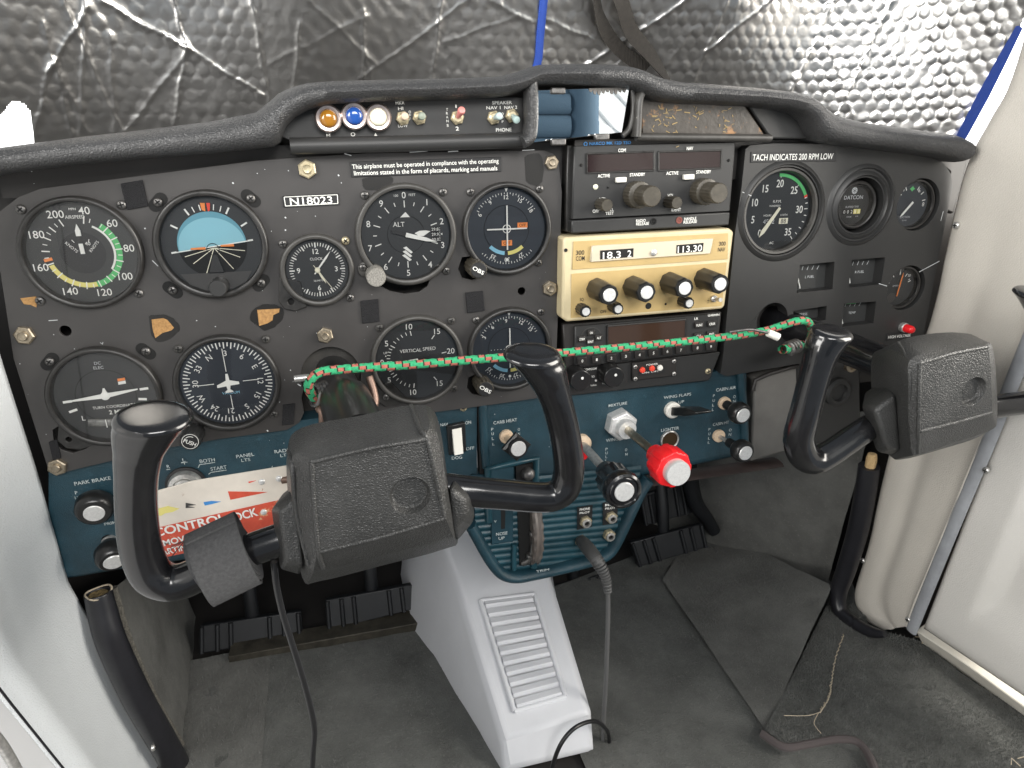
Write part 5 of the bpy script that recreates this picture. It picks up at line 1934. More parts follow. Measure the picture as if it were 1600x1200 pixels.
# ---- ribbed pedestal
PE = thing('pedestal', 'teal ribbed pedestal with trim wheel slot and headset jacks below the lower panel', 'pedestal', px(860, 890, 0))
yp_ = -.004
# corrugated face traced as rows
lw = [(720, 722), (750, 730), (800, 733), (830, 742), (860, 762), (880, 776), (893, 790)]
rows = []
mb = MB()
zt, zb = px(860, 742, yp_).z, px(860, 892, yp_).z
NR = 15
NV = NR * 8
for i in range(NV + 1):
    t_ = i / NV
    v = 742 + (886 - 742) * t_
    ul = float(np.interp(v, [742, 800, 830, 860, 880, 886], [741, 742, 752, 768, 782, 790]))
    ur = float(np.interp(v, [742, 780, 800, 830, 860, 880, 886], [1002, 992, 984, 970, 955, 938, 925]))
    w_ = .0016 * (.5 - .5 * math.cos(2 * math.pi * NR * t_)) ** .8
    # rows tilt with the panel, which drops to the left in the picture
    a, b = px(ul, v + .10 * (860 - ul), yp_), px(ur, v - .10 * (ur - 860), yp_)
    rows.append([a.lerp(b, k / 10) + Vector((0, -w_, 0)) for k in range(11)])
mb.loft(rows, False, False, closed=False)
RB = part(mb, 'ribbed_face', K['blue_rib'], PE, smooth=70, fix=False)
mb = MB()
edge = spline([px(u, v, yp_ - .001) for u, v in ((734, 818), (745, 838), (760, 865), (774, 886), (788, 897), (806, 900), (830, 896), (880, 885), (930, 872), (950, 862), (962, 845), (980, 808), (998, 770), (1012, 748))], 6)
mb.tube(edge, .0060, 12, rd=.010)
part(mb, 'rolled_edge', K['blue'], PE, smooth=70)
mb = MB()
pl = [(736, 742), (736, 815), (776, 880), (806, 893), (880, 880), (940, 862), (960, 840), (1004, 750), (1000, 738)]
mb.plate(xz(pl, yp_ + .004), [], yp_ + .004, yp_ + .02)
part(mb, 'backing', K['blue'], PE, smooth=25)
# trim slot frame
mb = MB()
fr = [px(u, v, yp_ - .003) for u, v in ((764, 730), (838, 719), (836, 792), (834, 884))]
mb.tube([px(764, 815, yp_ - .003), px(762, 732, yp_ - .003), px(800, 724, yp_ - .003), px(838, 716, yp_ - .003), px(837, 800, yp_ - .003), px(834, 886, yp_ - .003)], .0036, 8)
part(mb, 'slot_frame', K['blue_rib'], PE, smooth=60)
face(PE, [(806, 728), (833, 724), (831, 882), (812, 884)], yp_ - .0030, yp_, K['black'], 'wheel_slot', 0)
o = face(PE, [(767, 732), (803, 726), (802, 847), (768, 852)], yp_ - .0042, yp_, K['blue'], 'trim_plate', .0012)
face(o, [(782.5, 790), (790, 789), (789, 826), (783, 827)], yp_ - .0045, yp_ - .004, K['black'], 'indicator_slot', 0)
ptxt(o, [('NOSE', 775, 835, 793, 832.5, 5.2), ('UP', 779, 841.5, 788.5, 840.3, 5), ('V', 772, 815, 776, 814.5, 4)], yp_ - .0049, 'faded', bold=.012)
mb = MB()
mb.tube([px(u, v, yp_ - .004) for u, v in ((804, 850), (803, 868), (803, 890))], .0028, 8)
part(mb, 'slot_rib', K['blue_rib'], PE, smooth=60)
ptxt(PE, [('TRIM', 838, 893, 858, 889.5, 4.2)], yp_ - .012, 'faded', bold=.006)
# trim wheel: toothed disc standing out of its slot
TW = thing('trim_wheel', 'grey brown toothed elevator trim wheel in the pedestal slot', 'trim wheel', px(820, 885, -.01))
wc = px(821, 806, .028)
mb = MB()
rw, ww = .0505, .0052
n = 96
rings = []
for xx, rr_ in ((-ww, .93), (-ww, 1.0), (-ww * .5, 1.02), (0, 1.0), (ww * .5, 1.02), (ww, 1.0), (ww, .93)):
    rings.append([wc + Vector((xx, -math.cos(a) * rw * (rr_ if abs(xx) < ww else (rr_ if i % 4 < 2 else rr_ * .955)), math.sin(a) * rw * (rr_ if abs(xx) < ww else (rr_ if i % 4 < 2 else rr_ * .955)))) for i, a in [(i, 2 * math.pi * i / n) for i in range(n)]])
mb.loft(rings)
part(mb, 'wheel', mat('trim_wheel_plastic', (.115, .098, .088), .4, var=(60, .25)), TW, smooth=40)
mb = MB()
mb.tube(spline([px(u, v, yy) for u, v, yy in ((834, 795, -.010), (835, 830, -.012), (834, 850, -.012), (829, 872, -.010), (817, 880, -.006))], 6), .0034, 10)
for u, v in ((833.5, 833), (829, 868)):
    mb.lathe(px(u, v, -.011), (0.2, -.2, 1), [(.0042, -.002), (.0048, 0), (.0042, .002)], 12, True, True)
part(mb, 'indicator_rod', K['darksteel'], TW, smooth=50)
mb = MB()
mb.lathe(px(822, 738, -.004), (0, -.35, .1), [(.0062, -.004), (.0062, .010), (.0050, .014), (.002, .0155)], 18)
part(mb, 'lock_knob', K['darksteel'], TW, smooth=50)
# headset jacks
JK = 'headset jacks in the ribbed pedestal'
def jack(u, v, plate, label, y=yp_ - .002):
    q = px(u, v, y)
    t = thing('headset_jack', label, 'jack', q, JK)
    if plate:
        pl = face(t, plate, y - .0006, y, K['disc'], 'label_plate', 0)
        us_, vs_ = [a[0] for a in plate], [a[1] for a in plate]
        cu, cv = sum(us_) / 4, min(vs_)
        ptxt(pl, [('MIC' if u > 930 else 'PHONE', cu - 8, cv + 7.5, cu + 8, cv + 5.2, 4.2), ('PILOT' if u > 930 else 'PILOT', cu - 8, cv + 13, cu + 8, cv + 10.8, 3.4)], y - .0010, bold=.02)
    mb = MB()
    mb.lathe(q, (0, -1, 0), [(.0066, -.001), (.0066, .0034), (.0060, .0042), (.0048, .0042)], 6, ph=.25)
    a = part(mb, 'nut', K['brass'], t, smooth=30)
    mb = MB()
    mb.lathe(q, (0, -1, 0), [(.0048, .003), (.0048, .0062), (.0042, .0068), (.0028, .0068), (.0026, .0040)], 20, cap1=False)
    part(mb, 'barrel', K['steel'], a, smooth=40)
    mb = MB()
    mb.lathe(q, (0, -1, 0), [(.0028, .0046)], 16)
    part(mb, 'bore', K['black'], a, smooth=0)
    return t


jack(914, 814, [(902, 793), (926, 789), (925, 823), (902, 828)], 'headset jack on a black label plate just below the throttle knob')
jack(954, 807, [(942, 786), (966, 782), (964, 817), (942, 821)], 'headset jack on a black label plate at the right edge of the pedestal')
jack(951, 835, None, 'bare headset jack without a label plate, right of the plugged one')
jack(908, 845, None, 'headset jack with the grey cable plugged in')

# ================================================================== CONTROLS ON THE LOWER PANEL
PP = 'push-pull control knobs'


def ptip(u, v, tu, tv, y0=YB):
    """depth of a knob's face from where it shows, its axis square to the panel"""
    b = px(u, v, y0)
    best = min(((px_uv(Vector((b.x, yy, b.z))) - Vector((tu, tv))).length, yy) for yy in np.linspace(y0, -.22, 120))
    return best[1]


def px_uv(p):
    d = p - CAM_POS
    w_ = d.dot(CF)
    return Vector((800 + FPX * d.dot(CR) / w_, 600 - FPX * d.dot(CU) / w_))


def pull(label, u, v, tu, tv, r, style='round', rod=.0030, collar='phen', cap=.6, m=None, rodm=None, kl=.022, name='pull_knob'):
    b = px(u, v, YB - .0015)
    yt = ptip(u, v, tu, tv)
    tip = px(tu, tv, yt)
    t = thing(name, label, 'control knob', b, PP)
    ax = (tip - b).normalized()
    L = (tip - b).length
    mb = MB()
    mb.lathe(b, (0, -1, 0), [(.0068, -.002), (.0068, .0016), (.0060, .0026), (.0036, .0026)], 22)
    part(mb, 'collar', K[collar], t)
    mb = MB()
    mb.cyl(b, b + ax * (L - kl * .5), rod, rod, 14)
    part(mb, 'shaft', rodm or K['steel'], t, smooth=50)
    m = m or K['knob']
    mb = MB()
    o_ = tip - ax * kl
    if style == 'square':
        mb.lathe(o_, ax, [(r * .5, 0), (r * .62, kl * .3)], 18, True, True)
        mb.lathe(o_, ax, [(r * .9, kl * .3), (r * 1.35, kl * .55), (r * 1.35, kl * .75), (r * 1.1, kl * .86)], 4, True, True, ph=0)
        mb.lathe(o_, ax, [(r * .9, kl * .8), (r * .9, kl)], 24)
    elif style == 'flange':
        mb.lathe(o_, ax, [(r * .55, -kl * .5), (r * .55, kl * .1), (r * .75, kl * .25), (r * 1.0, kl * .42), (r * 1.0, kl * .70), (r * .86, kl * .95), (r * .78, kl)], 30, True)
    else:
        mb.lathe(o_, ax, [(r * .42, -kl * .6), (r * .46, 0), (r * .80, kl * .25), (r, kl * .45), (r, kl * .80), (r * .90, kl * .95), (r * .80, kl)], 30, True)
    k = part(mb, 'knob', m, t, smooth=35)
    mb = MB()
    mb.lathe(tip, ax, [(r * cap, -.0005), (r * cap, .0005), (r * cap * .94, .0010)], 26)
    part(mb, 'cap', K['alu'], k, smooth=35)
    return t


pull('black park brake pull knob with a worn silver cap', 150, 778, 147, 802, .0145, 'round', collar='brass', cap=.54)
pull('black primer knob on a shiny collar, below the park brake knob', 172, 848, 178, 878, .0135, 'round', collar='steel', cap=.60, rod=.0062, rodm=K['steel'])
pull('square black carburettor heat knob with a spun aluminium cap', 791, 682, 810, 701, .0105, 'square', cap=.70, rod=.0034, rodm=K['phen'], kl=.016)
pull('black cabin air knob with a silver cap, above the cabin heat knob', 1132, 630, 1161, 649, .0112, 'round', cap=.66, kl=.018)
pull('black cabin heat knob on a long thin rod', 1123, 681, 1165, 708, .0112, 'round', cap=.66, kl=.018, rod=.0022)
# throttle
b = px(908, 692, YB - .001)
yt = ptip(905, 690, 974, 770)
tip = px(975, 768, yt)
ax = (tip - b).normalized()
t = thing('throttle_lever', 'big black throttle knob with a silver button on a bare rod', 'throttle', b)
mb = MB()
mb.lathe(b, (0, -1, 0), [(.0095, -.002), (.0095, .004), (.0075, .006), (.0045, .007)], 22)
part(mb, 'collar', K['phen'], t)
mb = MB()
mb.cyl(b, tip - ax * .02, .0042, None, 16)
part(mb, 'shaft', K['steel'], t, smooth=50)
mb = MB()
prof = [(.0085, -.044), (.0095, -.042), (.0095, -.030), (.0125, -.0285), (.0150, -.027), (.0150, -.012), (.0165, -.010), (.0172, -.004), (.0160, .0), (.0140, .0010), (.0128, -.0006), (.0118, .0002), (.0105, .0002)]
a_ = ax.cross(Vector((0, .02, 1))).normalized()
b_ = ax.cross(a_)
rings = []
for rr, h in prof:
    fl = .045 if -.028 < h < -.011 else 0
    rings.append([tip + ax * h + (a_ * math.cos(q) + b_ * math.sin(q)) * rr * (1 + fl * math.cos(12 * q)) for q in [2 * math.pi * i / 60 for i in range(60)]])
mb.loft(rings)
k = part(mb, 'knob', K['gloss'], t, smooth=35)
mb = MB()
mb.lathe(tip, ax, [(.0088, 0), (.0088, .0012), (.0082, .0018)], 30)
part(mb, 'button', K['alu'], k, smooth=35)
mb = MB()
mb.lathe(b + Vector((.001, .0, -.012)), (0, -1, 0), [(.005, -.002), (.005, .004), (.004, .006)], 16)
part(mb, 'friction_lock', K['red'], t)
# mixture
b = px(967, 660, YB - .001)
yt = ptip(967, 660, 1061, 741)
tip = px(1061, 741, yt)
ax = (tip - b).normalized()
t = thing('mixture_knob', 'bright red mixture knob with a large silver lock button', 'mixture control', b)
mb = MB()
mb.lathe(b, (0, -1, 0), [(.0158, -.002), (.0158, .0100), (.0140, .0125), (.0095, .0125)], 6, ph=.35)
part(mb, 'nut', K['alu'], t, smooth=25, bevel=.0008)
mb = MB()
mb.lathe(b, (0, -1, 0), [(.0098, .010), (.0098, .020), (.0090, .0215), (.0050, .0215)], 24)
part(mb, 'collar', K['alu'], t)
mb = MB()
mb.cyl(b, tip - ax * .03, .0040, None, 16)
part(mb, 'shaft', K['phen'] if False else mat('bronze_rod', (.42, .38, .30), .35, 1.0, var=(200, .2)), t, smooth=50)
mb = MB()
a_ = ax.cross(Vector((0, .02, 1))).normalized()
b_ = ax.cross(a_)
rings = []
for rr, h, fl in ((.0075, -.044, 0), (.0085, -.0435, 0), (.0095, -.030, 0), (.0105, -.028, 0), (.0158, -.027, .03), (.0165, -.025, .035), (.0165, -.010, .035), (.0156, -.008, .03), (.0120, -.0075, 0)):
    rings.append([tip + ax * h + (a_ * math.cos(q) + b_ * math.sin(q)) * rr * (1 + fl * (1 if math.cos(8 * q) > .2 else -.6)) for q in [2 * math.pi * i / 96 for i in range(96)]])
mb.loft(rings)
k = part(mb, 'knob', K['red'], t, smooth=35, bevel=.0005)
mb = MB()
mb.lathe(tip, ax, [(.0108, -.012), (.0112, -.006), (.0112, -.001), (.0106, 0)], 32)
part(mb, 'lock_button', K['alu'], k, smooth=35)
# flap switch: paddle
b = px(1050, 640, YB - .001)
t = thing('flap_switch', 'black paddle wing flap switch with a cream collar', 'switch', b)
mb = MB()
mb.lathe(b, (0, -1, 0), [(.0085, -.002), (.0085, .003), (.0070, .0045), (.0050, .0045)], 22)
part(mb, 'collar', K['white_plastic'], t)
mb = MB()
e0, e1 = b + Vector((.002, -.004, .0)), px(1100, 645, YB - .040)
d = (e1 - e0)
up = Vector((0, 0, 1))
mb.loft([[e0 + Vector((-.0055, 0, .0045)), e0 + Vector((.0055, 0, .0045)), e0 + Vector((.0055, 0, -.0045)), e0 + Vector((-.0055, 0, -.0045))],
         [e0 + d * .6 + Vector((-.0085, 0, .0050)), e0 + d * .6 + Vector((.0085, 0, .0050)), e0 + d * .6 + Vector((.0085, 0, -.0035)), e0 + d * .6 + Vector((-.0085, 0, -.0035))],
         [e1 + Vector((-.0090, 0, .0015)), e1 + Vector((.0090, 0, .0015)), e1 + Vector((.0090, 0, -.0005)), e1 + Vector((-.0090, 0, -.0005))]])
part(mb, 'paddle', K['knob'], t, smooth=30, bevel=.001)
# cigar lighter socket
b = px(1046, 687, YB - .001)
t = thing('lighter_socket', 'empty brass lighter socket partly hidden by the red mixture knob', 'socket', b)
mb = MB()
mb.lathe(b, (0, -1, 0), [(.0102, -.001), (.0102, .0015), (.0094, .0022), (.0086, .0015), (.0084, -.0005)], 28, cap1=False)
part(mb, 'rim', K['steel'], t)
mb = MB()
mb.lathe(b, (0, -1, 0), [(.0086, .0006)], 24)
part(mb, 'bore', mat('lighter_bore', (.08, .05, .025), .4, .7), t, smooth=0)
# ignition lock
b = px(291, 757, YB - .001)
t = thing('ignition_switch', 'steel ignition key lock above the red and white lock plate', 'ignition switch', b)
mb = MB()
mb.lathe(b, (0, -1, 0), [(.0165, -.001), (.0165, .0015), (.0150, .002)], 36)
part(mb, 'base_ring', K['disc'], t)
mb = MB()
mb.lathe(b, (0, -1, 0), [(.0142, 0), (.0142, .0050), (.0128, .0072), (.0095, .0078), (.0088, .0058), (.0082, .0058), (.0080, .0080), (.0060, .0085), (.0055, .0080)], 36)
a = part(mb, 'lock_ring', K['steel'], t, smooth=35)
mb = MB()
mb.box(b + Vector((.0008, -.0087, -.001)), (.0050, .0014, .0016), Matrix.Rotation(rad(35), 3, 'Y'))
part(mb, 'key_slot', K['black'], a)
# rocker switch
b = px(713, 686, YB - .001)
t = thing('rocker_switch', 'white rocker switch in a black frame beside the yoke hub', 'switch', b)
face(t, [(698, 666), (727, 660), (729, 706), (702, 712)], YB - .0050, YB, K['knob'], 'frame', .0010)
mb = MB()
c4 = [px(u, v, YB - .005) for u, v in ((706, 671), (721, 668), (722, 704), (708, 707))]
ml, mr_ = c4[0].lerp(c4[3], .5), c4[1].lerp(c4[2], .5)
F_ = lambda p, h: p + Vector((0, -h, 0))
mb.loft([[F_(c4[0], .001), F_(c4[1], .001), F_(c4[1], -.002), F_(c4[0], -.002)], [F_(ml, .0035), F_(mr_, .0035), F_(mr_, -.002), F_(ml, -.002)], [F_(c4[3], .0075), F_(c4[2], .0075), F_(c4[2], -.002), F_(c4[3], -.002)]])
part(mb, 'rocker', K['white_plastic'], t, smooth=25, bevel=.0005)
# grey glove-box plate and speaker boss right of the lower panel
GB_ = thing('glove_box_cover', 'flat dark grey cover plate behind the passenger yoke horn', 'cover', px(1200, 720, .0))
face(GB_, [(1180, 592), (1245, 572), (1248, 700), (1173, 722)], .006, .03, mat('grey_plate', (.13, .125, .117), .5, var=(14, .2), bump=('noise', 900, .3, .0002)), 'plate', .0025)
mb = MB()
mb.tube([px(1176, 610, .004), px(1180, 594, .004), px(1200, 585, .004), px(1247, 571, .004)], .0022, 8)
part(mb, 'rim', K['base'], GB_, smooth=60)
face(GB_, [(1240, 560), (1345, 560), (1345, 680), (1250, 700)], .010, .03, K['plastic'], 'boss_plate', .003)
mb = MB()
q = px(1308, 612, .008)
mb.lathe(q, (0, -1, 0), [(.016, -.002), (.016, .003), (.013, .005), (.010, .0045), (.009, .001), (.004, .001)], 30)
part(mb, 'boss', K['plastic'], GB_, smooth=40)

# ================================================================== YOKES
def hub(parent, rings, face_pts, yface, dim, yd, sockets):
    """hub cover lofted from traced outlines (u, v) at depth y; a round dimple in its face"""
    def rnd(pts):
        q = [Vector((u, v, 0)) for u, v in pts]
        n_ = len(q)
        return [(p.x, p.y) for p in spline([q[-1]] + q + q[:2], 4)[4:4 + 4 * n_]]

    rings = [(y, rnd(p)) for y, p in rings]
    face_pts = rnd(face_pts)
    mb = MB()
    R3 = [[px(u, v, y) for u, v in pts] for y, pts in rings]
    mb.loft(R3, True, False)
    # face with a hole for the dimple
    outer = xz(face_pts, yface)
    c0 = px(dim[0], dim[1], yface)
    hole = circ2(c0.x, c0.z, dim[2], 36)
    tri = tessellate_polygon([[Vector((p[0], p[1], 0)) for p in outer], [Vector((p[0], p[1], 0)) for p in hole]])
    flat = outer + hole
    last = R3[-1]
    # the last ring lies in the plane yface and is face_pts
    mb.add([Vector((p[0], yface, p[1])) for p in flat], [tuple(t) for t in tri])
    n = 36
    rr = [(1.0, 0), (.93, .0022), (.86, .0046), (.80, .0052), (.4, .0050)]
    mb.loft([[Vector((c0.x + (p[0] - c0.x) * k, yface + h, c0.z + (p[1] - c0.z) * k)) for p in hole] for k, h in rr], False, True)
    m = mesh_from(mb, 'hub_cover', K['hubskin'], 0, WL[parent], False)
    bm = bmesh.new()
    bm.from_mesh(m)
    bmesh.ops.remove_doubles(bm, verts=bm.verts, dist=.0002)
    bmesh.ops.recalc_face_normals(bm, faces=bm.faces)
    bm.to_mesh(m)
    bm.free()
    m.polygons.foreach_set('use_smooth', [True] * len(m.polygons))
    m.set_sharp_from_angle(angle=rad(60))
    h_ = put('hub_cover', m, parent, WL[parent])
    b = h_.modifiers.new('bevel', 'BEVEL')
    b.width, b.segments, b.limit_method, b.angle_limit = .0042, 4, 'ANGLE', rad(24)
    for s in sockets:
        mb = MB()
        mb.loft([[px(u, v, y) for u, v in pts] for y, pts in s])
        part(mb, 'arm_socket', K['hubskin'], h_, smooth=40, bevel=.004, seg=3)
    return h_


def horn(parent, pts, rs, rd, name='horn', cap=(.08, -.24, .97)):
    """swept grip; its end turns to face along cap"""
    P = [px(u, v, y) for u, v, y in pts]
    S = spline(P, 6)
    k = len(S)
    slim = [.92 if i < .72 * k else .92 + .08 * (i / k - .72) / .28 for i in range(k)]
    a, b = [x * y for x, y in zip(lerpn(rs, k), slim)], [x * y for x, y in zip(lerpn(rd, k), slim)]
    C = Vector(cap).normalized()
    T = []
    for i in range(k):
        t = (S[min(i + 1, k - 1)] - S[max(i - 1, 0)]).normalized()
        w_ = max(0, (i / (k - 1) - .74) / .26)
        T.append(t.lerp(C, w_ * w_ * (3 - 2 * w_)).normalized())
    # rounded closing of the top
    e = S[-1]
    S += [e + C * h for h in (.0022, .0033, .0037, .0038, .0038)]
    T += [C] * 5
    a += [a[-1] * q for q in (.955, .86, .72, .4, .1)]
    b += [b[k - 1] * q for q in (.955, .86, .72, .4, .1)]
    mb = MB()
    mb.tube(S, a, 24, b, tan=T)
    return part(mb, name, K['gloss'], parent, smooth=60, subsurf=1)


YK = 'control yokes'
# ---- pilot's yoke
c0 = px(593, 775, -.17)
PY = thing('control_yoke', 'black control yoke with a grained hub and a strap round its left arm', 'yoke', (c0.x, -.17, c0.z - .06), YK)
fp = [(487, 724), (496, 718), (577, 701), (652, 685), (669, 691), (684, 758), (695, 806), (687, 815), (595, 839), (506, 861), (496, 855), (489, 800)]
PH = hub(PY, [(-.130, [(466, 706), (482, 690), (562, 674), (640, 660), (665, 672), (680, 740), (690, 800), (680, 822), (590, 846), (500, 868), (478, 862), (464, 790)]),
         (-.160, [(449, 702), (472, 668), (560, 650), (642, 633), (681, 647), (699, 742), (716, 838), (694, 858), (596, 884), (500, 908), (472, 902), (452, 794)]),
         (-.186, [(455, 722), (482, 700), (568, 684), (652, 668), (682, 676), (697, 752), (708, 828), (694, 842), (596, 868), (506, 890), (482, 884), (462, 800)]),
         (-.196, fp)], fp, -.196, (641, 775, .0128), 0,
    [[(-.150, [(440, 772), (456, 760), (456, 878), (446, 888)]), (-.172, [(424, 795), (456, 765), (470, 898), (438, 889)]), (-.186, [(436, 800), (462, 780), (474, 880), (446, 876)])],
     [(-.150, [(700, 752), (726, 770), (730, 830), (706, 845)]), (-.172, [(706, 748), (738, 772), (742, 812), (712, 848)]), (-.186, [(700, 762), (728, 778), (731, 806), (706, 826)])]])
horn(PY, [(480, 828, -.165), (440, 842, -.167), (385, 862, -.168), (330, 887, -.169), (290, 906, -.169), (264, 910, -.169), (240, 900, -.170), (226, 876, -.171), (217, 840, -.173), (213, 790, -.176), (213, 745, -.180), (217, 708, -.183), (226, 680, -.185), (240, 655, -.186)],
     [.0120, .0120, .0120, .0122, .0126, .0132, .0136, .0134, .0130, .0126, .0126, .0138, .0172, .0212], [.0105, .0110, .0112, .0116, .0120, .0126, .0130, .0128, .0122, .0118, .0118, .0126, .0145, .0175])
horn(PY, [(690, 763, -.165), (735, 768, -.167), (790, 773, -.168), (840, 777, -.169), (864, 775, -.169), (881, 764, -.170), (888, 742, -.171), (888, 715, -.174), (881, 670, -.177), (870, 628, -.180), (859, 598, -.181), (847, 575, -.182), (832, 557, -.182)],
     [.0120, .0120, .0120, .0120, .0122, .0124, .0122, .0118, .0115, .0116, .0128, .0158, .0196], [.0105, .0108, .0108, .0110, .0112, .0116, .0116, .0112, .0110, .0112, .0122, .0138, .0155])
mb = MB()
mb.cyl(px(518, 575, .02), px(566, 690, -.150), .0155, .0155, 28)
part(mb, 'shaft', K['knob'], PY, smooth=50)
mb = MB()
mb.cyl(px(540, 628, -.075), px(566, 690, -.150), .0195, .0200, 28)
part(mb, 'sleeve', K['knob'], PY, smooth=50)
# shaft bushing ring in the panel
q = px(515, 573, 0)
mb = MB()
mb.lathe(q, (0, -1, 0), [(.0285, -.012), (.0285, -.001), (.0262, .001), (.0225, -.004), (.017, -.006)], 44)
BU = part(mb, 'shaft_bushing', K['bezel_worn'], smooth=40)
tag(BU, 'round black bushing where the yoke shaft passes through the panel, below a nut', 'bushing')
# ---- passenger's yoke
c0 = px(1490, 615, -.16)
CY = thing('control_yoke', 'black control yoke with a grained hub in front of the beige post panel', 'yoke', (c0.x, -.15, c0.z - .06), YK)
fp = [(1437, 570), (1446, 562), (1490, 552), (1534, 542), (1545, 549), (1549, 600), (1550, 638), (1543, 648), (1490, 661), (1442, 674), (1435, 668), (1436, 620)]
CH = hub(CY, [(-.110, [(1362, 560), (1378, 545), (1420, 536), (1468, 527), (1494, 534), (1500, 590), (1503, 640), (1490, 660), (1430, 680), (1380, 696), (1366, 686), (1362, 620)]),
         (-.138, [(1385, 562), (1402, 534), (1450, 522), (1500, 520), (1530, 533), (1541, 600), (1545, 660), (1530, 682), (1470, 702), (1408, 718), (1394, 706), (1388, 630)]),
         (-.172, [(1418, 574), (1432, 556), (1484, 546), (1540, 535), (1552, 548), (1557, 600), (1558, 655), (1548, 672), (1490, 692), (1436, 710), (1424, 702), (1420, 630)]),
         (-.178, fp)], fp, -.178, (1521, 612, .0122), 0,
    [[(-.110, [(1350, 612), (1372, 600), (1378, 690), (1368, 698)]), (-.135, [(1346, 632), (1392, 600), (1402, 712), (1370, 706)]), (-.155, [(1366, 640), (1400, 618), (1408, 704), (1384, 700)])]])
horn(CY, [(1400, 655, -.132), (1365, 664, -.134), (1335, 682, -.136), (1300, 706, -.138), (1274, 719, -.139), (1256, 712, -.140), (1248, 690, -.142), (1251, 668, -.145), (1259, 640, -.148), (1270, 598, -.151), (1279, 565, -.153), (1287, 542, -.154), (1299, 522, -.154)],
     [.0122, .0122, .0124, .0128, .0132, .0136, .0138, .0137, .0134, .0132, .0134, .0150, .0172], [.0108, .0110, .0112, .0116, .0122, .0128, .0128, .0124, .0120, .0120, .0124, .0132, .0145])
horn(CY, [(1530, 640, -.134), (1570, 633, -.136), (1610, 628, -.138), (1645, 620, -.140), (1662, 600, -.142), (1660, 560, -.146), (1650, 520, -.150), (1635, 485, -.156), (1617, 462, -.162)],
     [.0125, .0118, .0118, .0125, .0140, .0142, .0140, .0155, .0185], [.0110, .0110, .0110, .0120, .0132, .0128, .0128, .0140, .0160])
mb = MB()
mb.cyl(px(1200, 497, .03), px(1405, 575, -.12), .0150, .0150, 28)
part(mb, 'shaft', K['gloss'], CY, smooth=50)

def ridges(h_, lines):
    for pts in lines:
        mb = MB()
        mb.tube(spline([px(u, v, y) for u, v, y in pts], 6), .0016, 8)
        part(mb, 'ridge', K['hubskin'], h_, smooth=60)


ridges(PH, [[(487, 722, -.1955), (491, 790, -.1955), (498, 862, -.1950), (505, 887, -.187)], [(487, 722, -.1955), (577, 701, -.1960), (668, 686, -.1955)],
            [(498, 862, -.1950), (595, 839, -.1960), (694, 810, -.1955)], [(642, 634, -.160), (655, 668, -.186), (668, 688, -.1955), (684, 758, -.1960), (694, 806, -.1955)], [(451, 705, -.161), (456, 724, -.186), (463, 800, -.186), (482, 882, -.186)]])
ridges(CH, [[(1437, 568, -.1775), (1436, 620, -.178), (1435, 672, -.1775), (1434, 708, -.172)], [(1437, 568, -.1775), (1490, 552, -.178), (1543, 542, -.1775)],
            [(1437, 674, -.1775), (1490, 661, -.178), (1548, 645, -.1775)], [(1403, 536, -.139), (1420, 572, -.171), (1421, 640, -.171), (1425, 702, -.171)]])

# ---- webbing strap wound round the left arm
ST_ = thing('webbing_strap', 'grey hook and loop strap wound round the left arm of a yoke', 'strap', px(345, 930, -.17))
mb = MB()
c1, c2 = px(325, 884, -.169), px(375, 860, -.168)
axs = (c2 - c1).normalized()
s1 = axs.cross(Vector((0, 1, 0))).normalized()
s2 = axs.cross(s1)
W = .032
n = 44
rings = []
for i in range(n + 1):
    a = 2 * math.pi * i / n * 1.06
    rr = .0182 + .0026 * max(0, math.sin(a - .4)) + .0016 * i / n
    e = (s1 * math.cos(a) * 1.20 + s2 * math.sin(a) * .88) * rr
    sk = axs * (.004 * math.sin(a + 1.0))
    m0, m1 = (c1 + c2) / 2 - axs * W / 2, (c1 + c2) / 2 + axs * W / 2
    rings.append([m0 + e + sk, m1 + e + sk, m1 + e * 1.07 + sk, m0 + e * 1.07 + sk])
mb.loft(rings)
part(mb, 'webbing', K['velcro_strap'], ST_, smooth=50)
mb = MB()
for kk in range(3):
    sc_ = .97 - .10 * kk
    w0 = .94 + .05 * kk
    m0, m1 = (c1 + c2) / 2 - axs * W / 2 * w0, (c1 + c2) / 2 + axs * W / 2 * w0
    ring_ = [(s1 * math.cos(a) * 1.20 + s2 * math.sin(a) * .88) * (.0186 + .0026 * max(0, math.sin(a - .4))) * sc_ for a in [2 * math.pi * i / 36 for i in range(36)]]
    mb.loft([[m0 + e for e in ring_], [m1 + e for e in ring_]])
tag(part(mb, 'inner_windings', K['velcro_strap'], ST_, smooth=50), 'inner turns of the wound strap', kind='stuff')
mb = MB()
rg = random.Random(2)
for _ in range(14):
    a = rg.uniform(3.5, 6.0)
    e = (s1 * math.cos(a) + s2 * math.sin(a)) * .021
    p_ = (c1 + c2) / 2 - axs * W / 2 + e
    mb.tube([p_, p_ - axs * rg.uniform(.004, .012) + Vector((0, -.002, rg.uniform(-.008, .004)))], .00018, 4)
part(mb, 'frayed_threads', K['velcro_strap'], ST_)

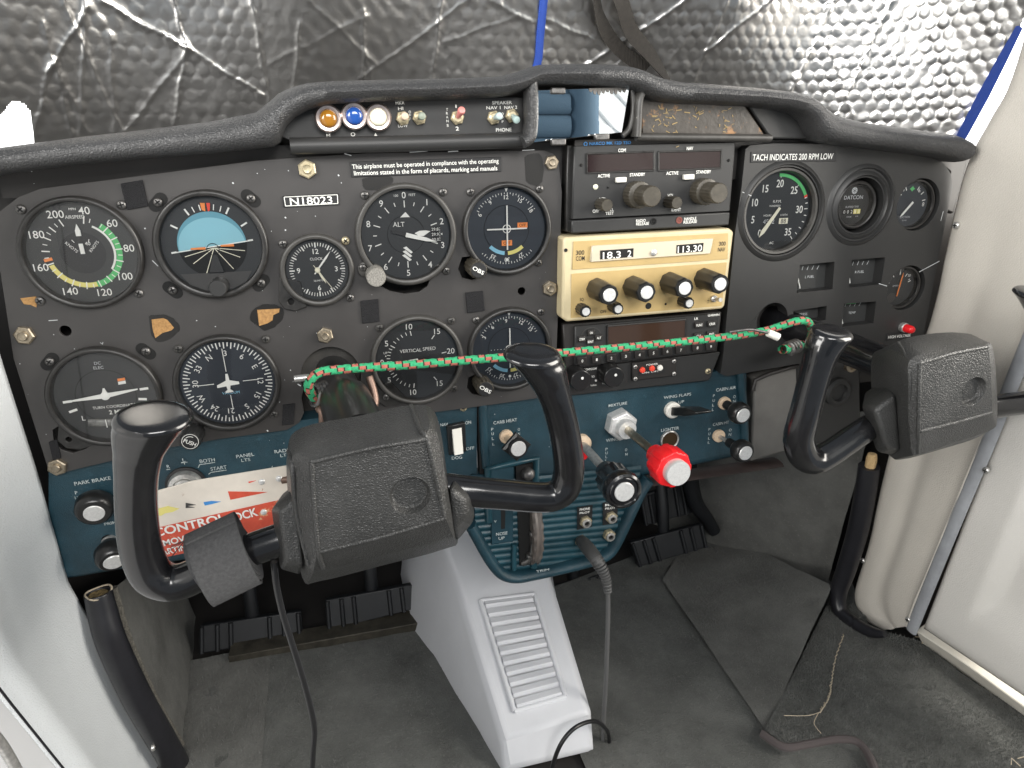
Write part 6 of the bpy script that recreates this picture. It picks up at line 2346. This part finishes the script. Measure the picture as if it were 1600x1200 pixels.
# ---- control lock with its warning plate
LK = thing('control_lock', 'red and white control lock plate hanging on its bent rod behind the yoke', 'control lock', px(350, 830, -.09))
yl = -.085
pl = [(200, 780), (300, 752), (448, 728), (462, 742), (460, 800), (400, 838), (300, 862), (215, 880)]
mb = MB()
mb.plate(xz(pl, yl), [], yl, yl + .0016)
PL = part(mb, 'plate', K['lockwhite'], LK, smooth=25, bevel=.0004)
for (m, pts) in (('lockred', [(215, 832), (300, 812), (460, 776), (460, 800), (400, 838), (300, 862), (222, 878)]), ('lockred', [(356, 768), (418, 769), (360, 781)])):
    mb = MB()
    mb.plate(xz(pts, yl - .0003), [], yl - .0003, yl)
    part(mb, 'red_field', K[m], PL, smooth=0)
for col, pts in (('yellow', [(240, 797), (262, 791), (280, 795), (270, 800), (258, 802), (252, 806), (243, 805)]), ('blue_print', [(318, 785), (330, 783), (345, 784), (330, 788), (320, 790)]), ('grey_print', [(290, 786), (306, 789), (292, 791), (304, 793), (290, 794)]), ('red_print', [(388, 753), (400, 751), (389, 755)])):
    mb = MB()
    mb.plate(xz(pts, yl - .0004), [], yl - .0004, yl)
    part(mb, 'paint_smear', K[col], PL, smooth=0)
ptxt(PL, [('CONTROL', 240, 833, 352, 808, 14), ('LOCK', 357, 811, 402, 799, 14), ('REMOVE BEFORE', 238, 853, 352, 826, 10), ('STARTING ENGINE', 238, 867, 352, 840, 10)], yl - .0008, bold=.024)
for u, v in ((409, 753), (436, 748), (412, 800)):
    mb = MB()
    mb.lathe(px(u, v, yl), (0, -1, 0), [(.0026, 0), (.0022, .0010), (.001, .0014)], 14)
    part(mb, 'rivet', K['alu'], PL, smooth=50)
mb = MB()
mb.tube(spline([px(u, v, yy) for u, v, yy in ((460, 592, -.062), (478, 590, -.062), (487, 590, -.062))], 4), .0028, 10)
part(mb, 'pin', K['steel'], LK, smooth=60)
mb = MB()
mb.tube(spline([px(u, v, yy) for u, v, yy in ((577, 588, -.062), (584, 612, -.066), (586, 630, -.07), (577, 642, -.075), (560, 648, -.08), (530, 655, -.082), (500, 640, -.08), (504, 648, -.085), (500, 690, -.085), (470, 740, -.085), (440, 750, -.084))], 6), .0030, 10)
part(mb, 'rod', K['copper'], LK, smooth=60)

# ---- elastic cord stretched between the yoke shafts
BC = thing('elastic_cord', 'green elastic cord with red flecks stretched between the two yoke shafts', 'cord', px(850, 560, -.06))


def braid(mb, path, r, turns_per_m=46, n=16):
    L = [0]
    for a, b in zip(path[:-1], path[1:]):
        L.append(L[-1] + (b - a).length)
    tot = L[-1]
    step = .0011
    m = int(tot / step)
    pts = []
    for i in range(m + 1):
        s = tot * i / m
        j = min(max(np.searchsorted(L, s) - 1, 0), len(path) - 2)
        f = (s - L[j]) / max(L[j + 1] - L[j], 1e-9)
        pts.append(path[j].lerp(path[j + 1], f))
    prev = None
    ring0 = None
    base = len(mb.v)
    for i, p in enumerate(pts):
        t = (pts[min(i + 1, m)] - pts[max(i - 1, 0)]).normalized()
        side = (t.cross(Vector((0, 1, .2))) if prev is None else prev - t * prev.dot(t)).normalized()
        prev = side
        dep = side.cross(t)
        for k in range(n):
            a = 2 * math.pi * k / n
            # plaited surface: raised strands crossing left and right
            q1 = math.sin(8 * a / 2 + i * step * 950)
            q2 = math.sin(8 * a / 2 - i * step * 950)
            rr = r * (1 + .09 * max(q1, q2))
            mb.v.append(p + (side * math.cos(a) + dep * math.sin(a)) * rr)
    for i in range(m):
        for k in range(n):
            k2 = (k + 1) % n
            mb.f.append((base + i * n + k, base + i * n + k2, base + (i + 1) * n + k2, base + (i + 1) * n + k))
            # picks: blocks along the cord, stepped round it
            lane = k // 2
            s = (i * step * 1000 + lane * 5.3) % 16.5
            mi = 1 if s < 5.8 else 0
            if s < 1.1 or 5.8 <= s < 6.9:
                mi = 2
            mb.m.append(mi)
    return pts


mb = MB()
cp = [px(u, v, yy) for u, v, yy in ((500, 628, -.062), (488, 618, -.070), (482, 604, -.076), (488, 590, -.078), (502, 581, -.076), (525, 578, -.072), (560, 575, -.070), (640, 570, -.068), (740, 562, -.066), (880, 551, -.064), (1000, 540.5, -.062), (1130, 527, -.060), (1190, 518, -.060), (1215, 511, -.062), (1240, 503, -.066), (1258, 501, -.064), (1266, 508, -.055), (1268, 522, -.040), (1258, 540, -.030))]
cord_path = spline(cp, 10)
braid(mb, cord_path, .0034)
part(mb, 'braid', [K['cordg'], K['cordr'], K['cordk']], BC, smooth=80, fix=False)
mb = MB()
braid(mb, spline([px(u, v, yy) for u, v, yy in ((1252, 538, -.035), (1238, 544, -.045), (1222, 546, -.055))], 8), .0042)
part(mb, 'loose_end', [K['cordg'], K['cordr'], K['cordk']], BC, smooth=80, fix=False)
for k in range(4):
    mb = MB()
    mb.lathe(px(1232 + 4 * k, 545 - 1.5 * k, -.050 + .004 * k), (.9, .35, .1), [(.0062, -.0009), (.0074, 0), (.0062, .0009)], 18, True, True)
    part(mb, 'wire_turn', K['darksteel'], BC, smooth=60)
for k in range(4):
    q = px(491 + 4.5 * k, 618 - 2 * k, -.066 + .004 * k)
    mb = MB()
    mb.lathe(q, (.8, .5, -.3), [(.0075, -.0012), (.0092, 0), (.0075, .0012)], 20, False, False)
    part(mb, 'wire_turn', K['darksteel'], BC, smooth=60)
mb = MB()
mb.tube(spline([px(u, v, yy) for u, v, yy in ((1140, 519, -.066), (1170, 515, -.068), (1190, 518, -.070), (1202, 521, -.071))], 5), .0012, 8)
part(mb, 'hook_wire', K['darksteel'], BC, smooth=60)
mb = MB()
mb.cyl(px(1200, 520, -.071), px(1216, 527, -.073), .0034, .0036, 14)
part(mb, 'hook_tip', K['white_plastic'], BC, smooth=50)
mb = MB()
mb.cyl(px(547, 608, -.055), px(556, 612, -.055), .0034, .0034, 12)
mb.tube([px(556, 612, -.055), px(580, 616, -.055)], .0012, 6)
part(mb, 'hook_end', K['white_plastic'], BC, smooth=50)

# ================================================================== CABLES
mb = MB()
yy = -.165
mb.tube(spline([px(428, 878, yy), px(432, 915, yy), px(442, 960, yy), px(456, 1005, yy), px(470, 1050, yy), px(484, 1100, yy), px(491, 1140, yy), px(489, 1175, yy), px(486, 1230, yy)], 8), .0022, 10)
o = part(mb, 'hanging_cable', K['cable'], smooth=60)
tag(o, 'black cable hanging from the yoke hub over the left footwell', 'cable')
mb2 = MB()
HC = thing('headset_cable', 'grey headset cable plugged into the pedestal and hanging straight down', 'cable', px(945, 1130, -.05))
q0 = px(908, 845, yp_ - .008)
pp_ = [q0, px(918, 856, -.028), px(930, 872, -.042), px(940, 888, -.048), px(947, 905, -.050), px(950, 925, -.050)]
S = spline(pp_, 8)
k = len(S)
mb = MB()
mb.tube(S[:22], lerpn([.0062, .0070, .0072, .0068, .0060], 22), 14)
part(mb, 'plug_body', mat('plug_grey', (.045, .045, .045), .45), HC, smooth=60)
mb = MB()
for i in range(17, k, 2):
    t_ = (S[min(i + 1, k - 1)] - S[i - 1]).normalized()
    r_ = .0070 - .0030 * (i - 17) / (k - 17)
    mb.lathe(S[i], t_, [(r_ * .8, -.0016), (r_, -.0008), (r_, .0008), (r_ * .8, .0016)], 14, True, True)
part(mb, 'strain_relief', mat('relief_grey', (.07, .07, .07), .5), HC, smooth=50)
mb = MB()
mb.tube(spline([S[-2], S[-1], px(950, 960, -.050), px(949, 1000, -.050), px(947, 1060, -.050), px(944, 1110, -.050), px(942, 1150, -.050), px(941, 1180, -.050)], 6), .0024, 10)
part(mb, 'cord', K['greycable'], HC, smooth=60)
mb = MB()
mb.tube(spline([px(941, 1172, -.050), px(940, 1200, -.050), px(939, 1235, -.050)], 5), .0066, 14)
part(mb, 'connector', K['cable'], HC, smooth=50)
mb = MB()
mb.tube(spline([px(u, v, yy) for u, v, yy in ((858, 1240, -.085), (864, 1195, -.085), (878, 1160, -.085), (900, 1136, -.080), (928, 1127, -.070), (946, 1138, -.060), (952, 1155, -.055), (948, 1178, -.052))], 8), .0022, 10)
o = part(mb, 'looped_cable', K['cable'], smooth=60)
tag(o, 'thin black cable looping up from the floor beside the white tunnel', 'cable')

# ================================================================== SUNSHADE
SH = thing('sunshade', 'silver bubble foil sunshade filling the windscreen behind the glareshield', 'sunshade', (.2, .17, .13))
plan = [Vector(p) for p in ((-.275, .078, 0), (-.19, .130, 0), (-.08, .165, 0), (.08, .185, 0), (.22, .190, 0), (.36, .178, 0), (.47, .148, 0), (.55, .100, 0), (.605, .050, 0), (.640, .004, 0), (.652, -.02, 0))]
pl_ = spline(plan, 40)
cl = [0.0]
for a, b in zip(pl_[:-1], pl_[1:]):
    cl.append(cl[-1] + (b - a).length)
TOT = cl[-1]
pxs, pys = [p.x for p in pl_], [p.y for p in pl_]
Z0, Z1 = .10, .34
dS = .00125
NS, NZ = int(TOT / dS), int((Z1 - Z0) / dS)
s_ = np.linspace(0, TOT, NS + 1)
z_ = np.linspace(Z0, Z1, NZ + 1)
Sg, Zg = np.meshgrid(s_, z_)
X = np.interp(Sg, cl, pxs)
Y = np.interp(Sg, cl, pys)
dX = np.gradient(X, dS, axis=1)
dY = np.gradient(Y, dS, axis=1)
ln = np.hypot(dX, dY)
nx, ny = dY / ln, -dX / ln          # towards the cabin
# the screen leans back: the sheet comes towards the cabin as it rises
lean = .42
Hh = np.zeros_like(Sg)
# soft billows
rs_ = np.random.RandomState(4)
for _ in range(26):
    kx, kz, ph, am = rs_.uniform(4, 30), rs_.uniform(-18, 18), rs_.uniform(0, 6.28), rs_.uniform(.0006, .0022)
    Hh += am * np.sin(kx * Sg + kz * Zg + ph)


def s_of(u, v):
    """place on the sheet seen at a photo pixel"""
    best = None
    d = ray(u, v)
    for k in range(0, len(pl_), 2):
        p = pl_[k]
        # solve for the ray's crossing with the vertical plane x = p.x
        tt_ = (p.x - CAM_POS.x) / d.x if abs(d.x) > 1e-6 else 0
        q = CAM_POS + d * tt_
        ysh = p.y - lean * (q.z - .15) * .9
        e = abs(q.y - ysh)
        if tt_ > 0 and (best is None or e < best[0]):
            best = (e, cl[k], q.z)
    return best[1], best[2]


def crease(a, b, amp, wd, sharp=True):
    """fold or ridge between two photo pixels"""
    global Hh
    (s0, z0), (s1, z1) = s_of(*a), s_of(*b)
    vx, vz = s1 - s0, z1 - z0
    L2 = vx * vx + vz * vz
    t = np.clip(((Sg - s0) * vx + (Zg - z0) * vz) / L2, -.05, 1.05)
    wob = .0007 * np.sin(t * 9 + s0 * 90) + .0003 * np.sin(t * 61 + z0 * 50)
    d = np.hypot(Sg - s0 - t * vx, Zg - z0 - t * vz)
    sd = ((Sg - s0) * -vz + (Zg - z0) * vx) / math.sqrt(L2) + wob
    d = np.where((t > 0) & (t < 1), np.abs(sd), d)
    Hh = Hh + amp * np.exp(-(d / wd) ** 1.2)


# upright pleats of the folding shade
for a, b in (((95, 0), (125, 205)), ((250, 0), (272, 70)), ((272, 70), (272, 190)), ((376, 0), (410, 150)), ((447, 0), (455, 140)), ((565, 0), (562, 125)), ((683, 0), (672, 120)), ((1005, 60), (960, 110)), ((1150, 0), (1085, 130)), ((1345, 0), (1240, 150)), ((1440, 0), (1320, 170))):
    crease(a, b, .0012, .0019)
# diagonal wrinkles
for a, b, am in (((130, 0), (272, 70), .006), ((272, 70), (400, 145), .005), ((272, 75), (205, 200), .003), ((60, 0), (190, 205), .005), ((25, 40), (115, 205), .004), ((95, 10), (52, 105), .006), ((52, 105), (52, 215), .005), ((515, 120), (720, 5), .0035), ((455, 0), (575, 100), .003),
                 ((560, 90), (582, 122), .003), ((765, 0), (850, 50), .003), ((845, 30), (930, 60), .003), ((920, 100), (1085, 0), .006), ((1110, 80), (1230, 0), .006), ((985, 80), (1010, 40), .003), ((1050, 100), (1090, 50), .003), ((1325, 60), (1340, 175), .004), ((430, 110), (560, 30), .002), ((75, 110), (140, 205), .004), ((150, 60), (180, 200), .003), ((1400, 40), (1380, 170), .002), ((700, 60), (800, 30), .002)):
    crease(a, b, am * .30, .0019)
# bubbles on a hexagonal grid
PT = .0122
rowh = PT * math.sqrt(3) / 2
rowi = np.round(Zg / rowh)
best = np.full(Sg.shape, 9.0)
for dr in (-1, 0, 1):
    r_ = rowi + dr
    off = np.mod(r_, 2) * PT / 2
    cx = np.round((Sg - off) / PT) * PT + off
    best = np.minimum(best, np.hypot(Sg - cx, Zg - r_ * rowh))
bub = np.clip(1 - (best / (PT * .44)) ** 2, 0, 1) ** .5
# bubbles look outwards on some panels of the shade and are flat (backed) on others
side = np.where(Sg < s_of(410, 100)[0], .45, np.where(Sg < s_of(700, 60)[0], -.22, np.where(Sg < s_of(845, 60)[0], .25, .55)))
side = np.where(Sg > s_of(1240, 150)[0], 1.0, side)
crush = .75 + .5 * np.sin(Sg * 71 + 3 * np.sin(Zg * 60)) * np.sin(Zg * 83 + 2 * np.sin(Sg * 50))
Hh += .0010 * bub * side * np.clip(crush, .3, 1.3)
# fine crumpling
for _ in range(40):
    kx, kz, ph = rs_.uniform(-500, 500), rs_.uniform(-500, 500), rs_.uniform(0, 6.28)
    Hh += .00003 * np.sin(kx * Sg + kz * Zg + ph)
LEAN = np.interp(s_, [0, s_of(1150, 60)[0], s_of(1300, 60)[0], TOT], [lean, lean, .22, .13])
off = LEAN[None, :] * (Zg - .15) + Hh
PX = X + nx * off
PY_ = Y + ny * off
verts = np.stack([PX, PY_, Zg], -1).reshape(-1, 3)
w1 = NS + 1
ii = (np.arange(NZ)[:, None] * w1 + np.arange(NS)[None, :]).reshape(-1)
faces = np.stack([ii, ii + 1, ii + w1 + 1, ii + w1], -1)
# the shade ends on the right along its bound edge, a hand's width from the post
vq = verts - np.array(CAM_POS)
wq = vq @ np.array(CF)
uq, vv = 800 + FPX * (vq @ np.array(CR)) / wq, 600 - FPX * (vq @ np.array(CU)) / wq
lim = np.interp(vv, [-80, 40, 210, 300], [1640, 1594, 1500, 1450])
faces = faces[(uq < lim)[faces[:, 0]]]
ii = faces[:, 0]
# the lower left corner of the shade is cut away
sc_, zc_ = s_of(44, 195)[0], s_of(20, 172)[1]
faces = faces[~((Sg.reshape(-1)[ii] < sc_) & (Zg.reshape(-1)[ii] < zc_ + .006 * np.sin(Sg.reshape(-1)[ii] * 200)))]
me = bpy.data.meshes.new('foil')
me.vertices.add(len(verts))
me.vertices.foreach_set('co', (verts - np.array(WL[SH])).astype(np.float32).ravel())
me.loops.add(len(faces) * 4)
me.loops.foreach_set('vertex_index', faces.astype(np.int32).ravel())
me.polygons.add(len(faces))
me.polygons.foreach_set('loop_start', np.arange(0, len(faces) * 4, 4, dtype=np.int32))
me.polygons.foreach_set('loop_total', np.full(len(faces), 4, dtype=np.int32))
me.polygons.foreach_set('use_smooth', np.ones(len(faces), dtype=bool))
me.update(calc_edges=True)
me.materials.append(K['foil'])
put('foil', me, SH, WL[SH])


def sheet_pt(u, v, lift=.004):
    s0, z0 = s_of(u, v)
    x, y = float(np.interp(s0, cl, pxs)), float(np.interp(s0, cl, pys))
    i = int(round(s0 / TOT * NS))
    i = min(max(i, 0), NS)
    o_ = LEAN[i] * (z0 - .15) + lift
    return Vector((x + nx[0, i] * o_, y + ny[0, i] * o_, z0))


mb = MB()
mb.tube(spline([sheet_pt(u, v) for u, v in ((852, -20), (848, 20), (842, 60), (836, 100), (830, 130))], 8), .0042, 8, rd=.002)
part(mb, 'blue_piping', K['bluetrim'], SH, smooth=60)
mb = MB()
ea = [on_rw(u, v, .02) for u, v in ((1592, 40), (1560, 95), (1530, 150), (1500, 208), (1480, 240))]
eb = [on_rw(u, v, .016) for u, v in ((1598, 44), (1572, 98), (1545, 152), (1512, 212), (1490, 246))]
mb.loft([[a, b, b + Vector((0, .003, 0)), a + Vector((0, .003, 0))] for a, b in zip(ea, eb)])
part(mb, 'blue_binding', K['bluetrim'], SH, smooth=50)


def ribbon(mb, pts, w_, th, ups):
    P = spline(pts, 10)
    k = len(P)
    rings = []
    for i, p in enumerate(P):
        t = (P[min(i + 1, k - 1)] - P[max(i - 1, 0)]).normalized()
        a = np.interp(i / (k - 1), np.linspace(0, 1, len(ups)), ups)
        s = (CR * math.cos(a) + CF * math.sin(a))
        s = (s - t * s.dot(t)).normalized() * w_ / 2
        n = s.cross(t).normalized() * th
        rings.append([p - s, p + s, p + s + n, p - s + n])
    mb.loft(rings)


SS = 'webbing straps hanging in front of the sunshade'
mb = MB()
ribbon(mb, [sheet_pt(930, -20, .016), sheet_pt(936, 25, .016), sheet_pt(950, 60, .014), sheet_pt(975, 88, .012), sheet_pt(1005, 112, .010)], .0135, .0012, [1.3, .9, .3, .1, .1])
o = part(mb, 'hanging_strap', K['strap'], smooth=50)
tag(o, 'brownish black webbing strap with a twist, lying on the foil sunshade', 'strap', SS)
mb = MB()
ribbon(mb, [sheet_pt(952, -20, .022), sheet_pt(965, 15, .022), sheet_pt(985, 52, .020), sheet_pt(1012, 90, .016), sheet_pt(1045, 135, .012)], .0150, .0012, [.5, .5, .4, .6, 1.0])
o = part(mb, 'hanging_strap', K['strap'], smooth=50)
tag(o, 'black webbing strap that narrows as it drops behind the glareshield', 'strap', SS)

# ================================================================== WHAT THE MIRROR SHOWS
ST7 = thing('passenger_seat', 'blue ribbed cloth seat back seen in the rear view mirror', 'seat', (.42, -.98, -.40))
mb = MB()
mb.box((.415, -.985, -.04), (.35, .09, .72))
part(mb, 'backrest', K['seat'], ST7, bevel=.03, seg=4)
for i in range(12):
    mb = MB()
    z = -.26 + .046 * i
    mb.tube([(.29, -.940, z), (.40, -.936, z), (.512, -.940, z)], .0235, 12, rd=.012, ref=(0, 1, 0))
    part(mb, 'rib', K['seat'], ST7, smooth=60)
mb = MB()
mb.tube([(.545, -.945, -.30), (.548, -.94, 0.0), (.545, -.945, .30)], .034, 14, rd=.02)
part(mb, 'side_bolster', K['seat'], ST7, smooth=60)
RP7 = thing('rear_side_panel', 'white ribbed rear cabin panel seen in the rear view mirror', 'side panel', (.80, -1.25, -.2))
mb = MB()
mb.box((.85, -1.25, .15), (.62, .02, .7))
part(mb, 'panel', K['wallwhite'], RP7, bevel=.004)
for a, b in (((.62, -1.238, .42), (.95, -1.238, .12)), ((.60, -1.238, .36), (.90, -1.238, .06))):
    mb = MB()
    mb.tube([a, b], .006, 8)
    part(mb, 'pressed_rib', K['wallwhite'], RP7, smooth=60)
